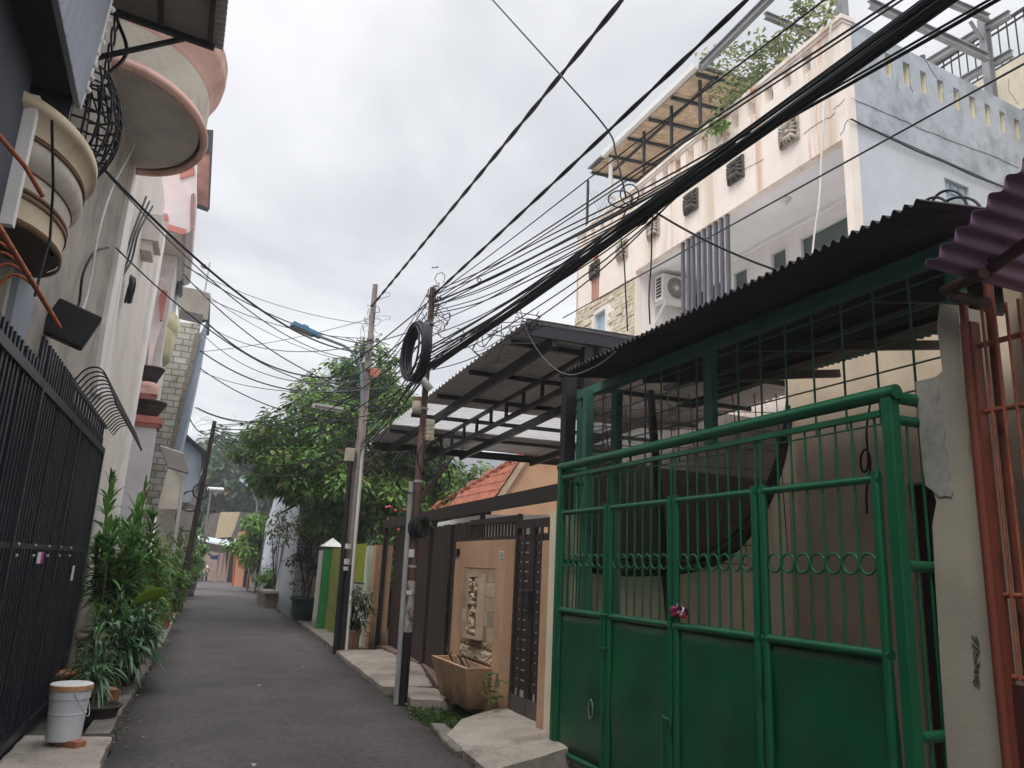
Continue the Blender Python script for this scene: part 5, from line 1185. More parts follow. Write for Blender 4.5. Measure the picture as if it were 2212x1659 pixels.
# pink balcony
pb_ = empty('round_balcony', (LX(8.4), 8.4, 6), 'large pale half round balcony with salmon pink mouldings high on the left', 'balcony')
yc = 8.35; xw = LX(yc, -.05)
m = MB(); n = 36
m.add([V((xw, yc, 6.03))] + [V((xw + math.cos(a)*.79, yc + math.sin(a)*1.08, 6.03)) for a in [-math.pi/2 + math.pi*k/n for k in range(n+1)]], [[0, k+2, k+1] for k in range(n)]); m.build('soffit', M_soff, pb_)
half_round(pb_, 'p', yc, 1, [([(.79,1.08,6.03),(.785,1.075,5.97),(.83,1.12,5.965),(.835,1.125,5.985),(.85,1.14,5.99),(.86,1.155,6.02),(.85,1.14,6.05),(.835,1.125,6.055),(.835,1.125,6.08),(.82,1.11,6.09)], M_pink, 'rim_moulding'),
    ([(.82,1.11,6.09),(.82,1.11,6.45)], M_gstone, 'drum'), ([(.82,1.11,6.45),(.84,1.13,6.49),(.84,1.13,6.53),(.87,1.17,6.57),(.88,1.19,6.64),(.93,1.24,6.7),(.95,1.27,6.8),(.93,1.25,6.88),(.95,1.27,6.91),(.93,1.25,6.94),(.02,.02,6.93)], M_pink, 'top_moulding')], None, None)
# corrugated canopy above it
cn_ = empty('corrugated_awning', FL.P(5, 6), 'grey corrugated awning on dark brackets in front of the pink balcony', 'awning')
corrug((-1.6, 3.5, 6.12), (-1.6, 6.57, 6.12), (-.19, 3.5, 5.99), (-.19, 6.57, 5.99), .075, .014).build('roof_sheet', mat('grey_corrugated', S(176,171,166), rough=.7, var=.12, bump=.05), cn_)
for y in (4.0, 5.3, 6.5):
    m = MB(); m.bar((-1.3, y, 6.03), (-.26, y, 5.94), .04, .05); m.bar((-1.12, y, 5.55), (-.5, y, 5.95), .035, .035); m.build('bracket', M_stl, cn_)
m = MB(); m.bar((-.30, 3.5, 5.965), (-.30, 6.55, 5.965), .04, .04); m.bar((-.7, 3.5, 6.0), (-.7, 6.55, 6.0), .04, .04); m.build('edge_rail', M_stl, cn_)
# near metal awning with fluted fascia
aw = empty('metal_awning', FL.P(4, 4.2), 'near grey blue metal awning with fluted side fascia at the top left', 'awning')
XA = -.9
tip = px(170, 232, XA); rt = px(231, 28, XA); bl = px(110, 0, XA)
corrug((XA, 1.0, tip.z), (XA, tip.y, tip.z), (XA, 1.0 + .3, rt.z + .3), (XA, rt.y + .08, rt.z + .3), .14, .012, trap=True, sub=10).build('fascia', M_greyblue, aw)
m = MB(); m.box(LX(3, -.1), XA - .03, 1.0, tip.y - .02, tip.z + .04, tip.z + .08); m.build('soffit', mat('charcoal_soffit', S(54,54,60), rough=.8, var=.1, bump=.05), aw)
m = MB(); m.box(XA - .02, XA + .012, 1.0, tip.y, tip.z - .01, tip.z + .03); m.build('edge_trim', M_greyblue, aw)
m = MB(); m.box(LX(4,-.05), XA - .03, tip.y - .06, tip.y - .02, tip.z - .12, tip.z + .035); m.build('end_fascia', M_stl, aw)
rg = random.Random(77); m = MB()
for k in range(8): p = rt.lerp(tip, k/8) + V((.02, .02, .05)); m.ball(p, rg.uniform(.012,.028), 6)
for a in (0,): m.tube([rt + V((.01,.03,.3)), rt.lerp(tip, .5) + V((.01,.02,0)), tip + V((.0,.01,0))], .014, 6)
m.build('sealant_bead', M_pil, aw)
# wrought-iron basket
bc = FL.P(6.45, 4.84, .0)
bk_ = empty('wire_basket', bc, 'black wrought iron belly basket hung on the cement wall above the cream balcony', 'basket')
m = MB()
def bpt(a, t):                                           # a around (0..pi), t 0 bottom..1 top
    r_ = .30*math.sin(math.pi*min(1, .12 + t*.75))**.8 + .02; return bc + FL.u*math.cos(a)*r_ + FL.n*math.sin(a)*r_*.95 + V((0, 0, -.42 + .95*t))
for k in range(11): m.tube([bpt(math.pi*k/10, t/10) for t in range(11)], .010, 5)
for k in range(11): m.tube([bpt(math.pi*i/14, k/10*.98 + .01) for i in range(15)], .009, 5)
for k in range(7): m.tube(spline([bpt(math.pi*(k/7), .95), bpt(math.pi*(k/7 + .1), .7), bpt(math.pi*(k/7 + .02), .45)], 5), .008, 5)
m.tube(spline([bc + V((0,0,.5)) + FL.n*.1, bc + FL.n*.22 + V((0,0,.85)) + FL.u*.1, bc + FL.n*.1 + V((0,0,1.15)) + FL.u*.1], 6), .016, 6)
for k in range(4): m.tube([bc + FL.n*.12 + V((0,0,.6 + k*.15)) + FL.u*math.cos(t*math.pi/6)*.09 + V((0,0,math.sin(t*math.pi/6)*.07)) for t in range(12)], .009, 5, closed=True)
m.build('lattice', M_blk, bk_)
# rust orange anti-climb arcs of the slate house
M_rusto = mat('rust_orange_iron', S(168,92,58), rough=.65, var=.25, scale=6, dirt=S(108,60,44), dirt_amt=.6, dirt_scale=5, bump=.1)
def arcs(root, u0, u1, n, zb, base_d, tip_d, tip_z, rise, r_, mt, tipr):
    for k in range(n):
        u = u0 + (u1-u0)*k/(n-1); m = MB()
        m.tube(spline([FL.P(u, zb, base_d), FL.P(u, zb + rise*.8, base_d + (tip_d-base_d)*.25), FL.P(u, zb + rise*.75, base_d + (tip_d-base_d)*.6), FL.P(u, tip_z, tip_d)], 6), r_, 6); m.build('arc_bar', mt, root)
    m = MB(); m.tube([FL.P(u0 - .05, tip_z + .005, tip_d - .01), FL.P(u1 + .05, tip_z + .005, tip_d - .01)], tipr, 6); m.build('tip_rail', mt, root)
oa = empty('curved_grille', FL.P(4, 2.8), 'rust orange grille of curved anti climb bars at the left edge', 'grille')
arcs(oa, 2.9, 4.75, 12, 2.66, .06, .46, 2.80, .46, .009, M_rusto, .012)
m = MB(); m.tube([FL.P(2.6, 2.66, .06), FL.P(4.85, 2.66, .06)], .014, 6); m.build('base_rail', M_rusto, oa)
m = MB(); m.tube([FL.P(4.3, 4.05 - .55, .25), FL.P(4.42, 3.4, .33)], .012, 6); m.tube([FL.P(4.05, 3.6, .1), FL.P(4.3, 3.5, .25)], .012, 6); m.build('bent_bar', M_rusto, oa)
# black gate
M_gateblk = mat('black_gate_paint', S(30,32,40), rough=.38, var=.2, scale=3, dirt=S(56,58,66), dirt_amt=.4, dirt_scale=2, streak=True, bump=.04, spec=.5)
bg_ = empty('black_gate', FL.P(8, 0, .1), 'tall black barred gate with curved spikes on the left', 'gate')
GD = .1; gu0, gu1, gz1 = 4.8, 10.3, 2.8
m = MB()
for u in (4.82, 6.35, 8.3, gu1 - .06): FL.box(m, u, u + .07, .05, gz1, GD - .03, GD + .03)
FL.box(m, gu0, gu1, gz1 - .07, gz1, GD - .028, GD + .028); FL.box(m, gu0, gu1, .06, .13, GD - .028, GD + .028); FL.box(m, gu0, gu1, 1.60, 1.64, GD - .016, GD + .016)
m.build('frame', M_gateblk, bg_)
m = MB(); FL.box(m, gu0, gu1 - .01, .1, 1.5, GD - .045, GD - .035); m.build('sheet_panel', M_gateblk, bg_)
u = gu0 + .1
while u < gu1 - .08:
    m = MB(); FL.box(m, u - .02, u + .02, .1, gz1 + (.28 if 6.2 < u < 7.7 else .1), GD - .012, GD + .012); m.build('bar', M_gateblk, bg_); u += .105 if int(u*10) % 7 else .16
m = MB()
for k in range(14): FL.box(m, 7.6 + k*.19 - .012, 7.6 + k*.19 + .012, gz1, 3.06, GD - .01, GD + .01)
FL.box(m, 7.5, 10.3, 3.03, 3.07, GD - .012, GD + .012); m.build('spike_frame', M_gateblk, bg_)
arcs(bg_, 7.65, 11.0, 19, 3.06, GD, .47, 2.90, .16, .008, M_gateblk, .009)
m = MB()
for k in range(5):
    for z in (1.55, 1.63): m.ball(FL.P(6.6 + k*.62, z, GD + .02), .013, 8)
m.build('studs', M_pvc, bg_)
u, z = FL.hit(92, 1205, GD + .05); m = MB(); FL.box(m, u - .12, u + .12, z - .045, z + .045, GD + .031, GD + .034, 0); FL.box(m, u + .02, u + .122, z - .046, z + .046, GD + .0345, GD + .036, 1); tag(m.build('paper_sticker', [M_white, mat('magenta_print', S(190,60,150), bump=0)]), 'pink and white sticker on the black gate', 'sticker')
u, z = FL.hit(161, 1238, GD + .05); m = MB(); FL.box(m, u - .07, u + .07, z - .075, z + .075, GD + .031, GD + .034); tag(m.build('paper_sticker', M_white), 'white rectangular sticker near the right edge of the black gate', 'sticker')
# gate pillars with bowls: first a pink column, then a white pillar with pink cap
M_bowl = mat('dark_terracotta_bowl', S(58,52,50), rough=.85, var=.2, scale=6, dirt=S(96,60,52), dirt_amt=.5, dirt_scale=5, bump=.2)
def bowl_at(c, r_, lab):
    m = MB(); m.lathe([(.001,0),(r_*.55,0),(r_*.72,.10),(r_*.92,.2),(r_*1.0,.27),(r_*1.06,.275),(r_*1.06,.31),(r_*.92,.31),(r_*.9,.24),(.001,.22)], c, 22); return tag(m.build('planter_bowl', M_bowl), lab, 'planter')
pc = empty('pink_column', (-.86, 17, 0), 'salmon pink round column with flared capital beside the beige wall', 'column')
m = MB(); m.lathe([(.16,0),(.16,4.3),(.155,4.45),(.2,4.7),(.21,4.74)], (-.92, 17, 0), 20); m.build('shaft', M_pinkd, pc)
m = MB(); m.box(-1.13, -.71, 16.79, 17.21, 4.74, 4.84); m.lathe([(.2,4.84),(.22,4.9),(.2,4.97),(.13,5.0)], (-.92, 17, 0), 20); m.build('capital', M_pink, pc)
bowl_at((-.9, 17, 5.0), .24, 'dark bowl planter on top of the salmon pink column')
wp = empty('white_pillar', (-.78, 16.2, 0), 'white square gate pillar with pink cap behind the strap leaved plants', 'pillar')
m = MB(); m.box(-1.02, -.60, 16.0, 16.42, 0, 3.95); m.build('shaft', mat('white_pillar_paint', S(208,206,208), var=.06, dirt=S(170,166,166), dirt_amt=.4, bump=.05), wp)
m = MB(); m.box(-1.06, -.56, 15.96, 16.46, 3.95, 4.02); m.box(-1.1, -.52, 15.92, 16.5, 4.02, 4.12); m.box(-1.06, -.56, 15.96, 16.46, 4.12, 4.16); m.build('cap', M_pinkd, wp)
bowl_at((-.8, 16.2, 4.16), .3, 'wide black bowl planter on the pink capped white pillar')
# dark sheet awning beyond
an = empty('sheet_awning', (-.5, 27, 5), 'dark brown flat awning with pale edge over a doorway beyond the white pillar', 'awning')
q = [py(345,967,25), py(396,983,25), py(407,1025,22.5), py(363,1012,22.5)]
m = MB(); m.grid([[q[0], q[1]], [q[3], q[2]]], thick=(0,0,.04)); m.build('sheet', mat('brown_sheet', S(96,86,80), bump=.05), an)
m = MB(); m.bar(q[0] + V((0,.02,.03)), q[1] + V((0,.02,.03)), .04, .1); m.build('edge', M_pil, an)
m = MB(); FL.box(m, 26.6, 30, 0, 5.6, -3, -.45); m.build('shaded_wall', mat('awning_shade_dark', S(96,90,86), bump=.05), an)  # dark colour stands in for the shade under the awning
m = MB(); a = py(398, 1030, 22.7); m.tube([(a.x, 22.7, 0), (a.x, 22.7, a.z)], .05, 8); m.build('post', M_white, an)
# pink house bay, soffit and board
ph = empty('pink_house', FL.P(20, 0), 'pale pink upper storey with terracotta trims over a grey soffit', 'house')
Y = 19.6
def poly_y(pts, Y, dep, mt, nm, par): m = MB(); m.prism([py(x, y, Y) for (x, y) in pts], (0, dep, 0)); return m.build(nm, mt, par)
M_pinkw = mat('pale_pink_wall', S(216,200,198), rough=.8, var=.08, dirt=S(176,188,204), dirt_amt=.5, dirt_scale=1.2, bump=.06)
poly_y([(335,380),(389,372),(424,352),(426,440),(418,498),(402,504),(363,497),(363,462),(335,458)], Y, 4.2, M_pinkw, 'upper_wall', ph)
poly_y([(389,386),(420,376),(419,360),(389,372)], Y - .04, .039, M_pinkd, 'trim', ph)
poly_y([(363,497),(393,507),(402,504),(402,495),(364,484)], Y - .04, .039, M_pinkd, 'trim', ph)
poly_y([(345,462),(363,467),(363,478),(345,472)], Y - .04, .039, M_pinkd, 'trim', ph)
poly_y([(411,450),(413,420),(420,416),(420,494),(411,500)], Y - .06, .059, mat('brown_pink_trim', S(150,112,110), bump=.05), 'drainpipe', ph)
q = [py(344,498,Y), py(395,506,Y)]
zs = q[1].z - .02
m = MB(); m.box(-2.2, q[1].x, Y, Y + 4.2, zs - .02, zs); m.build('soffit', M_soff, ph)
m = MB(); m.box(-3, -.95, Y + 1.5, Y + 5, 0, zs - .03); m.build('lower_wall', M_soff, ph)
poly_y([(335,600),(352,605),(350,700),(332,760),(325,800),(318,790)], Y + 1.3, .15, M_pinkw, 'jamb', ph)
poly_y([(343,640),(351,625),(362,630),(358,650),(350,690),(345,690)], Y + 1.0, .2, M_pinkd, 'ornament', ph)
bd = empty('panel_board', py(440, 440, 21), 'tall red brown panel with dark frame jutting from the pink house', 'board')
Yb = 20.6
poly_y([(426,292),(457,298),(451,449),(425,440)], Yb, .06, mat('red_brown_panel', S(150,104,94), rough=.7, var=.3, scale=3, dirt=S(110,84,84), dirt_amt=.7, dirt_scale=2, bump=.1), 'panel', bd)
poly_y([(425,440),(451,449),(450,455),(424,446)], Yb - .02, .1, M_stl, 'frame', bd)
poly_y([(455,282),(461,284),(453,450),(450,449)], Yb - .02, .1, M_stl, 'frame', bd)
poly_y([(424,277),(461,281),(457,330),(425,325)], Yb - .03, .02, M_stl, 'dark_top', bd)
m = MB(); FL.box(m, 14.32, 19.4, 0, 9.0, -3, -.42); m.build('recessed_wall', M_pinkw, ph)
# white-blue awning boxes and curved yellow balcony
wz = empty('louvre_panel', py(380, 640, 23), 'narrow white and slate blue metal box panel below the pink house', 'panel')
poly_y([(360,590),(378,578),(386,630),(377,684),(371,680)], 23.5, .3, mat('white_blue_panel', S(198,208,220), var=.08, bump=.04), 'panel', wz)
poly_y([(378,572),(391,572),(395,628),(388,634)], 23.2, .5, mat('slate_panel', S(92,98,112), var=.1, bump=.04), 'side', wz)
yb_ = empty('round_balcony', (LX(22.6), 22.6, 6.8), 'small yellow half round balcony far along the left fronts', 'balcony')
M_yel = mat('pale_yellow_render', S(214,204,168), rough=.8, var=.08, dirt=S(150,142,110), dirt_amt=.5, dirt_scale=2, bump=.08)
yc = 22.6
half_round(yb_, 'y', yc, -.5, [([(.02,.02,6.72),(.35,.9,6.75),(.42,1.05,6.85),(.44,1.1,7.5)], M_yel, 'drum'), ([(.44,1.1,7.5),(.5,1.2,7.6),(.52,1.25,7.8),(.48,1.2,7.85),(.5,1.25,7.95),(.02,.02,7.95)], M_yel, 'top_moulding')], None, None)
yw = empty('yellow_house', FL.P(24, 0), 'pale yellow house strip between white pillar and block tower', 'house')
m = MB(); FL.box(m, 20.9, 26.4, 0, 8.6, -3, -.55); m.build('wall', M_yel, yw)
m = MB(); FL.box(m, 21.0, 21.12, 0, 8.6, -.545, -.48); m.build('downpipe', M_white, yw)
# block-work tower
tw = empty('block_tower', (-1, 27, 0), 'unplastered grey block wall tower with concrete beam and blue grey side', 'building')
Yt = 27
def blockmat():
    mm = mat('concrete_blocks', S(190,187,180), rough=.9, var=.15, scale=2, dirt=S(128,120,108), dirt_amt=.7, dirt_scale=1.8, bump=.3); mm = mm.copy(); nt = mm.node_tree; bs = nt.nodes['Principled BSDF']
    src = bs.inputs['Base Color'].links[0].from_socket; geo = nt.nodes.new('ShaderNodeNewGeometry'); sp = nt.nodes.new('ShaderNodeSeparateXYZ'); cb = nt.nodes.new('ShaderNodeCombineXYZ')
    nt.links.new(geo.outputs['Position'], sp.inputs[0]); nt.links.new(sp.outputs['X'], cb.inputs['X']); nt.links.new(sp.outputs['Z'], cb.inputs['Y'])
    br = nt.nodes.new('ShaderNodeTexBrick'); br.inputs['Scale'].default_value = 1; br.inputs['Mortar Size'].default_value = .018; br.inputs['Brick Width'].default_value = .42; br.inputs['Row Height'].default_value = .21
    br.inputs['Color1'].default_value = (1,1,1,1); br.inputs['Color2'].default_value = (.8,.78,.76,1); br.inputs['Mortar'].default_value = (.35,.32,.3,1)
    nt.links.new(cb.outputs[0], br.inputs['Vector']); mx = nt.nodes.new('ShaderNodeMix'); mx.data_type = 'RGBA'; mx.blend_type = 'MULTIPLY'; mx.inputs[0].default_value = 1
    nt.links.new(src, mx.inputs[6]); nt.links.new(br.outputs['Color'], mx.inputs[7]); nt.links.new(mx.outputs[2], bs.inputs['Base Color']); return mm
t_r = py(431,719,Yt); t_rb = py(372,975,Yt)
poly_y([(330,690),(434,700),(431,719),(402,850),(372,975),(300,1250),(250,1250)], Yt, .3, blockmat(), 'block_wall', tw)
poly_y([(386,688),(434,700),(437,690),(440,680),(388,668)], Yt - .03, .029, mat('dark_beam', S(92,88,86), bump=.2), 'ring_beam', tw)
poly_y([(380,616),(420,624),(455,634),(449,690),(434,692),(386,680)], Yt - .02, .32, mat('bare_concrete', S(150,144,134), var=.15, dirt=S(120,114,108), dirt_amt=.6, bump=.2), 'concrete_top', tw)
poly_y([(422,719),(433,719),(403,850),(374,978),(362,978),(392,850)], Yt - .05, .045, M_concd, 'column', tw)
M_bl = mat('blue_grey_cladding', S(140,150,164), rough=.6, var=.1, bump=.03)
poly_y([(449,690),(447,719),(430,800),(407,906),(388,978),(374,978),(403,850),(433,719)], Yt + .05, 5, M_bl, 'side_wall', tw)
poly_y([(451,638),(455,640),(452,720),(447,720),(449,690)], Yt - .01, .3, M_stl, 'edge_flashing', tw)
m = MB(); a = py(442, 632, Yt); m.tube([a, a + V((.02,0,1.1))], .03, 5); m.tube([a + V((-.15,0,.85)), a + V((.05,0,.85))], .02, 5); m.ball(a + V((-.16,0,.95)), .1, 6); m.build('antenna', M_pvc, tw)
# white gable house with dark roof
wg = empty('white_gable_house', (0, 32, 0), 'small white house with dark sloping roof behind the dark leaning pole', 'house')
Yw = 32
poly_y([(388,978),(396,935),(440,972),(432,1030),(410,1085),(380,1085)], Yw, 3, mat('white_blue_wall', S(196,202,214), var=.05, bump=.04), 'wall', wg)
poly_y([(325,975),(394,985),(392,1100),(320,1100)], Yw - .5, .3, mat('beige_block', S(180,172,158)), 'side_wall', wg)
poly_y([(396,931),(448,978),(446,986),(430,1030),(441,990),(436,978),(394,940)], Yw - .25, 3.4, M_stl, 'roof', wg)
poly_y([(345,1052),(432,1062),(412,1180),(398,1275),(320,1275)], Yw + .2, 3, mat('beige_block', S(180,172,158), bump=.05), 'lower_wall', wg)
# ================================================================== far end of the lane and the trees
M_gw = mat('blue_grey_plaster', S(186,190,200), rough=.9, var=.08, dirt=S(112,112,122), dirt_amt=.8, dirt_scale=1.6, streak=True, zs=.35, cov=.54, bump=.15, splash=S(96,92,90), sz=1.2)
a = gz(625, 1335); b = gz(560, 1285); FG = Fr(a, b - a, V((-(b-a).y, (b-a).x, 0)))
if FG.n.x > 0: FG.n = -FG.n
gh = empty('grey_wall_house', a, 'tall pale blue grey windowless house side with dark damp stains', 'house')
Lg = (b-a).length
pts = [FG.hit(x, y) for (x, y) in ((640,1030),(606,1030),(597,1052),(589,1090),(576,1130),(567,1160))]
P = [FG.P(-.05, 0), FG.P(-.05, 4.4)] + [FG.P(u, z) for (u, z) in pts[1:]] + [FG.P(Lg, 0)]
m = MB(); m.prism(P, -FG.n*6); m.build('wall', M_gw, gh)
for (x0, y0_, x1, y1_) in ((591,1182,596,1196),(585,1142,588,1164),(601,1131,604,1138),(621,1128,624,1136),(594,1155,596,1160),(577,1170,579,1175),(573,1148,576,1165)):
    u0, z1 = FG.hit(x1, y0_); u1, z0 = FG.hit(x0, y1_); m = MB(); FG.box(m, u0, u1, z0, z1, .002, .03); m.build('window', mat('dark_opening', S(60,62,72), rough=.5, bump=0), gh)
# white pillared fence with brown slats
fn = empty('slat_fence', gz(650, 1335), 'white pillared garden fence with dark brown slat panels behind the tree pot', 'fence')
M_wp = mat('dirty_white_render', S(196,190,184), rough=.9, var=.1, dirt=S(130,122,112), dirt_amt=.6, dirt_scale=2, streak=True, bump=.1, splash=S(104,96,84))
M_cap = mat('beige_cap', S(190,174,146), rough=.85, var=.15, bump=.1)
fx = 3.78
for y in (22.7, 23.35):
    m = MB(); m.box(fx - .06, fx + .24, y, y + .3, 0, 2.15); m.build('pillar', M_wp, fn)
    m = MB(); m.add([(fx-.12,y-.06,2.15),(fx+.3,y-.06,2.15),(fx+.3,y+.36,2.15),(fx-.12,y+.36,2.15),(fx+.09,y+.15,2.36)], [(3,2,1,0),(0,1,4),(1,2,4),(2,3,4),(3,0,4)]); m.build('cap', M_cap, fn)
m = MB(); m.box(fx, fx + .16, 20.2, 23.9, 0, .8); m.build('base_wall', M_wp, fn)
for (y0_, y1_) in ((20.2, 22.68),):
    m = MB(); y = y0_
    while y < y1_: m.box(fx + .04, fx + .1, y, y + .13, .8, 2.0); y += .16
    m.box(fx + .1, fx + .13, y0_, y1_, 1.0, 1.08); m.box(fx + .1, fx + .13, y0_, y1_, 1.8, 1.88); m.build('slat_panel', M_brown, fn)
# green and olive walls
gp = empty('green_pillar', (3.7, 20, 0), 'bright green gate pillar with white pitched cap beside the olive wall', 'pillar')
m = MB(); m.box(3.42, 3.82, 19.6, 20.0, 0, 2.0); m.build('shaft', mat('bright_green_paint', S(36,120,58), rough=.7, var=.12, dirt=S(160,190,160), dirt_amt=.5, dirt_scale=5, cov=.58, bump=.1), gp)
m = MB(); m.add([(3.36,19.54,2.0),(3.88,19.54,2.0),(3.88,20.06,2.0),(3.36,20.06,2.0),(3.62,19.8,2.22)], [(3,2,1,0),(0,1,4),(1,2,4),(2,3,4),(3,0,4)]); m.build('cap', M_white, gp)
m = MB(); m.box(3.37, 3.41, 19.7, 20.1, 0, 1.9); m.build('white_edge', M_wp, gp)
m = MB(); m.box(3.6, 3.8, 17.8, 19.58, 0, 1.95); tag(m.build('olive_wall', mat('olive_green_wall', S(118,126,52), rough=.8, var=.12, dirt=S(84,92,44), dirt_amt=.5, dirt_scale=2, bump=.1)), 'plain olive green wall between bright green pillar and tall grey pole', 'wall')
# dark grey wall, orange house, shed, backs
m = MB(); m.prism([gz(560,1284), gz(546,1275), V((4.15,43.5,2.6)), V((4.02,39.4,2.6))], (2, 0, 0)); tag(m.build('dark_wall', mat('dark_grey_wall', S(104,106,112), bump=.1, var=.1)), 'dark grey wall end between pale grey house and orange house', 'wall')
oh = empty('orange_house', (4.6, 50, 0), 'orange house front with dark doorway at the far end of the lane', 'house')
def poly_y2(pts, Y, dep, mt, nm, par): 
    m = MB(); P = [py(x, y, Y) for (x, y) in pts]
    for p in P:
        if p.z < .2: p.z = -.02
    m.prism(P, (0, dep, 0)); return m.build(nm, mt, par)
M_oro = mat('orange_render', S(206,148,118), rough=.8, var=.06, bump=.05)
poly_y2([(513,1200),(532,1198),(524,1275),(505,1275)], 49.5, .4, M_oro, 'wall', oh)
poly_y2([(516,1150),(537,1143),(534,1172),(530,1178),(512,1175)], 49.6, .4, M_oro, 'upper_wall', oh)
poly_y2([(533,1195),(542,1200),(536,1275),(523,1275)], 49.4, .3, mat('dark_doorway', S(46,38,38), bump=0), 'door', oh)
poly_y2([(542,1205),(546,1205),(541,1275),(535,1275)], 49.5, .3, M_oro, 'wall', oh)
poly_y2([(508,1188),(514,1188),(507,1270),(500,1270)], 51, .3, mat('dark_orange', S(170,92,56), bump=.05), 'side_post', oh)
poly_y2([(517,1191),(530,1191),(529,1199),(516,1199)], 49.0, .3, mat('blue_tarp', S(40,82,140), bump=.05), 'blue_sign', oh)
m = MB(); p = py(540, 1216, 49.2); m.box(p.x - .12, p.x + .12, 49.2, 49.3, p.z - .35, p.z + .3); m.build('notice', mat('yellow_notice', S(226,180,70), bump=0), oh)
sd_ = empty('lane_end_shed', (3, 60, 0), 'low shed with white corrugated roof and pinkish posts closing the lane', 'shed')
m = MB(); q = [py(424,1154,58), py(512,1172,58), py(520,1184,56), py(430,1166,56)]
m.add([q[0], q[1], q[2], q[3]] + [p + V((0,0,-.08)) for p in q], [(0,1,2,3),(7,6,5,4),(3,2,6,7),(0,4,5,1),(0,3,7,4),(1,5,6,2)]); m.build('roof', mat('white_zinc', S(214,220,228), rough=.4, var=.2, scale=1.2, metal=.2, bump=.05), sd_)
M_pw = mat('pinkish_wall', S(166,144,136), rough=.9, var=.1, dirt=S(120,104,98), dirt_amt=.5, dirt_scale=1, bump=.05)
poly_y2([(446,1168),(502,1180),(500,1198),(444,1190)], 57.6, .3, M_pw, 'lintel', sd_)
poly_y2([(440,1190),(500,1198),(508,1262),(434,1262)], 60.5, .3, M_pw, 'rear_wall', sd_)
for (x0, x1, xb0, xb1) in ((472,477,463,467),(483,487,474,478),(494,498,485,489)): poly_y2([(x0,1196),(x1,1197),(xb1,1258),(xb0,1257)], 57.4, .25, mat('pink_post', S(190,154,142), bump=.05), 'post', sd_)
poly_y2([(488,1190),(504,1192),(502,1265),(488,1260)], 58, .3, mat('dark_brown_wall', S(84,70,66), bump=.05), 'dark_panel', sd_)
poly_y2([(454,1200),(472,1199),(470,1209),(455,1208)], 58.5, .1, mat('blue_tarp', S(40,82,140)), 'blue_sheet', sd_)
tb = empty('tan_building', (4, 66, 0), 'tan blank building with dark slanting roof behind the lane end shed', 'building')
poly_y2([(478,1106),(519,1106),(517,1120),(503,1160),(466,1162),(472,1130)], 64, 3, mat('tan_plaster', S(196,178,142), rough=.9, var=.08, bump=.05), 'wall', tb)
poly_y2([(519,1106),(545,1108),(545,1130),(526,1130),(512,1164),(500,1160),(510,1135)], 63.8, .4, mat('slate_roof', S(96,92,96), bump=.05), 'roof', tb)
poly_y2([(456,1110),(476,1108),(466,1160),(446,1160)], 65, 2, mat('grey_brown_wall', S(112,104,100), bump=.05), 'side_block', tb)
poly_y2([(525,1118),(544,1115),(543,1130),(534,1145),(528,1135)], 62, .2, mat('ribbed_grey', S(150,146,146), bump=.2), 'ribbed_canopy', tb)
# distant grey blocks
for (pts, Y, lb) in (([(678,860),(694,808),(742,812),(750,870)], 44, 'grey slab of a distant building rising left of the tall grey pole'), ([(980,975),(1140,980),(1150,1100),(980,1100)], 34, 'plain grey building side visible above the tiled roof')):
    m = MB(); P = [py(x, y, Y) for (x, y) in pts]; lo_ = [V((p.x, p.y, 0)) for p in (P[0], P[-1])]
    if Y == 44: Q = [P[0], P[1], P[2], P[3], V((P[3].x, Y, 0)), V((P[0].x, Y, 0))]
    else: Q = [P[0], P[1], V((P[1].x, Y, 0)), V((P[0].x, Y, 0))]
    m.prism(Q, (0, 6, 0)); tag(m.build('grey_building', mat('flat_grey_wall', S(176,178,186), var=.05, bump=.03)), lb, 'building')
# small street lamp and insulator post far down the lane
fl2 = empty('street_lamp', gz(548, 1275), 'small far street lamp with pale blue head in front of the woods', 'street lamp')
Yl = 44.0; m = MB(); a = py(556, 1090, Yl); m.tube([(a.x, Yl, 0), (a.x, Yl, a.z)], .06, 6); m.tube([a, py(543,1056,Yl)], .05, 6); m.build('post', M_gpole, fl2)
m = MB(); p, q = py(543,1056,Yl), py(519,1036,Yl); m.bar(p, q, .3, .12); m.build('lamp_head', mat('pale_blue_lamp', S(170,196,214), bump=0), fl2)
ip = empty('insulator_pole', gz(452, 1256), 'far grey pole with a cross arm of white insulators', 'utility pole')
Yi = 55.; m = MB(); a = py(456, 1060, Yi); m.tube([(a.x, Yi, 0), a], .08, 6); c1, c2 = py(447,1062,Yi), py(482,1064,Yi); m.bar(c1, c2, .08, .1); m.build('post', M_gpole, ip)
for k in range(6): m = MB(); m.ball(c1.lerp(c2, (k + .5)/6) + V((0,0,.2)), .13, 6); m.build('insulator', M_white, ip)
# parked motorbike glimpsed at the far bend
mk = empty('motorbike', gz(440, 1252), 'white and orange motorbike parked at the far bend of the lane', 'motorbike')
c = gz(440, 1256); c = V((c.x, c.y, 0))
for dy in (-.6, .6): m = MB(); m.tube([c + V((.25*dy + 0, dy + math.cos(t*math.pi/8)*.27, .28 + math.sin(t*math.pi/8)*.27)) for t in range(16)], .06, 6, closed=True); m.build('wheel', M_blk, mk)
m = MB(); m.tube(spline([c + V((-.15,-.75,.62)), c + V((-.08,-.3,.75)), c + V((.05,.2,.5)), c + V((.12,.45,.85)), c + V((.14,.55,1.0))], 4), [.05]*0 or .13, 8); m.build('body', M_white, mk)
m = MB(); m.tube([c + V((.14,.5,.3)), c + V((.14,.5,1.0))], .06, 6); m.tube([c + V((-.2,.5,1.02)), c + V((.45,.5,1.02))], .03, 6); m.ball(c + V((.1,.45,.75)), .2, 8); m.build('handlebar', mat('orange_fairing', S(206,110,70), bump=0), mk)
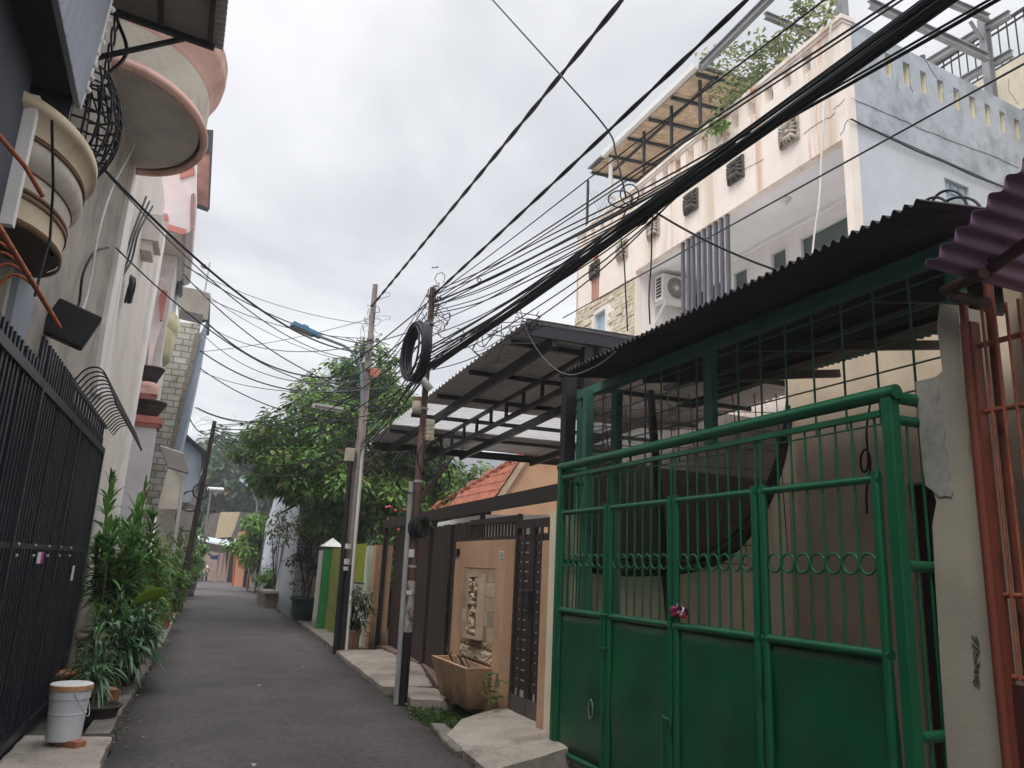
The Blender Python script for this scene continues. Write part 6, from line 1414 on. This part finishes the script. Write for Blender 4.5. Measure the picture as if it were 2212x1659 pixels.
# ------------------------------------------------------------------ trees
def ellip_clumps(rg, centre, rad, n, rs=(.35, .7), flat=.75, shell=.55):
    out = []
    for _ in range(n):
        while True:
            v = V((rg.uniform(-1,1), rg.uniform(-1,1), rg.uniform(-1,1)))
            if shell < v.length <= 1: break
        out.append((V(centre) + V((v.x*rad[0], v.y*rad[1], v.z*rad[2])), rg.uniform(*rs)))
    return out
def foliage(m, rg, clumps, per, Lf, Wf, droop=.35, seg=1, flat=.6):
    for (c, r_) in clumps:
        k_ = int(per*r_*r_*4)
        for _ in range(k_):
            while True:
                v = V((rg.uniform(-1,1), rg.uniform(-1,1), rg.uniform(-1,1)))
                if .25 < v.length <= 1: break
            p = c + V((v.x*r_, v.y*r_, v.z*r_*flat)); d = V((v.x + rg.uniform(-.5,.5), v.y + rg.uniform(-.5,.5), v.z*.3 + rg.uniform(-.5,.25)))
            s = rg.uniform(.5,1.4); m.leaf(p, d, Lf*s, Wf*s, (rg.uniform(-.4,.4), rg.uniform(-.4,.4), 1), droop, seg=seg)
M_bark = mat('tree_bark', S(72,62,54), rough=.95, var=.3, scale=6, bump=.6)
LF1 = leafmat('broad_tree_leaf', S(52,92,42), S(128,162,80), trans=.3, rough=.5, scale=.9)
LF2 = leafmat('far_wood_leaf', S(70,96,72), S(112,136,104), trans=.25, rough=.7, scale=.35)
LF3 = leafmat('fresh_leaf', S(72,112,46), S(128,158,74), trans=.35, rough=.45, scale=1.2)
LF4 = leafmat('purple_dark_leaf', S(52,38,42), S(92,66,68), trans=.15, rough=.6, scale=2)
LF5 = leafmat('yellow_green_leaf', S(104,124,56), S(164,170,100), trans=.35, rough=.5, scale=1.5)
rg = random.Random(101)
tr = empty('shade_tree', (6.0, 21.5, 0), 'large dark green broad crowned tree behind the tall grey pole', 'tree')
m = MB(); base = V((6.0, 21.8, 0)); forks = []
m.tube(spline([base, base + V((-.1,0,1.3)), base + V((-.35,-.1,2.5))], 5), [.26 - .008*i for i in range(11)], 10)
f0 = base + V((-.35,-.1,2.45))
for k in range(11):
    a = rg.uniform(0, 6.28); L_ = rg.uniform(1.4, 2.8); e = f0 + V((math.cos(a)*L_*1.1, math.sin(a)*L_*.8, rg.uniform(.4, 3.2))); mid = f0.lerp(e, .5) + V((rg.uniform(-.2,.2), rg.uniform(-.2,.2), .25))
    m.tube(spline([f0, mid, e], 5), [.11 - .008*i for i in range(11)], 6); forks.append(e)
for e in forks:
    for k in range(3): q = e + V((rg.uniform(-.9,.9), rg.uniform(-.8,.8), rg.uniform(-.1,.8))); m.tube([e, e.lerp(q,.5) + V((0,0,.1)), q], [.03,.02,.008], 5)
m.tube(spline([f0 + V((0,0,-.3)), py(690,1060,21), py(640,1090,20.6), py(600,1112,20.3)], 5), [.075 - .004*i for i in range(16)], 6)
m.build('trunk', M_bark, tr)
cl = []
sil = [((830,850),22.5,1.05),((760,880),22.3,.9),((880,900),22.3,.9),((700,920),22,.95),((640,960),21.5,.85),((590,990),21,.65),((660,1010),21.2,.8),((720,980),21.3,.9),((800,940),21.6,.95),((860,960),21.6,.9),((930,1010),21.8,.85),((975,1050),22,.7),((900,1060),21.6,.85),((840,1040),21.2,.8),((770,1050),21,.75),((700,1060),20.8,.7),((610,1040),20.8,.55),((820,1100),21.2,.7),((900,1110),21.6,.7),((960,1090),21.8,.6),((760,820),22.8,.7),((800,800),22.9,.6),((730,1100),21,.55),((780,1110),21.2,.6),((860,820),22.9,.7),((650,925),22,.7),((1000,1070),22.3,.5)]
for (xy, Y, r_) in sil:
    c = py(*xy, Y)
    for k in range(6): cl.append((c + V((rg.gauss(0,r_*.55), rg.gauss(.5,.8), rg.gauss(0,r_*.45))), rg.uniform(.35,.62)))
cl += ellip_clumps(rg, (5.3, 23.2, 5.0), (2.6, 1.8, 1.9), 60, (.4,.7), shell=.2)
m = MB(); foliage(m, rg, cl, 215, .17, .09, .45); m.build('crown', LF1, tr)
print('tree faces', len(m.f))
# small loose tree between
t2 = empty('garden_tree', (4.8, 23.5, 0), 'thin yellow green garden tree in front of the pale grey house', 'tree')
m = MB(); a = py(672,1200,23.4); b = py(660,1130,23.2); m.tube(spline([V((a.x+.2, 23.5, 0)), V((a.x+.05,23.5,a.z)), b, py(650,1100,23)], 5), [.07 - .003*i for i in range(16)], 6)
for (x, y) in ((620,1140),(600,1150),(640,1160),(700,1150),(690,1120),(720,1165)): m.tube([b + V((0,0,-.5)), b.lerp(py(x,y,23),.5) + V((0,0,.1)), py(x,y,23)], [.03,.02,.008], 5)
m.build('trunk', M_bark, t2); m = MB(); cl = []
for (x, y) in ((615,1135),(640,1120),(665,1128),(690,1120),(600,1150),(630,1155),(700,1145),(720,1165),(655,1150),(690,1165),(615,1115)):
    for k in range(3): cl.append((py(x,y,23) + V((rg.gauss(0,.2), rg.gauss(0,.4), rg.gauss(0,.12))), rg.uniform(.18,.3)))
foliage(m, rg, cl, 130, .12, .06, .3); m.build('crown', LF5, t2)
t3 = empty('roadside_tree', (3.9, 42, 0), 'bright green bushy tree before the orange house far down the lane', 'tree')
m = MB(); a = py(545,1240,42); m.tube([(a.x+.3,42,0), (a.x+.2,42,2.2), (a.x,42,3.6)], [.1,.07,.03], 6); m.build('trunk', M_bark, t3); m = MB(); cl = []
for (x, y, r_) in ((545,1170,.9),(560,1150,.8),(535,1190,.7),(555,1120,.7),(570,1135,.7),(525,1180,.6),(548,1135,.8),(540,1205,.5),(566,1165,.6)):
    for k in range(4): cl.append((py(x,y,42) + V((rg.gauss(0,r_*.4), rg.gauss(0,.7), rg.gauss(0,r_*.4))), rg.uniform(.3,.55)))
foliage(m, rg, cl, 110, .24, .12, .35); m.build('crown', LF3, t3)
# far woods: one mass
m = MB(); cl = []
for i in range(150):
    x = rg.uniform(425, 640); y = rg.uniform(960 - (x-430)*.10 + (25 if x < 470 else 0), 1120); cl.append((py(x, y, rg.uniform(68, 84)), rg.uniform(1.0, 2.0)))
for i in range(60):
    x = rg.uniform(640, 1000); y = rg.uniform(980, 1120); cl.append((py(x, y, rg.uniform(60, 80)), rg.uniform(1.2, 2.2)))
foliage(m, rg, cl, 16, .8, .45, .3, flat=.8)
for i in range(14):
    p = py(440 + i*38, 1130, 74); m.tube([(p.x, p.y, 0), (p.x + .3, p.y, 7)], [.3,.15], 5)
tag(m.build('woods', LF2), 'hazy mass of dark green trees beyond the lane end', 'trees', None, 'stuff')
# plants climbing over the white house terrace
t5 = empty('terrace_plant', px(1640, 190, 8.2), 'leggy green plants hanging over the terrace parapet of the white house', 'plant')
m = MB(); mm = MB(); stems = [[(1650,170),(1645,120),(1640,75)],[(1640,165),(1600,130),(1560,110),(1520,118)],[(1700,120),(1690,90),(1655,100),(1640,120)],[(1600,180),(1570,150),(1540,140)],[(1760,70),(1740,30),(1720,10)],[(1770,60),(1790,20),(1800,5)],[(1740,90),(1720,60),(1715,40)],[(1570,230),(1540,270),(1530,280)],[(1700,130),(1670,140),(1620,170),(1590,190),(1570,215)],[(1780,50),(1750,20),(1735,-10)],[(1690,130),(1680,105),(1700,80)],[(1590,200),(1560,190),(1530,200)],[(1575,260),(1560,275),(1545,272)],[(1640,160),(1620,120),(1590,95)]]
for s_ in stems:
    P = spline([px(x, y, rg.uniform(7.9, 8.5)) for (x, y) in s_], 6); m.tube(P, .010, 4)
    for p in P:
        for k in range(5): a = rg.uniform(0, 6.28); q = p + V((rg.gauss(0,.09), rg.gauss(0,.09), rg.gauss(0,.08))); mm.leaf(q, (math.cos(a), math.sin(a), rg.uniform(-.4,.4)), rg.uniform(.07,.13), .05, droop=.3)
for i in range(9):
    q = px(1580 + i*9, 235 - i*8, 8.15)
    for k in range(22): a = rg.uniform(0,6.28); mm.leaf(q + V((rg.gauss(0,.12), rg.gauss(0,.12), rg.gauss(0,.1))), (math.cos(a), math.sin(a), rg.uniform(-.4,.4)), rg.uniform(.07,.14), .055, droop=.3)
m.build('stems', mat('green_stem', S(96,100,60), bump=0), t5); mm.build('leaves', leafmat('terrace_leaf', S(92,108,72), S(164,170,122), trans=.4), t5)
t6 = MB()
for i in range(40):
    x = rg.choice((1545,1560,1550,1570)); q = px(x + rg.gauss(0,8), 275 + rg.gauss(0,6), 7.93); a = rg.uniform(0,6.28); t6.leaf(q, (math.cos(a)*.3 - .3, math.sin(a), rg.uniform(-.3,.4)), .12, .07, droop=.3)
t6.tube(spline([px(1575,262,7.98), px(1560,272,7.93), px(1540,275,7.9)], 4), .008, 4)
tag(t6.build('wall_sprout', leafmat('terrace_leaf_bright', S(96,140,60), S(150,180,90), trans=.4)), 'bright green sprout growing from a crack in the parapet front', 'plant')
# ================================================================== potted plants and small things along the lane
rg = random.Random(55)
M_strap = leafmat('strap_leaf', S(44,92,38), S(124,172,80), trans=.25, rough=.35, scale=2.5)
M_strapd = leafmat('dark_strap_leaf', S(36,76,40), S(112,150,104), trans=.2, rough=.3, scale=3)
M_terra = mat('terracotta', S(168,104,78), rough=.85, var=.15, scale=5, dirt=S(110,84,72), dirt_amt=.6, dirt_scale=6, bump=.15)
M_pot = mat('stone_pot', S(172,154,140), rough=.9, var=.12, dirt=S(110,96,84), dirt_amt=.6, dirt_scale=4, bump=.2)
M_wpot = mat('white_pot', S(206,200,198), rough=.6, var=.06, dirt=S(140,130,124), dirt_amt=.4, dirt_scale=4, bump=.05)
def pot(root, c, r_, h, mt, flare=1.25, rim=.04):
    m = MB(); m.lathe([(.001,0),(r_*.8,0),(r_*.9,h*.4),(r_,h*.85),(r_*1.08,h*.86),(r_*1.1,h),(r_*.95,h),(r_*.92,h*.86),(.001,h*.84)], c, 22); m.build('pot', mt, root)
def strap_plant(root, c, heads, Lf, Wf, mt, n=26, stem_r=.02, droop=.55):
    m = MB(); st_ = MB()
    for (hx, hy, hz) in heads:
        h = V(c) + V((hx, hy, hz)); b = V(c) + V((hx*.25, hy*.25, 0)); P = spline([b, b.lerp(h, .5) + V((rg.uniform(-.05,.05), rg.uniform(-.05,.05), 0)), h], 6); st_.tube(P, stem_r, 6)
        for k in range(n):
            t = rg.uniform(.45, 1); p = P[int(t*(len(P)-1))]; a = k*2.4 + rg.uniform(-.3,.3); el_ = .15 + 1.3*(t-.45)/.55 + rg.uniform(-.2,.2)
            m.leaf(p, (math.cos(a)*math.cos(el_), math.sin(a)*math.cos(el_), math.sin(el_)), Lf*rg.uniform(.7,1.15), Wf*rg.uniform(.8,1.2), droop=droop*rg.uniform(.5,1.2), seg=3)
    st_.build('stems', mat('cane_stem', S(120,108,84), rough=.9, bump=.1), root); m.build('leaves', mt, root)
def shrub(root, c, rad, n, Lf, Wf, mt, stems=5, per=120, droop=.3, flat=.9):
    m = MB()
    for k in range(stems):
        a = rg.uniform(0,6.28); e = V(c) + V((math.cos(a)*rad[0]*.6, math.sin(a)*rad[1]*.6, rad[2]*rg.uniform(.9,1.6))); m.tube([V(c), V(c).lerp(e,.5) + V((0,0,.08)), e], [.014,.011,.005], 5)
    m.build('stems', M_bark, root); m = MB(); cl = ellip_clumps(rg, V(c) + V((0,0,rad[2])), rad, n, (.1,.2), shell=.15); foliage(m, rg, cl, per*6, Lf, Wf, droop, seg=2, flat=flat); m.build('leaves', mt, root)
# tall strap-leaved plants by the gate
c = V((-.72, 11.6, 0)); r_ = empty('strap_leaf_plant', c, 'tall strap leaved plant in a stone pot beside the black gate', 'potted plant')
pot(r_, c + V((.02,-.15,.0)), .26, .62, M_pot)
strap_plant(r_, c + V((0,0,.6)), [(-.15,-.1,1.95),(.2,.15,1.65),(-.05,.3,1.4),(.18,-.2,1.15),(-.22,.1,1.1),(.3,.25,1.0),(.1,-.1,.8),(.35,-.1,.9),(-.1,-.4,1.3),(.25,.45,1.3),(.4,.2,.7),(.0,.5,.9)], .46, .055, M_strap, 58, .016)
c = V((-.55, 13.6, 0)); r_ = empty('strap_leaf_plant', c, 'tall upright strap leaved plant before the white pillar', 'potted plant')
pot(r_, c, .24, .45, M_terra)
strap_plant(r_, c + V((0,0,.42)), [(.0,.0,2.3),(.2,.1,1.8),(-.2,-.2,1.6),(.3,-.1,1.3),(.1,.3,1.0),(.35,.25,1.1),(.4,-.2,.9),(-.1,.3,1.3)], .5, .06, M_strap, 52, .018)
for (x, y, rx, rz, mt, lb, s) in ((-.30,14.2,.42,.62,LF3,'bright green leafy shrub in the middle of the left planting',1),(-.22,16.2,.45,.7,LF3,'light green bushy plant behind the leafy shrub',1),(-.05,19.0,.5,.75,LF1,'round leaved bush just before the dark leaning pole',1),(.25,26.5,.6,1.05,LF1,'dense dark bush right behind the leaning pole foot',1.3),(.75,36,.7,1.3,LF1,'far rounded green bush at the left road edge',1.6),(.95,44,.7,1.2,LF3,'farthest green bush at the bend on the left',1.8),(-.4,22,.5,.9,LF5,'pale green garden shrub under the brown awning',1.2)):
    c = V((x, y, 0)); r_ = empty('leafy_shrub', c, lb, 'shrub'); pot(r_, c, .22*s, .35*s, M_terra if y < 20 else M_concd); shrub(r_, c + V((0,0,.3*s)), (rx, rx*1.1, rz), int(26*s), .13*s, .05*s, mt, 6, 60/s)
# arching dark strap plant at the verge, with its pots
c = V((-.42, 11.0, .0)); r_ = empty('arching_plant', c, 'dark glossy arching strap plant spilling towards the road', 'potted plant')
pot(r_, c, .22, .3, M_bowl)
strap_plant(r_, c + V((0,0,.28)), [(0,0,.55),(.2,.25,.5),(-.12,.3,.75),(.14,-.28,.45),(-.2,-.25,.6),(.25,.0,.6),(.0,-.45,.35),(.1,.55,.6),(.3,-.3,.35),(.32,.45,.4),(-.05,-.7,.4),(.15,.8,.5),(-.2,.6,.9)], .52, .05, M_strapd, 44, .012, .85)
c = V((-.58, 9.3, .0)); r_ = empty('arching_plant', c, 'low dark strap plant with thin dry leaves beside the bucket', 'potted plant')
pot(r_, c, .16, .22, M_bowl)
strap_plant(r_, c + V((0,0,.2)), [(0,0,.3),(.1,.15,.4),(-.1,.1,.35),(.05,-.2,.22),(.12,.35,.5),(-.05,.4,.6)], .4, .024, M_strapd, 34, .01, .9)
c = V((-.62, 12.6, .0)); r_ = empty('strap_leaf_plant', c, 'bushy mid height strap leaved plant between the two tall ones', 'potted plant')
pot(r_, c, .22, .4, M_pot)
strap_plant(r_, c + V((0,0,.38)), [(.1,0,.9),(.3,.2,.7),(-.1,.3,1.0),(.25,-.3,.6),(0,-.2,.8),(.38,.0,.45),(.2,.5,.8)], .42, .05, leafmat('lime_strap_leaf', S(60,104,40), S(132,168,74), trans=.3, rough=.4), 46, .012, .7)
# one broad yellow-green leaf
m = MB(); a = py(285, 1302, 10.7); b = py(362, 1280, 10.9); d = b - a
rows = []
for i in range(12):
    t = i/11; w_ = .11*math.sin(math.pi*min(1, .06 + t*.93))**.7; p = a.lerp(b, t) + V((0,0,.03*math.sin(math.pi*t)))
    sd = d.cross(V((0,0,1))).normalized()*.5 + V((0,0,.85)); rows.append([p - sd*w_, p - sd*w_*.5 + V((.012,0,0)), p, p + sd*w_*.5 + V((.012,0,0)), p + sd*w_])
m.grid(rows, smooth=True, thick=(.003,0,0)); m.tube([V((-.42,11.3,.1)), a + V((-.08,.02,-.3)), a, b], [.014,.011,.008,.003], 5)
tag(m.build('banana_leaf', leafmat('lime_leaf', S(120,150,40), S(150,176,60), trans=.45)), 'single broad yellow green leaf lying over the dark strap plant', 'leaf')
# pots, bucket, bricks on the verge
def bucket(c):
    r_ = empty('plastic_bucket', c, 'white plastic paint bucket with rusty rimmed lid by the black gate', 'bucket')
    m = MB(); m.lathe([(.001,0),(.125,0),(.13,.01),(.139,.2),(.143,.203),(.143,.212),(.14,.215),(.146,.32),(.155,.323),(.155,.385),(.15,.39)], c, 44, smooth=False); m.build('tub', mat('white_bucket', S(214,216,220), rough=.45, var=.06, dirt=S(160,156,152), dirt_amt=.4, dirt_scale=6, bump=.03), r_)
    m = MB(); m.lathe([(.155,.39),(.165,.39),(.165,.425),(.16,.43)], c, 44, smooth=False); m.build('lid_rim', mat('rusty_rim', S(196,150,112), rough=.7, var=.4, scale=16, dirt=S(160,84,50), dirt_amt=.8, dirt_scale=18, bump=.1), r_)
    m = MB(); m.lathe([(.16,.43),(.15,.436),(.05,.43),(.001,.428)], c, 28); m.build('lid', M_white, r_)
    m = MB(); cc = V(c); m.tube([cc + V((.16*math.cos(a)*1.02, .16*math.sin(a)*1.02 , .37 - .19*math.sin((a+1.3)/2.2*math.pi))) for a in [-1.3 + 2.2*k/16 for k in range(17)]], .004, 5); m.build('handle', M_pvc, r_)
bucket(gz(132, 1603, .10) + V((0,.1,0)))
def block(name, xy, s, rot, mt, lab, z=0.0, cat='brick'):
    p = gz(*xy, z); m = MB(); u = V((math.cos(rot), math.sin(rot), 0)); v = V((-u.y, u.x, 0)); m.obox(p + V((0,0,s[2]/2)), u*s[0]/2, v*s[1]/2, V((0,0,s[2]/2))); return tag(m.build(name, mt, bevel=.006), lab, cat)
M_brick = mat('old_brick', S(172,112,88), rough=.95, var=.2, scale=10, dirt=S(110,84,70), dirt_amt=.5, dirt_scale=8, bump=.4)
block('red_brick', (232,1530), (.12,.26,.2), .35, M_brick, 'pale red brick standing at the road edge below the dark plant')
block('red_brick', (150,1615), (.11,.22,.06), .9, M_brick, 'red brick lying flat under the white bucket', .05)
block('stone_block', (235,1480), (.2,.5,.14), .1, M_concd, 'mossy grey stone block behind the pale red brick', 0, 'stone')
block('red_brick', (225,1505), (.1,.3,.07), 1.2, M_brick, 'dark red brick lying between stone block and plants', .1)
def simple_pot(xy, r_, h, mt, lab, z=0.0):
    p = gz(*xy, z); r0 = empty('plant_pot', p, lab, 'plant pot'); pot(r0, p, r_, h, mt); return r0
simple_pot((312,1440), .13, .24, M_wpot, 'small white pot at the road edge under arching leaves')
simple_pot((150,1530), .2, .36, M_terra, 'terracotta pot between bucket and black gate')
simple_pot((205,1560), .2, .16, M_bowl, 'wide black basin beside the white bucket')
simple_pot((345,1325), .16, .26, M_terra, 'brown pot under the bright green leafy shrub')
simple_pot((335,1368), .12, .22, M_wpot, 'pale pot behind the broad yellow green leaf')
# right side: dark pot with purple tree, ribbed planter with shrub
c = gz(655, 1342); r_ = empty('potted_tree', c, 'purple leaved little tree in a big dark green pot before the white fence', 'potted plant')
m = MB(); m.lathe([(.001,0),(.28,0),(.34,.3),(.38,.56),(.43,.57),(.43,.66),(.36,.66),(.34,.56),(.001,.54)], c, 24); m.build('pot', mat('dark_green_pot', S(34,66,62), rough=.45, var=.1, bump=.03), r_)
m = MB()
for k in range(6): a = k*1.05; m.tube(spline([c + V((math.cos(a)*.08, math.sin(a)*.08, .55)), c + V((math.cos(a)*.12, math.sin(a)*.12, 1.0)), c + V((math.cos(a+.6)*.3, math.sin(a+.6)*.3, 1.7))], 5), .018, 5)
m.build('stems', M_bark, r_)
m = MB(); cl = ellip_clumps(rg, c + V((0,0,1.75)), (.55,.5,.7), 34, (.15,.26), shell=.2) + ellip_clumps(rg, c + V((-.15,0,1.0)), (.35,.3,.2), 6, (.1,.16)); foliage(m, rg, cl, 260, .08, .05, .3); m.build('leaves', LF4, r_)
c = gz(757, 1412) + V((0,.15,0)); r_ = empty('potted_shrub', c, 'green shrub in a ribbed terracotta planter at the tall grey pole', 'potted plant')
m = MB(); n = 40; rows = []
for (rr_, z) in ((.15,0),(.16,.05),(.17,.35),(.2,.36),(.21,.42),(.18,.42),(.17,.36)):
    rows.append([c + V((math.cos(2*math.pi*k/n)*(rr_ + (.008 if (k//2) % 2 and .03 < z < .355 else 0)), math.sin(2*math.pi*k/n)*(rr_ + (.008 if (k//2) % 2 and .03 < z < .355 else 0)), z)) for k in range(n+1)])
m.grid(rows); m.build('pot', mat('ribbed_terracotta', S(168,120,100), rough=.9, var=.15, scale=8, dirt=S(214,206,196), dirt_amt=.6, dirt_scale=6, streak=True, bump=.15), r_)
m = MB(); m.lathe([(.001,.36),(.168,.36)], c, 20); m.build('soil', M_soil, r_)
shrub(r_, c + V((0,0,.4)), (.3,.3,.42), 22, .12, .035, leafmat('olive_shrub_leaf', S(40,64,36), S(96,120,66), trans=.25), 7, 60)
c = gz(575, 1288); r_ = empty('raised_planter', c, 'stone edged planter with green plants along the pale grey house', 'planter')
cc = V((3.5, 30.5, 0)); m = MB(); m.box(cc.x - .35, cc.x + .2, 28.6, 31.5, 0, .5); m.build('planter_box', mat('stone_brown', S(120,104,92), var=.2, bump=.3), r_)
m = MB(); m.box(cc.x - .42, cc.x + .25, 28.5, 31.6, .5, .58); m.build('coping', M_conc, r_)
m = MB(); cl = ellip_clumps(rg, (cc.x - .1, 31.0, 1.0), (.3,.8,.5), 26, (.18,.3), shell=.2); foliage(m, rg, cl, 130, .13, .07, .3); m.build('leaves', LF3, r_)
m = MB(); st_ = MB()
for k in range(5):
    e = V((cc.x - .1 + rg.uniform(-.25,.25), 28.9 + rg.uniform(-.3,.5), rg.uniform(2.0, 2.7))); st_.tube([V((cc.x - .05, 29.0, .5)), e], .015, 5)
    for q in range(16): a = rg.uniform(0,6.28); m.leaf(e + V((rg.gauss(0,.12), rg.gauss(0,.12), rg.gauss(-.05,.15))), (math.cos(a), math.sin(a), .2), .22, .07, droop=.4)
m.build('dark_leaves', leafmat('slate_leaf', S(40,56,48), S(80,96,84)), r_); st_.build('stems', M_bark, r_)
# oleander-like shrub with a few pink flowers over the peach pillar
c = V((4.6, 16.6, 0)); r_ = empty('flowering_shrub', c, 'narrow leaved shrub with small pink flowers leaning over the peach pillar', 'shrub')
m = MB(); st_ = MB()
for k in range(14):
    a = rg.uniform(0,6.28); e = c + V((math.cos(a)*.6 - .2, math.sin(a)*.7, rg.uniform(1.9,2.9))); P = spline([c, c.lerp(e,.5) + V((0,0,.2)), e], 6); st_.tube(P, .014, 5)
    for q in range(40): t = rg.uniform(.5,1); p = P[int(t*12)]; b = rg.uniform(0,6.28); m.leaf(p, (math.cos(b), math.sin(b), rg.uniform(-.1,.8)), .2, .03, droop=.5, seg=2)
st_.build('stems', M_bark, r_); m.build('leaves', M_strap, r_)
m = MB()
for k in range(12): m.ball(c + V((rg.uniform(-.6,.3), rg.uniform(-.5,.5), rg.uniform(2.3,2.9))), .03, 6)
m.build('flowers', mat('pink_flower', S(196,96,104), bump=0), r_)
# ================================================================== humid air
m = MB(); m.box(-145, 145, -55, 235, -2, 15.5); hz = m.build('haze', [], None)
vm_ = bpy.data.materials.new('humid_air'); vm_.use_nodes = True; nt = vm_.node_tree
for n_ in list(nt.nodes):
    if n_.type == 'BSDF_PRINCIPLED': nt.nodes.remove(n_)
pv = nt.nodes.new('ShaderNodeVolumePrincipled'); pv.inputs['Density'].default_value = .0022; pv.inputs['Color'].default_value = (.93, .95, .97, 1); pv.inputs['Anisotropy'].default_value = .2
nt.links.new(pv.outputs[0], nt.nodes['Material Output'].inputs['Volume']); hz.data.materials.append(vm_); tag(hz, 'thin humid haze over the lane', 'haze', None, 'stuff')
